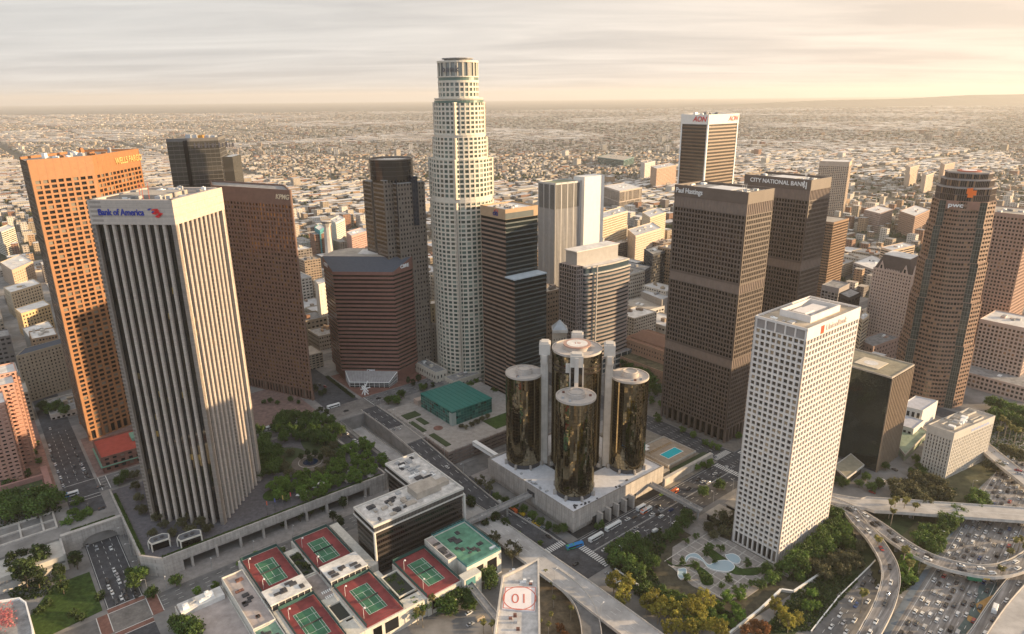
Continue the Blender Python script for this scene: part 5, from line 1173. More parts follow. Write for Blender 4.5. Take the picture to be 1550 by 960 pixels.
# ================================================================ PARKING STRUCTURE WITH GREEN GLASS HALL
T = Tower('parking_structure', 'brown concrete parking structure with a paved garden deck under the green hall', 'parking structure', at=W(40, 180)); BP = stone('brown_parking', (.22, .17, .145), var=.14, streak=.15)
poly = [W(-13, 126), W(90, 126), W(90, 222), W(-12, 226)]
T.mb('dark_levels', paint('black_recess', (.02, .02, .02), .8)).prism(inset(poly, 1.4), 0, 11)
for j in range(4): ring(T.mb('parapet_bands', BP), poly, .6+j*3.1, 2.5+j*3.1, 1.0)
for i in range(4):
    a, b = poly[i], poly[(i+1) % 4]; Lf = hypot(b[0]-a[0], b[1]-a[1])
    for k in range(int(Lf/7)+1): T.mb('columns', BP).ebox(a, b, min(k*7, Lf-.6), min(k*7+.6, Lf), 0, 12.3, -1.5, -.12)
T.mb('garden_deck', stone('deck_tan', (.34, .31, .28), var=.2, scale=.25)).prism(inset(poly, .9), 11.2, 12.3, True, True)
for (u0_, u1_, v0_, v1_) in ((-8, 6, 196, 206), (-9, -4, 135, 160), (-2, 3, 178, 192), (-10, -6, 168, 190)): T.mb('planted_beds', stone('shrubby', (.05, .07, .03), var=.5, scale=.8)).uvbox(u0_, u1_, v0_, v1_, 12.31, 12.9)
T.mb('brick_circle', REDP).cyl(*W(4, 166), 12.31, 12.5, 4, 24); T.mb('lawn', GRASS).uvbox(40, 74, 133, 152, 12.31, 12.5); T.mb('low_terrace', stone('pink_tan', (.42, .33, .27))).uvbox(14, 62, 214, 221, 12.31, 17)
T.finish()
T = Tower('sports_hall', 'green glass and metal hall with a flat teal roof', 'building', at=W(36, 185)); TE = stone('teal_metal', (.025, .17, .14), var=.12, scale=.2, rough=.35, spec=.5)
poly = uvrect(15, 57, 161, 210); tg = glass('teal_glass', (.015, .09, .075), rough=.1, light=(.10, .22, .18), pl=.05)
for i in range(4): grid(T, poly[i], poly[(i+1) % 4], 12.3, 25, 14, 5, .18, .3, .12, TE, tg, part='teal_frame')
T.mb('core', TE).prism(inset(poly, .3), 12.3, 24.8); T.mb('roof', TE).prism(inset(poly, -.3), 25, 25.8, True, True)
for k in range(1, 9): T.mb('roof_seams', stone('teal_seam', (.02, .12, .10))).uvbox(15+k*4.6, 15.15+k*4.6, 161, 210, 25.8, 25.95)
T.mb('glazed_corner', glass('pale_corner', (.2, .24, .22), light=(.5, .5, .4), pl=.4)).uvbox(14.8, 19, 160.8, 165, 12.4, 24); T.finish()

# ================================================================ POINTED HELIPORT TOWER (bottom edge)
T = Tower('office_tower', 'pointed white roofed tower at the bottom edge with a square helipad marked 10', at=P(780, 930, 72)); H = 72
ap, lf = P(816, 847, H), P(760, 873, H); rt = P(818, 960, H); lb = P(748, 957, H)
def ext(p, q, k): return (p[0]+(q[0]-p[0])*k, p[1]+(q[1]-p[1])*k)
poly = [ext(lf, lb, 1.75), ext(ap, rt, 1.7), ap, lf]
poly = [poly[0], poly[1], poly[2], poly[3]]
ribbon(T, inset(poly, .3), 0, H-2.5, 17, 1.6, stone('gold_tan_spandrel', (.40, .27, .13), var=.1, rough=.4, spec=.5), GLB, dep=.25, mull=stone('gold_fin', (.45, .30, .15), rough=.5), mstep=1.4)
ring(T.mb('parapet', PALEC), poly, H-2.5, H+.8, .8)
T.mb('roof', stone('grey_white_roof', (.50, .48, .46), var=.3, scale=.25)).quad(*[(x, y, H-.4) for x, y in inset(poly, .75)])
hp = [P(x, y, H) for x, y in ((760, 922), (810, 926), (812, 889), (764, 889))]
T.mb('helipad', stone('helipad_white', (.74, .68, .66), var=.06)).prism(hp, H-.39, H+.3)
rd = paint('pad_red', (.50, .14, .10), .7); cx_, cy_ = sum(p[0] for p in hp)/4, sum(p[1] for p in hp)/4
mr = T.mb('pad_ring', rd)
for r0 in (7.2,):
    pts = [(cx_+r0*cos(2*pi*k/48), cy_+r0*sin(2*pi*k/48)) for k in range(48)]; ring(mr, pts, H+.301, H+.33, .45)
ring(T.mb('pad_border', rd), inset(hp, .25), H+.301, H+.34, .35)
text('10', 8.2, (cx_, cy_, H+.34), (-1, 0.03, 0), rd, T.o, 'pad_number', .04, up=(0, -1, 0), bold=-.05, sx=.9)
for k in range(14):
    p = P(rnd.uniform(772, 808), rnd.choice((rnd.uniform(862, 884), rnd.uniform(932, 958))), H); e = MB(); e.box(p[0]-.7, p[0]+.7, p[1]-.5, p[1]+.5, H-.4, H+rnd.uniform(.2, 1.2)); build(e, 'rooftop_unit', (STEEL, WHITEP, REDP)[k % 3], T.o)
T.finish()

# ================================================================ RIGHT SIDE LOW BUILDINGS
ga = radians(9)
def simple(name, label, poly, z0, z1, fac, wall, gl=GL, roof=ROOFW, cat='building', par=1.0, group=None, top=None, eq=0, corner=.6, dep=.4, extra=None, win='window'):
    """block with punched windows; fac = (bay width, floor height, pier width, spandrel height)"""
    c = (sum(p[0] for p in poly)/len(poly), sum(p[1] for p in poly)/len(poly)); T = Tower(name, label, cat, at=c, z=z0, group=group, win=win)
    n = len(poly); tp = top or 0
    for i in range(n):
        a, b = poly[i], poly[(i+1) % n]; Lf = hypot(b[0]-a[0], b[1]-a[1]); nx, ny = (b[1]-a[1]), -(b[0]-a[0])
        if Lf < 3 or (nx*(0-a[0])+ny*(0-a[1])) < 0: T.mb('wall', wall).ebox(a, b, 0, Lf, z0, z1-tp, -dep, 0); continue
        grid(T, a, b, z0, z1-tp, max(1, round(Lf/fac[0])), max(1, round((z1-z0-tp)/fac[1])), fac[2], fac[3], dep, wall, gl, corner=corner, part='wall')
        if tp: T.mb('wall_top', wall).ebox(a, b, 0, Lf, z1-tp, z1, -dep, 0)
    T.mb('core', wall).prism(inset(poly, dep+.15), z0, z1-.6, cap=False)
    ring(T.mb('parapet', wall), poly, z1, z1+par, .4); T.mb('roof', roof).quad(*[(x, y, z1+.1) for x, y in inset(poly, .38)])
    if eq:
        xs_ = [p[0] for p in poly]; ys_ = [p[1] for p in poly]; rr2 = random.Random(int(c[0]*7+c[1])); pg = inset(poly, min(6, .25*min(hypot(poly[i][0]-poly[i-1][0], poly[i][1]-poly[i-1][1]) for i in range(n))))
        for k in range(eq):
            w_ = [rr2.random() for _ in pg]; s_ = sum(w_); x = sum(p[0]*q/s_ for p, q in zip(pg, w_)); y = sum(p[1]*q/s_ for p, q in zip(pg, w_)); d_, e_, h_ = rr2.uniform(.8, 3), rr2.uniform(.7, 2.2), rr2.uniform(.6, 2.6); e = MB()
            e.prism([(x-d_*CU+e_*SU, y-d_*SU-e_*CU), (x+d_*CU+e_*SU, y+d_*SU-e_*CU), (x+d_*CU-e_*SU, y+d_*SU+e_*CU), (x-d_*CU-e_*SU, y-d_*SU+e_*CU)], z1+.11, z1+.11+h_); build(e, 'rooftop_unit', rr2.choice((STEEL, WHITEP, DECKG, wall)), T.o)
    if extra: extra(T)
    T.finish(); return T
def px_rect(l, nr, r, z, fix=True):
    """rectangle from the roof pixels of its left, near and right corners"""
    L_, N_, R2 = Vector(P(*l, z)), Vector(P(*nr, z)), Vector(P(*r, z)); return [tuple(N_), tuple(R2), tuple(R2+L_-N_), tuple(L_)]
GRAYW = stone('warm_white_concrete', (.52, .485, .43), var=.1, streak=.08)
def low_x(T):
    a, b = LOWP[0], LOWP[1]; [T.mb('pale_blue_sign', paint('pale_blue_sign', (.38, .44, .62), .5)).ebox(a, b, 24+k*2.1, 25.3+k*2.1, 33.4, 35.6-(k % 2)*.5, -.1, .12) for k in range(12)]
    pg = LOWP; nrm = lambda a_, b_: tuple(Vector(pg[0])+(Vector(pg[1])-Vector(pg[0]))*a_+(Vector(pg[3])-Vector(pg[0]))*b_)
    for (a0, a1, b0, b1) in ((.12, .3, .2, .7), (.35, .5, .5, .9), (.55, .8, .15, .3), (.7, .92, .6, .92)): ring(T.mb('roof_curbs', GRAYW), [nrm(a0, b0), nrm(a1, b0), nrm(a1, b1), nrm(a0, b1)], 37.8, 39.4, .4)
LOWP = px_rect((1404, 644), (1444.6, 657.6), (1506.5, 631), 37.6)
simple('office_block', 'small pale concrete office block with a blank crown and narrow vertical windows beside the freeway', LOWP, 0, 37.6, (2.35, 3.0, 1.25, .7), GRAYW, gl=glass('slot_glass', (.03, .028, .026), light=(.16, .15, .13), pl=.4), roof=ROOFT, top=5.6, eq=14, corner=.9, extra=low_x, dep=.7)
def gg_x(T):
    pl_ = uvrect(232.5, 271, -91, -41); T.mb('helipad', stone('pad_cream', (.60, .52, .40))).uvbox(240, 258, -78, -60, 78.3, 78.7); T.mb('pad_disc', ROOFW).cyl(*W(249, -69), 78.71, 78.76, 5, 28)
T = Tower('office_block', 'dark green mirror glass block with a roof helipad, behind the white grid tower', 'building', at=W(252, -66)); poly = uvrect(232, 271, -91.5, -41)
MG = glass('dark_mirror_green', (.05, .065, .06), rough=.045, metal=.75, var=.15, warp=.25, pl=0)
for i in range(4):
    a, b = poly[i], poly[(i+1) % 4]; Lf = hypot(b[0]-a[0], b[1]-a[1]); nb = int(Lf/3)
    g_ = T.mb('mirror_skin', MG)
    for k in range(nb):
        for j in range(19):
            s0, s1, z0, z1 = k*Lf/nb, (k+1)*Lf/nb-.05, 2+j*4, 5.95+j*4; p0, _ = along(a, b, s0, z0, rnd.uniform(-.01, .01)); p1, _ = along(a, b, s1, z0, rnd.uniform(-.01, .01)); g_.quad(p0, p1, (p1[0], p1[1], z1), (p0[0], p0[1], z1))
T.mb('core', DARKM).prism(inset(poly, .2), 0, 77.4); ring(T.mb('parapet', ROOFT), inset(poly, -.1), 77.4, 78.6, .8); T.mb('roof', stone('olive_roof', (.28, .25, .18), var=.2)).quad(*[(x, y, 78) for x, y in inset(poly, .6)]); gg_x(T)
m = T.mb('stone_ribs', stone('brown_ribs', (.32, .24, .17)))
for k in range(13): m.ebox(poly[0], poly[1], .3+k*3, 1.0+k*3, 0, 77.3, -.1, .9)
T.finish()
T = Tower('pavilion_block', 'low flat roofed dark pavilion with an olive roof at the foot of the mirror block', 'building', at=W(208, -84)); pg = px_rect((1262, 706), (1282, 724), (1308, 704), 8); T.mb('wall', GLB).prism(inset(pg, 1.2), 0, 7); T.mb('roof', stone('olive_roof', (.28, .25, .18))).prism(pg, 7, 8, True, True); ring(T.mb('fascia', PALEC), inset(pg, -.2), 7.0, 8.4, .5); T.finish()
for k in range(0): pass
# white low building with garden deck
WL = stone('bright_white_wall', (.66, .64, .60), var=.06)
T = Tower('gallery_building', 'low bright white building of stacked boxes with grey white roofs beside a painted deck', 'building', at=U(1385, 630, 0) and P(1385, 640, 8))
for l, nr, r, z in (((1350, 640), (1383, 650), (1399, 637), 10), ((1362, 614), (1397, 622), (1420, 607), 17)):
    pg = px_rect(l, nr, r, z); T.mb('wall', WL).prism(pg, 0, z-.6); ring(T.mb('parapet', WL), pg, z-.6, z+.4, .5); T.mb('roof', stone('lav_grey_roof', (.5, .5, .54), var=.15)).quad(*[(x, y, z-.2) for x, y in inset(pg, .45)])
    a, b = pg[3], pg[0]; Lf = hypot(b[0]-a[0], b[1]-a[1])
    for k in range(4): T.mb('dark_doors', GL).ebox(a, b, Lf*(.12+.22*k), Lf*(.24+.22*k), 1.5, z-3, -.2, .06)
pg = [P(x, y, 5) for x, y in ((1345, 660), (1370, 690), (1404, 655), (1390, 645))]; T.mb('painted_deck', stone('mural_deck', (.30, .36, .26), var=.4, scale=.1)).prism(pg, 0, 5); ring(T.mb('deck_wall', PALEC), inset(pg, -.2), 4.4, 6.2, .4); T.finish()

# library-like pinkish stone building in the gap
PK = stone('pink_stucco', (.42, .255, .17), var=.08)
pg = px_rect((960, 492), (958, 505), (1012, 520), 27)
simple('stone_building', 'pink stucco building with small square windows and a brown tiled roof ridge', uvrect(258, 300, 125, 190), 0, 26, (3.6, 4.2, 2.2, 2.4), PK, roof=stone('brown_tile', (.22, .12, .08)), top=3, eq=2)
T = Tower('tile_roof_wing', 'brown pitched tile roof wing standing on the pink stucco building', 'building', at=W(275, 180), z=26); a4 = uvrect(266, 294, 130, 186); T.mb('tile_roof', stone('brown_tile', (.22, .12, .08))).loft(a4, 27.2, [W(279, 134), W(281, 134), W(281, 182), W(279, 182)], 33); T.mb('gable_wall', PK).prism(inset(a4, .3), 26.2, 27.19); T.finish()
simple('stone_building', 'low pink terrace wing of the stucco building with planted roof', uvrect(240, 257.5, 112, 200), 0, 13, (4, 4.3, 3, 2.8), PK, roof=stone('planted_roof', (.14, .12, .07), var=.5), top=2)

# annex at the foot of the round tower
simple('annex_building', 'white stone annex with tall arched windows at the foot of the round crowned tower', [P(x, y, 12) for x, y in ((632+45, 569), (703, 545), (660, 528), (640, 540))][::1] and uvrect(64, 96, 230, 246), 0, 16, (4.5, 11, 2.2, 3), CR, top=3, eq=6, roof=DECKG)
simple('annex_building', 'long white annex wing with rooftop skylights left of the round crowned tower', uvrect(55, 68, 247, 300), 0, 22, (4.5, 7, 2.4, 3), CR, top=3, eq=6, roof=DECKG)
simple('stone_building', 'old grey stone block with a dark cornice between the octagonal and the round towers', [P(x, y, 52) for x, y in ((630, 497), (663, 492), (668, 484), (632, 488))], 0, 52, (3.4, 3.8, 1.9, 2), stone('old_stone', (.34, .29, .24)), top=3, roof=DECKG, eq=3)
simple('stone_building', 'cream tower top with sunlit piers behind the old grey stone block', [P(x, y, 72) for x, y in ((634, 463), (658, 461), (662, 455), (636, 457))], 0, 72, (3.4, 4, 1.7, 1.7), stone('cream_old', (.55, .46, .30)), top=4, eq=3)
# three more near blocks of the gap right of the dark ribbon tower
simple('stone_building', 'beige tower capped by a small pyramid roof behind the hotel', [P(x, y, 70) for x, y in ((836, 506), (858, 503), (858, 497), (838, 498))], 0, 70, (3, 3.8, 1.7, 1.8), stone('beige_old', (.45, .38, .30)), top=5)
T = Tower('pyramid_roof', 'pale pyramid roof crowning the beige tower behind the hotel', 'roof turret', at=P(847, 500, 71), z=70)
c = P(847, 501, 71); T.mb('turret', PALEC).box(c[0]-7, c[0]+7, c[1]-7, c[1]+7, 71.2, 74); T.mb('pyramid', stone('pyr', (.4, .42, .43))).loft([(c[0]-6.5, c[1]-6.5), (c[0]+6.5, c[1]-6.5), (c[0]+6.5, c[1]+6.5), (c[0]-6.5, c[1]+6.5)], 74.01, [(c[0]-.1, c[1]-.1), (c[0]+.1, c[1]-.1), (c[0]+.1, c[1]+.1), (c[0]-.1, c[1]+.1)], 82); T.finish()

# ================================================================ RIGHT EDGE TOWERS
RP = stone('rose_precast', (.37, .24, .185), var=.08, streak=.05)
e0 = P(1496, 322, 150); 
def from_near(near, du, dv, ang=TH):
    c, s = cos(ang), sin(ang); x, y = near; return [near, (x+du*c, y+du*s), (x+du*c-dv*s, y+du*s+dv*c), (x-dv*s, y+dv*c)]
eb = Vector(P(1483, 540, 0)); 
k_ = Vector(P(1560, 330, 160)); 
simple('office_tower', 'rose brown gridded tower with a brown penthouse cut by the right edge of the picture', from_near(P(1560, 328, 158), 50, 48), 0, 158, (3.3, 3.9, 1.2, 1.7), RP, gl=PG, cat='skyscraper', top=3, eq=8, roof=ROOFT, dep=.7)
simple('office_tower', 'pale rose gridded mid rise at the right edge with a low wing in front', from_near(P(1560, 500, 62), 45, 42), 0, 62, (3.6, 3.9, 1.3, 1.5), stone('pale_rose', (.47, .36, .30), var=.06), gl=PG, cat='building', top=3, eq=5, roof=ROOFW, dep=.7)
simple('office_wing', 'low gridded wing at the foot of the pale rose mid rise', from_near(P(1560, 590, 14), 60, 62), 0, 14, (3.6, 4.5, 1.3, 1.7), MATS['pale_rose'], gl=PG, top=1, eq=2, roof=DECKG, dep=.7)
# pink tower with steep roof and gothic gables
PKT = stone('pale_pink_stone', (.56, .43, .36), var=.07); pz = 92; gpk = px_rect((1322, 405), (1381, 418), (1400, 408), pz)
def goth(T):
    sl = T.mb('slate_roof', stone('brown_slate', (.10, .075, .065), var=.15)); sl.loft(inset(gpk, 1.2), pz+.4, inset(gpk, 7), pz+15); T.mb('roof_deck', ROOFW).prism(inset(gpk, 7), pz+15.01, pz+15.6)
    for i in (3, 0):
        a, b = gpk[i], gpk[(i+1) % 4]; Lf = hypot(b[0]-a[0], b[1]-a[1])
        for f_ in (.2, .8):
            w_ = 3.6; p0, t = along(a, b, Lf*f_-w_, pz, -.2); p1, _ = along(a, b, Lf*f_+w_, pz, -.2); pk, _ = along(a, b, Lf*f_, pz+9.5, -.2); gm = MB()
            q0, _ = along(a, b, Lf*f_-w_, pz, -1.2); q1, _ = along(a, b, Lf*f_+w_, pz, -1.2); qk, _ = along(a, b, Lf*f_, pz+9.5, -1.2)
            gm.quad(p0, p1, pk); gm.quad(q1, q0, qk); gm.quad(p0, pk, qk, q0); gm.quad(pk, p1, q1, qk); build(gm, 'gable', PKT, T.o)
            gd = MB(); gd.ebox(a, b, Lf*f_-1, Lf*f_+1, pz+1, pz+5, -.4, -.1); build(gd, 'gable_window', GL, T.o)
        for k in range(9): pp, _ = along(a, b, Lf*(.34+.04*k), pz, -.3); gb_ = MB(); gb_.cyl(pp[0], pp[1], pz, pz+2.6, .9, 8, .1); build(gb_, 'finial', PKT, T.o)
simple('office_tower', 'pale pink stone tower with a steep brown roof and white gothic gables', gpk, 0, pz, (3.1, 3.7, 1.7, 1.8), PKT, gl=PG, cat='skyscraper', top=1.5, extra=goth, par=.5, dep=.6)
# brown flat block between the brown twins and the pink tower
pb = px_rect((1258, 333), (1263, 340), (1297, 329), 120)
n_ = Vector(P(1262, 338, 118)); simple('office_tower', 'plain brown horizontally striped tower right of the second brown twin', from_near(tuple(n_), 46, 30, TH+.05), 0, 118, (2, 3.6, .3, 1.7), stone('tan_brown', (.27, .17, .105)), gl=GLB, cat='skyscraper', top=2, roof=ROOFT)
n_ = P(1272, 492, 38); 
simple('office_block', 'small black box tower behind the white grid tower', px_rect((1270, 445), (1285, 452), (1303, 444), 62), 0, 62, (2.2, 3.6, .7, .8), stone('black_box', (.05, .04, .038)), top=3, roof=DECKG)
simple('office_block', 'grey flat topped block with a projecting roof just right of the brown twins', px_rect((1244, 432), (1270, 438), (1286, 430), 50), 0, 50, (5, 4, 1, 1.2), stone('grey_block', (.30, .27, .26)), top=6, roof=DECKG)
# far pale twin-faced tower
simple('office_tower', 'solitary beige tower with a ribbed crown standing far out in the city', from_near(P(1286, 246, 128), 62, 62, TH+.35), 0, 128, (4, 4, 1.5, 1.6), stone('beige_far', (.46, .36, .28)), gl=PG, cat='skyscraper', top=10, roof=ROOFW, dep=.8)

# ================================================================ LEFT EDGE
PKA = stone('pink_plaster', (.47, .28, .215), var=.08)
p0 = Vector(P(0, 742, PZ)); 
T = Tower('apartment_tower', 'pink plaster apartment tower with stacked balconies cut by the left edge', 'apartment tower', at=W(-275, 330), z=PZ); 
for (u0_, u1_, v0_, v1_, z_) in ((-292, -272, 292, 318, 74), (-283, -264, 318.1, 338, 78), (-276, -261, 338.1, 362, 80)):
    pg = uvrect(u0_, u1_, v0_, v1_)
    for i in (0, 1, 3): grid(T, pg[i], pg[(i+1) % 4], PZ, z_, max(3, int(hypot(pg[i][0]-pg[(i+1) % 4][0], pg[i][1]-pg[(i+1) % 4][1])/3.4)), 21, 1.6, 1.6, .7, PKA, GL, corner=.8, part='pink_wall')
    T.mb('core', PKA).prism(inset(pg, .8), PZ, z_-.5); ring(T.mb('parapet', PKA), pg, z_, z_+1.2, .5)
    for j in range(20): 
        for k in range(2): T.mb('balconies', PKA).uvbox(u1_-4-k*8, u1_-1-k*8, v0_-1.3, v0_-.01, PZ+3+j*3.05, PZ+4.2+j*3.05)
        T.mb('balconies', PKA).uvbox(u1_+.01, u1_+1.3, v0_+4, v0_+8, PZ+3+j*3.05, PZ+4.2+j*3.05)
    T.mb('roof', ROOFW).quad(*[(x, y, z_+.1) for x, y in inset(pg, .45)])
T.finish()
T = Tower('garden_terrace', 'pink stepped terrace walls with planting at the foot of the pink apartment tower', 'terrace', at=W(-270, 275), z=PZ); TP = stone('terrace_pink', (.36, .20, .17), var=.12)
for a in ((-330, -258, 264, 268, 5), (-262, -258, 268.1, 300, 4), (-330, -262.1, 280, 282, 6.5), (-300, -262.1, 268.2, 279.9, 2.2)): T.mb('terrace_wall', TP).uvbox(*a[:4], PZ+.2, PZ+a[4])
T.mb('planting', stone('shrubby', (.05, .07, .03))).uvbox(-300, -263, 268.4, 279.5, PZ+2.21, PZ+3.3); T.finish()
OM = stone('omni_beige', (.42, .345, .255), var=.08)
zz = 58; a_ = Vector(P(24, 540, zz)); b_ = Vector(P(92, 521, zz)); bk_ = Vector((-.3, 1)).normalized()*22
simple('hotel_building', 'beige slab hotel with small bay windows and dark flat roof left of the orange tower', [tuple(a_), tuple(b_+(b_-a_)*.1), tuple(b_+(b_-a_)*.1+bk_), tuple(a_+bk_)], PZ, zz, (3.2, 3.3, 1.9, 1.8), OM, roof=stone('blue_black_roof', (.06, .07, .09)), top=2.5, par=.4)
def lp_(label, l, nr, r, z, fac, c, **k): 
    simple('old_building', label, px_rect(l, nr, r, z), 0, z, fac, stone('wall_%02d' % len(MATS), c, var=.08, streak=.06), **k)
lp_('sunlit orange cream block with arched corner windows above the beige slab hotel', (22, 468), (32, 476), (76, 462), 42, (4, 4, 2, 2), (.55, .40, .22), top=2)
lp_('cream block with a dark windowed centre near the left edge', (5, 436), (16, 444), (62, 430), 46, (4, 4, 2, 2), (.50, .40, .28), top=2, eq=3)
lp_('tan stepped block with a small raised box near the left edge', (0, 398), (18, 410), (50, 396), 40, (6, 4, 3.5, 2.6), (.45, .34, .25), top=5, eq=3)
lp_('white banded round cornered block at the far left edge', (-8, 348), (2, 352), (22, 344), 45, (30, 3.6, 1, 2.0), (.58, .53, .44), top=2)
lp_('flat block with scattered roof plant just above the beige slab hotel', (34, 498), (44, 512), (84, 500), 34, (5, 4, 3, 2.4), (.35, .32, .28), top=2, eq=12)
# parking frame building lower left
T = Tower('parking_deck', 'white concrete framed roof structure with open bays at the lower left edge', 'parking structure', at=W(-285, 225)); z = 13
T.mb('wall', PALEC).uvbox(-330, -262, 176, 232, 0, 5); T.mb('deck', DECKG).uvbox(-329, -263, 177, 231, 5.01, 7); 
for u in (-330, -318, -306, -294, -282, -270, -263): T.mb('frame_beams', PALEC).uvbox(u, u+1.1, 210, 232, z-1.2, z)
for v in (209, 220, 231): T.mb('frame_beams', PALEC).uvbox(-330, -262, v, v+1.2, z-1.21, z-.01)
T.mb('lower_roof', GRAYW).uvbox(-330, -262.2, 176.2, 208.8, 7.01, 10.5); T.mb('wall', PALEC).uvbox(-263.2, -262, 176, 232, 5, z-1.3)
for k in range(5): e = MB(); e.uvbox(-326+k*12, -319+k*12, 212, 217, 7.01, 9.5); build(e, 'rooftop_unit', stone('blue_steel', (.16, .2, .25)), T.o)
T.finish()
T = Tower('courtyard_building', 'rounded corner of a white roof with a pink flowering terrace at the bottom left corner', 'building', at=P(20, 935, 18)); pg = [P(x, y, 18) for x, y in ((-40, 1000), (55, 1000), (50, 950), (40, 912), (30, 905), (-40, 915))]
T.mb('wall', GRAYW).prism(pg, 0, 17); ring(T.mb('parapet', WHITEP), pg, 17, 18.4, .7); T.mb('roof', DECKG).quad(*[(x, y, 17.1) for x, y in inset(pg, .6)])
bl = MB(); 
for k in range(420): 
    c = P(random.Random(k).gauss(8, 7), random.Random(k+999).gauss(936, 9), 18); s_ = .45; bl.quad((c[0]-s_, c[1]-s_, 18.2+k % 5*.3), (c[0]+s_, c[1]-s_*.4, 18.5+k % 3*.3), (c[0]+s_*.3, c[1]+s_, 18.3+k % 4*.4))
build(bl, 'pink_blossom', leafmat('pink_blossom', (.45, .12, .14), (.55, .22, .2)), T.o); T.finish()

# hotel pool terrace
T = Tower('pool_terrace', 'raised terrace with a turquoise swimming pool right of the hotel', 'terrace', at=W(120, 30)); pc1 = U(1012, 672, 8)
T.mb('terrace', stone('tan_terrace', (.36, .29, .22), var=.2)).uvbox(108, 142, 8, 40, 0, 7.6); ring(T.mb('terrace_wall', PALEC), uvrect(107.8, 142.2, 7.8, 40.2), 7.0, 8.6, .4)
T.mb('lower_roof', ROOFT).uvbox(93.5, 107.7, 6, 46, 0, 5.5); T.mb('retaining_wall', PALEC).uvbox(93, 152, -1.2, 1.5, 0, 6.5); T.mb('planted_slope', stone('shrubby', (.05, .07, .03))).uvbox(108, 152, 1.6, 7.6, 0, 4.5)
T.finish()
T = Tower('swimming_pool', 'turquoise rectangular swimming pool on the hotel terrace', 'pool', at=W(126, 18), z=7.6); wq = paint('pool_turquoise', (.03, .48, .55), .08, spec=.7); T.mb('water', wq).uvbox(117, 135, 15, 23, 7.61, 7.7); ring(T.mb('pool_rim', WHITEP), uvrect(116.6, 135.4, 14.6, 23.4), 7.61, 7.8, .4); T.finish()
for k in range(12): 
    c = W(113+k*2.3, 29.5); t_ = thing('sun_lounger', 'tan sun lounger, %s in the row behind the pool' % ordn(k), 'lounger', (*c, 7.61), 'pool loungers', TH); q = MB(); q.box(-.4, .4, -1.1, .6, .2, .4); q.prism([(-.4, .6), (.4, .6), (.4, 1.2), (-.4, 1.2)], .2, .8); build(q, 'seat', stone('tan_fabric', (.45, .3, .15)), t_, local=True)
for k, (u, v) in enumerate(((112, 33), (116, 36))):
    c = W(u, v); T = Tower('patio_umbrella', 'white square pool cabana, %s' % ('nearer one', 'farther one')[k], 'cabana', at=c, z=7.61, group='pool cabanas'); T.mb('canopy', WHITEP).uvbox(u-1.8, u+1.8, v-1.8, v+1.8, 10.1, 10.4); T.mb('posts', WHITEP)
    for a in (-1.6, 1.6):
        for b_ in (-1.6, 1.6): T.mb('posts', WHITEP).bar((*W(u+a, v+b_), 7.62), (*W(u+a, v+b_), 10.1), .08, 4)
    T.finish()

# ================================================================ GARDEN OF THE WHITE TOWER
T = Tower('garden_plaza', 'garden court of square beds and white paving strips before the white grid tower', 'garden', at=W(50, -85)); GZ = .17
gpl = [W(24, -62), W(40, -50), W(70, -50), W(74, -69.5), W(74, -102.5), W(70, -108), W(34, -106), W(24, -98), W(20, -80)]
T.mb('paving', stone('garden_paving', (.30, .27, .245), var=.2, scale=.5)).prism(gpl, .1, .5)
for k in range(8): T.mb('white_strips', PALEC).uvbox(24+k*6.4, 24.6+k*6.4, -104+abs(k-4)*1.2, -53-abs(4-k)*1.5, .5, .56)
for k in range(8): T.mb('white_strips', PALEC).uvbox(22+abs(k-4), 73, -102+k*6.6, -101.4+k*6.6, .5, .558)
T.mb('paving', MATS['garden_paving']).uvbox(70, 148, -112, -102.6, .1, .48)
for k in range(12): T.mb('white_strips', PALEC).uvbox(72+k*6.2, 73+k*6.2, -111.8, -103, .482, .54)
def blob(pts, name, mat, z0, z1): m_ = T.mb(name, mat); q_, _ = densify([P(600*0+900+x/3.43, 680+y/3.43, .5) for x, y in pts+pts[:1]], [0]*(len(pts)+1), 1.2); m_.prism(q_[:-1][::1], z0, z1)
blob([(365, 570), (400, 600), (520, 620), (560, 700), (615, 700), (600, 650), (520, 600), (430, 610), (390, 585)], 'lawn', GRASS, .5, .72)
blob([(570, 490), (640, 540), (700, 580), (760, 620), (855, 615), (850, 650), (770, 655), (700, 640), (640, 590), (590, 550)], 'lawn', GRASS, .5, .73)
T.finish()
def water(label, pts):
    T = Tower('ornamental_pool', label, 'pool', at=P(900+pts[0][0]/3.43, 680+pts[0][1]/3.43), z=.5, group='pale ornamental pools'); q_, _ = densify([P(900+x/3.43, 680+y/3.43, .9) for x, y in pts+pts[:1]], [0]*(len(pts)+1), 1.0); q_ = q_[:-1]
    A_ = sum(q_[i-1][0]*q_[i][1]-q_[i][0]*q_[i-1][1] for i in range(len(q_)))
    if A_ < 0: q_ = q_[::-1]
    T.mb('water', paint('pale_pool_water', (.36, .46, .50), .12, spec=.7)).prism(q_, .5, .95); ring(T.mb('white_rim', WHITEP), inset(q_, -.35), .5, 1.2, .35); T.finish()
water('long curved pale blue pool in the garden court', [(470, 590), (500, 560), (560, 580), (600, 620), (690, 635), (725, 610), (690, 580), (630, 585), (590, 600), (530, 545), (480, 555)])
water('small oval pale blue pool nearest the white tower', [(680, 550), (720, 545), (752, 565), (750, 590), (720, 590), (690, 570)])
water('small pale blue pool at the left end of the garden court', [(435, 625), (470, 620), (475, 650), (455, 675), (435, 660)])
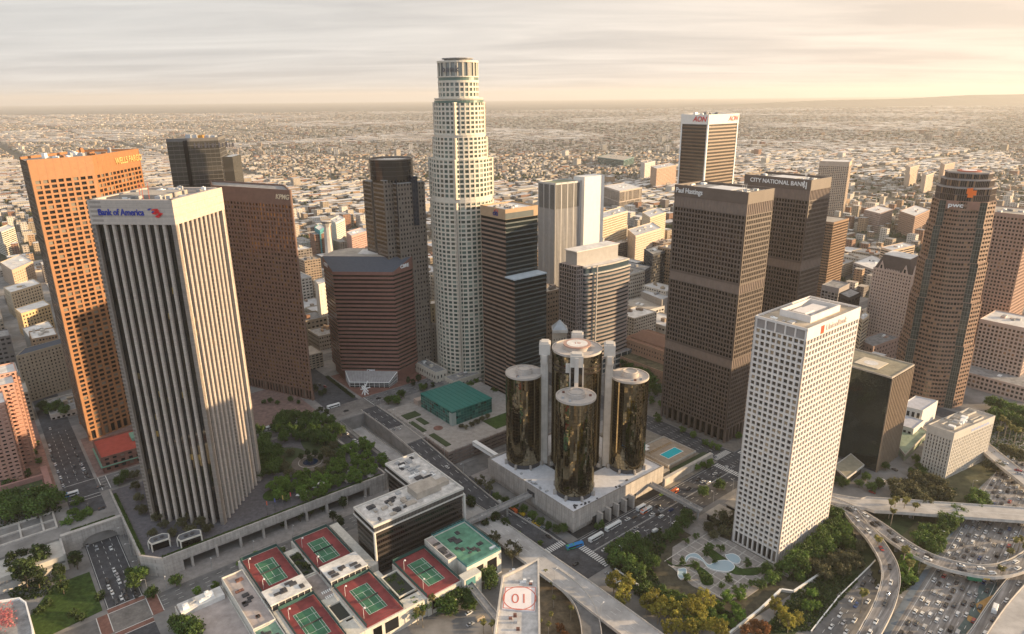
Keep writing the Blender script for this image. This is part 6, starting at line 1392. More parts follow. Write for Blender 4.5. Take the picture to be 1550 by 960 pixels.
for lab, a, h in (('flat roofed brown kiosk beside the wide street', (81, 97, -58, -45), 6), ('small white roofed booth behind the brown kiosk', (102, 112, -56, -46), 5), ('pale low canopy beside the small booth', (114, 126, -60, -50), 4)):
    T = Tower('kiosk', lab, 'kiosk', at=W(a[0], a[2])); T.mb('wall', GLB).uvbox(a[0]+1, a[1]-1, a[2]+1, a[3]-1, .2, h-.8); T.mb('roof', ROOFT if 'brown' in lab else ROOFW).uvbox(*a, h-.8, h); T.mb('posts', PALEC).uvbox(a[0]+.3, a[0]+.8, a[2]+.3, a[2]+.8, .1, h-.8); T.mb('posts', PALEC).uvbox(a[1]-.8, a[1]-.3, a[2]+.3, a[2]+.8, .1, h-.8); T.finish()
def lowwall(label, pts, h=1.4, w=.9, mat=PALEC, z=0.1):
    T = Tower('retaining_wall', label, 'retaining wall', at=pts[0]); 
    for a, b in zip(pts, pts[1:]): L_ = hypot(b[0]-a[0], b[1]-a[1]); T.mb('wall', mat).ebox(a, b, 0, L_, z, z+h, -w, 0); T.mb('coping', WHITEP).ebox(a, b, 0, L_, z+h+.002, z+h+.2, -w-.1, .1)
    T.finish()
lowwall('long white topped retaining wall sloping up along the garden embankment', [P(x, y, 1) for x, y in ((1105, 960), (1150, 925), (1183, 894), (1202, 897), (1245, 868))], 1.6)
lowwall('low garden wall along the lower side of the garden court', [P(x, y, 1) for x, y in ((930, 862), (975, 893), (1022, 922))], 1.2)
lowwall('low concrete wall at the edge of the frontage road', [P(x, y, 0) for x, y in ((1228, 958), (1270, 905), (1318, 858), (1325, 850))], .9, .4)
# ================================================================ TREES
def crown_mesh(name, seed, rx, rz, n_cl, n_leaf, leaf, clump, lift, shape='round'):
    r = random.Random(seed); m = MB(); cl = []
    for k in range(n_cl):
        while True:
            x, y, z = r.uniform(-1, 1), r.uniform(-1, 1), r.uniform(-1, 1); d = x*x+y*y+z*z
            if d < 1 and d > .12: break
        if shape == 'cone': f = 1-(z+1)/2*.8; x *= f; y *= f
        if shape == 'flat' and z < -.2: z *= .4
        cl.append((x*rx, y*rx, lift+z*rz, clump*r.uniform(.55, 1.25)))
    for cx, cy, cz, cr in cl:
        for k in range(n_leaf):
            g = Vector((r.gauss(0, 1), r.gauss(0, 1), r.gauss(0, .8))); g = g.normalized()*cr*r.uniform(.35, 1.25)
            c = Vector((cx, cy, cz))+g; nrm = (g.normalized()+Vector((r.gauss(0, .5), r.gauss(0, .5), r.gauss(0, .5)))).normalized()
            a = nrm.orthogonal().normalized(); b = nrm.cross(a); t = r.uniform(0, 6.28); a, b = a*cos(t)+b*sin(t), b*cos(t)-a*sin(t); s = leaf*r.uniform(.6, 1.3)
            m.quad(tuple(c-a*s-b*s*.6), tuple(c+a*s-b*s*.6), tuple(c+a*s*.7+b*s*.7), tuple(c-a*s*.7+b*s*.7))
    return m, cl
BARK = stone('bark', (.12, .09, .065), var=.25, scale=2); PBARK = stone('pale_bark', (.30, .25, .19), var=.25, scale=2)
def tree_proto(kind, seed, rx, rz, n_cl, n_leaf, leaf, clump, lift, mat, bark, shape='round', tr=.35):
    c, cl = crown_mesh(kind, seed, rx, rz, n_cl, n_leaf, leaf, clump, lift, shape); cm = c.mesh('crown'); cm.materials.append(mat)
    t = MB(); z = 0; p = Vector((0, 0, 0)); r = random.Random(seed+9); pts = [(p.copy(), tr)]
    for k in range(4): p = p+Vector((r.uniform(-.3, .3), r.uniform(-.3, .3), lift*.9/4)); pts.append((p.copy(), tr*(1-.13*(k+1))))
    def limb(a, ra, b, rb, n=7):
        d = (b-a).normalized(); x = d.orthogonal().normalized(); y = d.cross(x); i = len(t.v)
        for q, rr in ((a, ra), (b, rb)):
            for k in range(n): w = q+x*(rr*cos(2*pi*k/n))+y*(rr*sin(2*pi*k/n)); t.v.append(tuple(w))
        for k in range(n): t.f.append((i+k, i+(k+1) % n, i+n+(k+1) % n, i+n+k))
    for (a, ra), (b, rb) in zip(pts, pts[1:]): limb(a, ra, b, rb)
    for q in cl[::max(1, len(cl)//9)]: s = pts[r.choice((2, 3))][0]; limb(s, tr*.5, Vector(q[:3]), tr*.12, 5)
    tm = t.mesh('trunk'); tm.materials.append(bark); return cm, tm
L_G = leafmat('green_leaves', (.05, .09, .018), (.11, .18, .038)); L_D = leafmat('dark_green_leaves', (.025, .045, .014), (.055, .085, .022)); L_O = leafmat('olive_leaves', (.07, .075, .035), (.15, .14, .07)); L_Y = leafmat('yellow_green_leaves', (.17, .17, .03), (.36, .31, .06), .4); L_B = leafmat('bright_green_leaves', (.08, .155, .024), (.16, .25, .045)); L_R = leafmat('rusty_leaves', (.22, .09, .03), (.32, .15, .06)); L_P = leafmat('palm_fronds', (.09, .10, .025), (.20, .17, .05))
PROTO = {}
for i in range(3):
    PROTO['green', i] = tree_proto('green', 100+i, 4.6, 3.6, 34, 46, .42, 1.7, 6.0, L_G, BARK)
    PROTO['dark', i] = tree_proto('dark', 120+i, 3.9, 5.2, 34, 46, .42, 1.6, 9.0, L_D, BARK)
    PROTO['olive', i] = tree_proto('olive', 140+i, 4.2, 2.8, 30, 40, .38, 1.5, 5.0, L_O, BARK, tr=.25)
    PROTO['yellow', i] = tree_proto('yellow', 160+i, 4.3, 5.6, 30, 44, .42, 1.45, 10, L_Y, PBARK)
    PROTO['gum', i] = tree_proto('gum', 180+i, 4.6, 4.6, 22, 40, .42, 1.5, 12, L_O, PBARK)
    PROTO['round', i] = tree_proto('round', 200+i, 2.3, 2.0, 16, 34, .3, 1.0, 3.2, L_G, BARK, tr=.15)
    PROTO['bright', i] = tree_proto('bright', 220+i, 3.4, 2.9, 24, 44, .38, 1.35, 4.6, L_B, BARK, tr=.2)
    PROTO['rusty', i] = tree_proto('rusty', 240+i, 4.2, 3.4, 24, 44, .42, 1.4, 6, L_R, BARK)
    PROTO['shrub', i] = tree_proto('shrub', 260+i, 2.2, 1.3, 12, 34, .3, .9, 1.3, L_D, BARK, tr=.1)
def palm_mesh(seed, h):
    r = random.Random(seed); m = MB()
    for k in range(38):
        a = r.uniform(0, 6.28); el = r.uniform(-.9, 1.2); L = r.uniform(2.0, 3.0); d = Vector((cos(a), sin(a), 0)); s = Vector((-sin(a), cos(a), 0)); prev = Vector((0, 0, h)); ang = el
        for j in range(5):
            nx = prev+(d*cos(ang)+Vector((0, 0, sin(ang))))*L/5; w0, w1 = (.22+.5*sin(pi*j/5))*.8, (.22+.5*sin(pi*(j+1)/5))*.8 if j < 4 else .05
            m.quad(tuple(prev-s*w0), tuple(prev+s*w0), tuple(nx+s*w1), tuple(nx-s*w1)); prev = nx; ang -= .42
    cm = m.mesh('crown'); cm.materials.append(L_P); t = MB(); t.cyl(0, 0, 0, h, .26, 8, .17); tm = t.mesh('trunk'); tm.materials.append(PBARK); return cm, tm
for i in range(3): PROTO['palm', i] = palm_mesh(300+i, 10.5)
NAMES = {'green': 'broadleaf_tree', 'dark': 'conifer_tree', 'olive': 'olive_tree', 'yellow': 'eucalyptus_tree', 'gum': 'eucalyptus_tree', 'round': 'round_tree', 'bright': 'broadleaf_tree', 'rusty': 'rusty_tree', 'shrub': 'shrub', 'palm': 'palm_tree'}
tr_ = random.Random(42); NT = [0]
def tree(kind, xy, z, s, label, group=None, sz=1.0):
    i = NT[0] % 3; NT[0] += 1; cm, tm = PROTO[kind, i]
    o = thing(NAMES[kind], label, 'shrub' if kind == 'shrub' else ('palm' if kind == 'palm' else 'tree'), (xy[0], xy[1], z), group, tr_.uniform(0, 6.28)); o.scale = (s, s, s*sz)
    for nm, me in (('trunk', tm), ('crown', cm)): c = bpy.data.objects.new(nm, me); col.objects.link(c); c.parent = o
    return o
def row(kind, pts, z, s, fmt, group, key='left to right', offset=.0, sz=1.0):
    """fmt contains %s for the ordinal; points are pixels of the trunk foot"""
    pts = sorted(pts) if key == 'left to right' else sorted(pts, key=lambda p: -p[1])
    for i, p in enumerate(pts): tree(kind, P(p[0], p[1], z), z, s*tr_.uniform(.85, 1.18), fmt % ordn(i), group, sz)
def grow(kind, uvs, z, s, fmt, group, sz=1.0):
    for i, p in enumerate(sorted(uvs, key=lambda q: W(*q)[0])): tree(kind, W(*p), z, s*tr_.uniform(.85, 1.18), fmt % ordn(i), group, sz)
# garden plaza: dense planting round the pool
def inpoly(p, pg):
    c = False
    for i in range(len(pg)):
        a, b = pg[i-1], pg[i]
        if (a[1] > p[1]) != (b[1] > p[1]) and p[0] < (b[0]-a[0])*(p[1]-a[1])/(b[1]-a[1])+a[0]: c = not c
    return c
pg_front = [(408, 742), (430, 728), (470, 722), (500, 728), (520, 740), (470, 760), (425, 762)]
pg_right = [(497, 722), (512, 690), (545, 672), (572, 690), (588, 705), (545, 735), (512, 738)]
pg_back = [(390, 655), (440, 632), (500, 640), (530, 668), (505, 680), (450, 668), (420, 678), (392, 672)]
pg_left = [(388, 678), (420, 678), (432, 700), (420, 718), (395, 728)]
def scatter(pg, n, dmin, seed):
    r = random.Random(seed); out = []; x0, x1 = min(p[0] for p in pg), max(p[0] for p in pg); y0, y1 = min(p[1] for p in pg), max(p[1] for p in pg); t = 0
    while len(out) < n and t < 6000:
        t += 1; p = (r.uniform(x0, x1), r.uniform(y0, y1))
        if inpoly(p, pg) and all(hypot(p[0]-q[0], (p[1]-q[1])*1.7) > dmin for q in out): out.append(p)
    return out
row('bright', scatter(pg_front, 24, 8.5, 1), gp, 1.0, 'green plaza garden tree, %s from the left in the front grove', 'front grove of the plaza garden')
row('bright', scatter(pg_right, 27, 9.5, 2), gp, 1.0, 'green plaza garden tree, %s from the left in the right hand grove', 'right grove of the plaza garden')
row('green', scatter(pg_back, 30, 10, 3), gp, 1.0, 'dark green plaza garden tree, %s from the left in the rear grove', 'rear grove of the plaza garden')
row('green', scatter(pg_left, 16, 8, 4), gp, .95, 'green plaza garden tree, %s from the left in the grove next to the finned tower', 'left grove of the plaza garden')
row('dark', [(456, 698), (466, 692), (478, 694), (486, 700), (470, 702)], gp, .45, 'dark small tree, %s from the left inside the round garden basin', 'dark trees in the round basin')
row('olive', [(432, 712), (440, 690), (492, 688), (498, 706), (452, 724), (485, 722), (505, 680), (426, 704), (438, 722), (500, 696)], gp, .85, 'tan olive tree, %s from the left around the round pool', 'olive trees round the pool')
row('olive', [(232, 812), (248, 800), (262, 812), (276, 800), (290, 810), (304, 798), (316, 806), (240, 790), (282, 790)], gp, .8, 'grey green olive tree, %s from the left at the foot of the finned tower', 'olive trees before the finned tower')
row('olive', [(206, 742), (212, 760), (216, 778), (204, 725)], gp, .85, 'grey green tree, %s from the left beside the left wall of the finned tower', 'trees beside the finned tower')
# lower left
row('dark', [(22, 872), (38, 862), (52, 878), (66, 866), (42, 890), (60, 892)], 0, 1.15, 'dark pine, %s from the left in the clump at the lower left corner', 'dark pines lower left')
row('dark', [(92, 880), (118, 862), (97, 900)], 0, .85, 'slim dark tree, %s from the left between the lawn and the lower street', 'slim trees by the lower street')
row('yellow', [(20, 885)], 0, .7, 'small yellow tree, %s one among the dark pines', None)
row('green', [(8, 792), (22, 786), (38, 776), (54, 768), (70, 762), (84, 770), (12, 772), (58, 784), (30, 764)], PZ, 1.35, 'large dark green street tree, %s from the left behind the framed parking roof', 'large trees behind the framed roof')
row('bright', [(112, 784), (124, 792), (118, 770), (134, 786), (104, 800)], PZ-4, 1.1, 'green tree, %s from the left above the tunnel portal', 'trees above the tunnel portal')
row('green', [(204, 892), (214, 880), (232, 905), (200, 876)], 0, .85, 'green tree, %s from the left under the corner of the raised plaza', 'trees under the plaza corner')
row('green', [(268, 888)], 0, .8, 'lone green tree, the %s under the plaza beside its corner pier', None)
row('bright', [(362, 858), (388, 846), (428, 838), (300, 900), (326, 893)], 3, .6, 'small tree, %s from the left along the road below the plaza', 'small trees along the road below the plaza')
row('dark', [(455, 790), (470, 782), (488, 775), (520, 770), (505, 790), (515, 800), (430, 800)], 0, .6, 'dark tree, %s from the left in the shade between plaza and tennis courts', 'dark trees beyond the tennis courts')
row('shrub', [(150, 905), (110, 930), (120, 938), (60, 925), (76, 915)], .2, 1.3, 'rounded shrub, %s from the left at the edge of the corner lawn', 'shrubs of the corner lawn')
row('green', [(283, 965), (296, 972), (272, 955)], 0, 1.2, 'dense green tree, %s from the left at the bottom edge beside the club roof', 'trees beside the club roof')
row('green', [(78, 628), (66, 622), (90, 622), (100, 630)], PZ, .9, 'dark tree, %s from the left in the court behind the beige slab hotel', 'trees before the slab hotel')
row('round', [(52, 690), (60, 702), (56, 676), (44, 722), (28, 730), (12, 738)], PZ, 1.1, 'small round tree, %s from the left on the pink terraces', 'small trees on the pink terraces')
row('green', [(180, 735), (190, 728)], PZ, .8, 'dark green tree, %s from the left at the corner behind the finned tower', 'corner trees behind the finned tower')
# courtyards of the club
grow('dark', [(-156, 64), (-153.5, 69), (-156, 74), (-153.5, 79)], .5, .9, 'dark tree filling the sunken club court, %s from the left', 'trees in the sunken club court')
grow('green', [(-121, 14), (-118, 20), (-120, 27)], 5, .75, 'green tree in the right hand sunken club court, %s from the left', 'trees in the right sunken court')
grow('round', [(-119, 4)], 3, .9, 'round green bush in the round white planter, the %s one', None)
row('green', [(652, 912), (664, 905), (676, 918), (690, 905), (702, 915), (644, 925), (670, 930), (684, 930), (710, 925), (632, 935)], 0, 1.0, 'dense dark green tree, %s from the left in the row below the club building', 'dense row below the club')
row('green', [(720, 880), (735, 872), (742, 890)], 0, 1.1, 'dense green tree, %s from the left beside the club corner', 'trees beside the club corner')
row('palm', [(632, 945), (640, 950), (655, 930), (745, 965), (732, 965)], 0, 1.0, 'tall palm, %s from the left before the club building', 'palms before the club')
row('gum', [(776, 858), (745, 842)], 0, 1.05, 'tall open crowned eucalyptus, %s from the left beside the pale viaduct', 'eucalyptus beside the viaduct')
row('dark', [(722, 800), (735, 806), (750, 798), (765, 806), (712, 775)], 0, .8, 'dark tree, %s from the left under the footbridge end', 'dark trees under the footbridge')
row('gum', [(742, 752), (728, 744)], 0, .8, 'open crowned tree, %s from the left at the left corner of the hotel podium', 'trees at the podium corner')
row('green', [(752, 758), (765, 766), (778, 772), (792, 778), (806, 788), (818, 796), (830, 802), (842, 808), (853, 806)], 0, .62, 'clipped tree, %s from the left in the row at the podium foot', 'hedge trees at the podium foot')
row('round', [(905, 802), (912, 800)], 0, 1.2, 'small green tree, %s from the left at the bus stop', 'small trees at the bus stop')
row('bright', [(792, 820), (803, 832), (818, 826), (784, 812)], 0, .5, 'small shrub tree, %s from the left on the traffic island', 'island shrubs')
# palms court
row('palm', [(836, 898), (838, 920), (834, 948), (864, 938), (826, 880), (830, 962), (818, 955)], .25, .72, 'sunlit palm, %s from the left in the planted loop beside the pointed tower', 'palms in the planted loop')
row('rusty', [(848, 958), (856, 968)], .2, .6, 'rusty orange tree, %s from the left at the bottom of the palm loop', 'rusty trees')
# garden before white tower
row('green', [(926, 846), (944, 838), (958, 830), (935, 858), (952, 866), (968, 852), (975, 838), (985, 862), (962, 878)], .2, 1.15, 'big dark green tree, %s from the left at the crossing corner of the garden', 'big trees at the garden corner')
row('green', [(1022, 812), (1032, 802), (1040, 792), (1010, 820)], .2, .95, 'dark green tree, %s from the left in the row along the wide street', 'trees along the wide street')
row('olive', [(1072, 806), (1086, 798), (1096, 812), (1104, 800), (1090, 788), (1108, 788), (1080, 816)], .3, .95, 'bare looking grey green tree, %s from the left beside the kiosks', 'grey trees beside the kiosks')
row('round', [(1002, 832), (1022, 818), (1038, 824), (1054, 816), (1031, 855), (1051, 862), (1074, 832), (1090, 836), (1080, 852), (1070, 842), (1130, 858), (1104, 882), (1092, 892), (1112, 898), (1125, 894), (1138, 888), (1072, 882), (1040, 880), (1060, 874)], .6, .95, 'small ball shaped tree, %s from the left in the squares of the garden court', 'ball shaped garden trees')
row('yellow', [(928, 900), (942, 920), (950, 908), (978, 930), (988, 925), (1000, 935), (995, 945), (1048, 935), (1058, 945), (1066, 930), (1042, 945), (1020, 945)], 0, .95, 'tall sunlit yellow eucalyptus, %s from the left along the lower garden edge', 'yellow eucalyptus along the garden')
row('bright', [(1088, 925), (1100, 912), (1112, 925), (1120, 908), (1094, 945), (1106, 950), (1120, 940)], 0, .9, 'yellow green round tree, %s from the left at the bottom corner of the garden', 'yellow green trees at the garden corner')
row('yellow', [(1028, 962), (1045, 970), (1060, 958), (1075, 965), (1090, 972), (1010, 966)], 0, .8, 'yellow tree crown, %s from the left at the bottom edge below the garden', 'yellow crowns at the bottom edge')
row('green', [(1002, 905), (1018, 912), (1034, 922), (1015, 925), (1000, 925), (975, 902), (1060, 950), (1075, 940), (1045, 955)], 0, .85, 'dark green tree, %s from the left among the yellow eucalyptus', 'dark trees among the eucalyptus')
row('rusty', [(1128, 965), (1142, 960), (1152, 966)], 0, .85, 'rusty red tree, %s from the left at the bottom edge', 'rusty trees at the bottom edge')
row('yellow', [(1180, 945), (1192, 958), (1205, 950), (1172, 930)], 0, .7, 'brownish yellow tree, %s from the left right of the white garden wall', 'brownish trees beyond the wall')
row('green', [(1150, 892), (1165, 885), (1158, 872), (1175, 880), (1178, 866)], .2, .75, 'dark tree, %s from the left between the garden court and the wall', 'dark trees by the wall')
row('green', [(1190, 868), (1205, 858), (1217, 846), (1228, 838), (1240, 828), (1250, 818), (1258, 805), (1262, 790), (1270, 800), (1235, 850), (1250, 840), (1264, 826), (1276, 815), (1212, 872), (1284, 832)], .2, 1.05, 'dark green tree, %s from the left on the bank below the white grid tower', 'trees on the bank below the white tower')
row('olive', [(1225, 862), (1240, 866), (1256, 858), (1270, 850), (1282, 858), (1290, 846), (1300, 835), (1296, 862), (1275, 872), (1248, 878)], .2, .95, 'olive green tree, %s from the left on the slope above the frontage road', 'trees above the frontage road')
row('bright', [(1236, 922), (1222, 926), (1210, 880), (1228, 905)], .2, .8, 'bright green tree, %s from the left on the open embankment', 'trees on the open embankment')
row('bright', [(1358, 882), (1368, 872), (1380, 868), (1372, 858), (1384, 855), (1362, 862), (1375, 886)], .2, 1.0, 'sunny green tree, %s from the left between the ramps', 'trees between the ramps')
row('green', [(1392, 828), (1405, 832), (1400, 815), (1415, 820), (1425, 812), (1436, 802), (1446, 796), (1430, 800), (1410, 842), (1420, 832), (1448, 786)], .2, 1.0, 'dense green tree, %s from the left between the connector ramp and the freeway', 'dense trees at the freeway edge')
row('olive', [(1365, 762), (1378, 752), (1392, 758), (1400, 745), (1412, 755), (1422, 745), (1372, 740), (1386, 735), (1410, 735), (1426, 758), (1398, 768), (1355, 748)], 2, 1.2, 'large olive green tree, %s from the left in front of the small pale office block', 'large trees before the pale office block')
row('green', [(1468, 768), (1478, 762), (1488, 768), (1475, 775)], 0, 1.0, 'dark green tree, %s from the left just above the straight overpass', 'trees above the overpass')
row('palm', [(1345, 785), (1352, 780), (1366, 782), (1370, 776), (1382, 786), (1348, 796)], 2, 1.1, 'tall palm, %s from the left at the fork of the ramps', 'palms at the fork')
row('palm', [(1325, 842), (1365, 862), (1372, 882), (1302, 928)], 0, 1.35, 'solitary tall palm, %s from the left beside the ramps', 'solitary palms beside the ramps')
row('palm', [(1524, 858), (1532, 840), (1540, 836), (1510, 885), (1546, 850)], 0, 1.1, 'tall palm, %s from the left beside the freeway at the right edge', 'palms at the right edge')
row('palm', [(1512, 655), (1520, 662), (1526, 668), (1544, 668), (1508, 672), (1534, 675)], 0, 1.25, 'sunlit palm, %s from the left beyond the small pale office block', 'palms beyond the office block')
row('green', [(1500, 620), (1512, 624), (1524, 628), (1536, 632), (1548, 636), (1520, 640), (1535, 648), (1548, 655), (1506, 640)], 0, 1.2, 'dense dark tree, %s from the left below the right edge mid rise', 'trees below the right mid rise')
row('olive', [(1530, 690), (1542, 698), (1518, 684), (1505, 700), (1496, 712), (1510, 715)], 0, 1.0, 'olive tree, %s from the left beside the upper right overpass', 'trees beside the upper right overpass')
row('green', [(1300, 690), (1315, 700), (1326, 705), (1340, 712), (1310, 728), (1330, 740), (1318, 745), (1300, 738), (1275, 738), (1262, 732)], 0, .72, 'green tree, %s from the left around the low dark pavilion', 'trees round the dark pavilion')
row('green', [(1385, 700), (1390, 712), (1395, 722), (1380, 720)], 0, .7, 'street tree, %s from the left at the foot of the small pale block', 'trees at the pale block')
row('green', [(945, 560), (955, 566), (965, 572), (975, 580), (985, 588), (950, 580), (962, 590), (975, 600), (988, 575), (940, 548), (995, 600), (970, 560), (982, 565)], 0, 1.25, 'dark green park tree, %s from the left between the pink building and the hotel', 'park trees behind the hotel')
row('round', [(985, 612), (995, 640), (1000, 618)], 0, 1.6, 'round street tree, %s from the left right of the right hand cylinder', 'street trees by the hotel')
row('bright', [(1033, 655), (1049, 663), (1067, 675), (1077, 679), (1087, 682), (1117, 665)], 0, .75, 'green street tree, %s from the left at the foot of the nearer brown twin', 'street trees at the brown tower')
row('bright', [(1055, 712), (1062, 708), (1070, 710), (1075, 704)], 0, .75, 'green tree, %s from the left in the corner bed near the crosswalks', 'corner bed trees')
row('green', [(1064, 752), (1088, 742)], 0, .75, 'dark round tree, %s from the left beside the kiosks', 'round trees by the kiosks')
row('green', [(588, 612), (596, 608), (602, 612), (608, 603), (640, 592)], PZ, .7, 'dark green tree, %s from the left at the hill intersection', 'trees at the hill intersection')
row('dark', [(618, 582), (626, 586), (634, 580), (646, 590), (655, 588), (478, 596), (486, 602), (492, 598)], PZ-1, .55, 'dark small tree, %s from the left around the red paved plaza', 'small trees round the red plaza')
row('green', [(700, 585), (706, 578), (712, 590), (722, 585), (690, 572), (1060*0+748, 600)], 6, .9, 'green tree, %s from the left behind the teal hall', 'trees behind the teal hall')
row('olive', [(705, 650), (714, 646), (722, 642), (730, 638), (698, 648), (738, 634)], 12.3, .55, 'thin young tree, %s from the left on the lawn of the parking deck', 'young trees on the deck lawn')
row('green', [(400, 612), (410, 610), (420, 613), (440, 608), (452, 612)], PZ, .45, 'small tree, %s from the left at the foot of the plum brown tower', 'trees at the plum tower')
row('shrub', [(478, 628), (484, 622), (490, 632), (496, 626)], PZ, 1.3, 'dark shrub, %s from the left beside the city bus', 'shrubs beside the bus')
# undergrowth: ground cover nobody could count
ug = MB(); ru = random.Random(8)
def cover(pgpx, n, z, s=.5):
    x0, x1 = min(p[0] for p in pgpx), max(p[0] for p in pgpx); y0, y1 = min(p[1] for p in pgpx), max(p[1] for p in pgpx); k = 0
    while k < n:
        p = (ru.uniform(x0, x1), ru.uniform(y0, y1))
        if not inpoly(p, pgpx): continue
        k += 1; c = Vector((*P(p[0], p[1], z), z+ru.uniform(.1, 1.1))); a = Vector((ru.gauss(0, 1), ru.gauss(0, 1), ru.gauss(0, .6))).normalized()*s; b = a.cross(Vector((ru.gauss(0, 1), ru.gauss(0, 1), ru.gauss(0, 1)))).normalized()*s
        ug.quad(tuple(c-a-b), tuple(c+a-b), tuple(c+a+b), tuple(c-a+b))
cover([(915, 850), (1000, 800), (1010, 830), (985, 860), (1010, 900), (1110, 930), (1100, 958), (960, 900)], 5200, .1)
cover([(1150, 960), (1200, 900), (1260, 862), (1300, 870), (1300, 880), (1230, 955)], 2600, .1)
cover([(1190, 880), (1250, 800), (1290, 800), (1310, 850), (1240, 880)], 2600, .1)
cover([(1350, 880), (1385, 850), (1390, 880), (1362, 900)], 900, .1); cover([(1385, 840), (1440, 790), (1455, 790), (1400, 850)], 900, .1)
cover([(1345, 770), (1440, 760), (1450, 740), (1350, 735)], 1200, .5); cover([(1490, 620), (1550, 640), (1550, 700), (1500, 690)], 1500, .1)
cover([(0, 760), (85, 750), (95, 775), (0, 800)], 700, PZ); cover([(5, 880), (75, 870), (80, 900), (20, 915)], 700, .1)
o = build(ug, 'undergrowth', L_D); tag(o, 'low leafy ground cover under the trees of the garden and freeway banks', 'ground cover', None, 'stuff')

# ================================================================ VEHICLES
WINB = paint('car_glass', (.015, .017, .02), .08, spec=.8); TYRE = paint('tyre_rubber', (.02, .02, .02), .8); HEADL = paint('headlight_glass', (.7, .7, .65), .2); TAILL = paint('tail_light_red', (.35, .01, .01), .3)
CARC = {'white': (.62, .62, .60), 'silver': (.38, .39, .40), 'black': (.015, .015, .017), 'dark grey': (.07, .075, .08), 'red': (.28, .02, .02), 'blue': (.03, .07, .20), 'beige': (.36, .30, .23), 'yellow': (.65, .42, .03), 'lime green': (.38, .62, .05)}
def loftsec(mb, secs):   # secs: list of (x, halfwidth, z0, z1, topw)
    i = len(mb.v); n = 6
    for x, hw, z0, z1, tw in secs: mb.v += [(x, -hw, z0), (x, -hw, (z0+z1)/2+.05), (x, -tw, z1), (x, tw, z1), (x, hw, (z0+z1)/2+.05), (x, hw, z0)]
    for k in range(len(secs)-1):
        for j in range(n): a = i+k*n+j; b = i+k*n+(j+1) % n; mb.f.append((a, b, b+n, a+n))
    mb.f.append(tuple(range(i+n-1, i-1, -1))); mb.f.append(tuple(range(i+(len(secs)-1)*n, i+len(secs)*n)))
CARS = {}
def car_proto(style, colname):
    key = (style, colname)
    if key in CARS: return CARS[key]
    m = paint('car_paint_'+colname.replace(' ', '_'), CARC[colname], .22, .3 if colname in ('silver', 'dark grey', 'blue') else 0, .7); b, g, r_ = MB(), MB(), MB()
    if style == 'sedan': L_, W_ = 4.7, .92; loftsec(b, [(-2.35, .8, .35, .80, .7), (-2.2, .9, .25, .93, .78), (-1.0, .92, .22, .98, .8), (.9, .92, .22, .95, .8), (2.0, .9, .25, .82, .74), (2.35, .78, .35, .68, .62)]); loftsec(g, [(-1.75, .76, .93, .97, .70), (-.95, .78, .9, 1.38, .6), (.2, .78, .9, 1.40, .6), (1.05, .76, .9, .97, .7)]); loftsec(r_, [(-.95, .6, 1.37, 1.41, .56), (.2, .61, 1.39, 1.43, .57)])
    elif style == 'suv': L_, W_ = 4.8, .96; loftsec(b, [(-2.4, .86, .4, 1.05, .8), (-2.3, .94, .3, 1.12, .84), (.8, .96, .28, 1.1, .84), (2.1, .93, .3, .98, .8), (2.4, .82, .4, .85, .7)]); loftsec(g, [(-2.28, .82, 1.05, 1.12, .78), (-2.0, .84, 1.05, 1.66, .7), (.3, .84, 1.05, 1.68, .7), (1.15, .8, 1.0, 1.1, .76)]); loftsec(r_, [(-2.02, .72, 1.64, 1.72, .68), (.3, .72, 1.66, 1.74, .68)])
    else: L_, W_ = 5.4, 1.0; loftsec(b, [(-2.7, .95, .4, 2.15, .86), (-2.6, 1.0, .3, 2.25, .9), (1.2, 1.0, .3, 2.25, .9), (1.9, .98, .3, 1.35, .88), (2.65, .9, .4, 1.05, .8)]); loftsec(g, [(1.25, .93, 1.35, 2.16, .86), (1.95, .9, 1.3, 1.42, .84)]); loftsec(r_, [(-2.5, .86, 2.25, 2.29, .84), (1.1, .86, 2.25, 2.29, .84)])
    w = MB(); 
    for k in range(12):
        a0, a1 = 2*pi*k/12, 2*pi*(k+1)/12; w.quad((.33*cos(a0), -.1, .33*sin(a0)), (.33*cos(a1), -.1, .33*sin(a1)), (.33*cos(a1), .1, .33*sin(a1)), (.33*cos(a0), .1, .33*sin(a0)))
    for s in (-.1, .1): w.quad(*[(.33*cos(2*pi*k/12), s, .33*sin(2*pi*k/12)) for k in range(12)])
    hl_ = MB(); tl_ = MB(); xf, xb = L_/2-.06, -L_/2+.02; zf = .62 if style == 'sedan' else .78
    hl_.box(xf-.12, xf+.03, -.12, .12, zf-.08, zf+.08); tl_.box(xb-.03, xb+.1, -.12, .12, zf, zf+.18)
    def M_(mb, nm, mt): q = mb.mesh(nm); q.materials.append(mt); return q
    CARS[key] = dict(body=M_(b, 'body', m), glass=M_(g, 'windows', WINB), roof=M_(r_, 'roof', m), wheel=M_(w, 'wheel', TYRE), head=M_(hl_, 'headlight', HEADL), tail=M_(tl_, 'tail_light', TAILL), W=W_, wb=1.42 if style != 'van' else 1.75)
    return CARS[key]
STN = {'sedan': 'sedan', 'suv': 'tall car', 'van': 'van'}
def car(style, colname, xy, z, rz, label, group, parts=True):
    d = car_proto(style, colname); o = thing('parked_car' if 'parked' in group else 'car', label, 'van' if style == 'van' else 'car', (xy[0], xy[1], z), group, rz)
    def ch(nm, me, loc=(0, 0, 0)): c = bpy.data.objects.new(nm, me); col.objects.link(c); c.parent = o; c.location = loc
    ch('body', d['body']); ch('windows', d['glass']); ch('roof', d['roof'])
    for x in (-d['wb'], d['wb']):
        for y in (-d['W']+.1, d['W']-.1): ch('wheel', d['wheel'], (x, y, .33))
    if parts:
        for y in (-.62, .62): ch('headlight', d['head'], (0, y, 0)); ch('tail_light', d['tail'], (0, y, 0))
    return o
rc = random.Random(99)
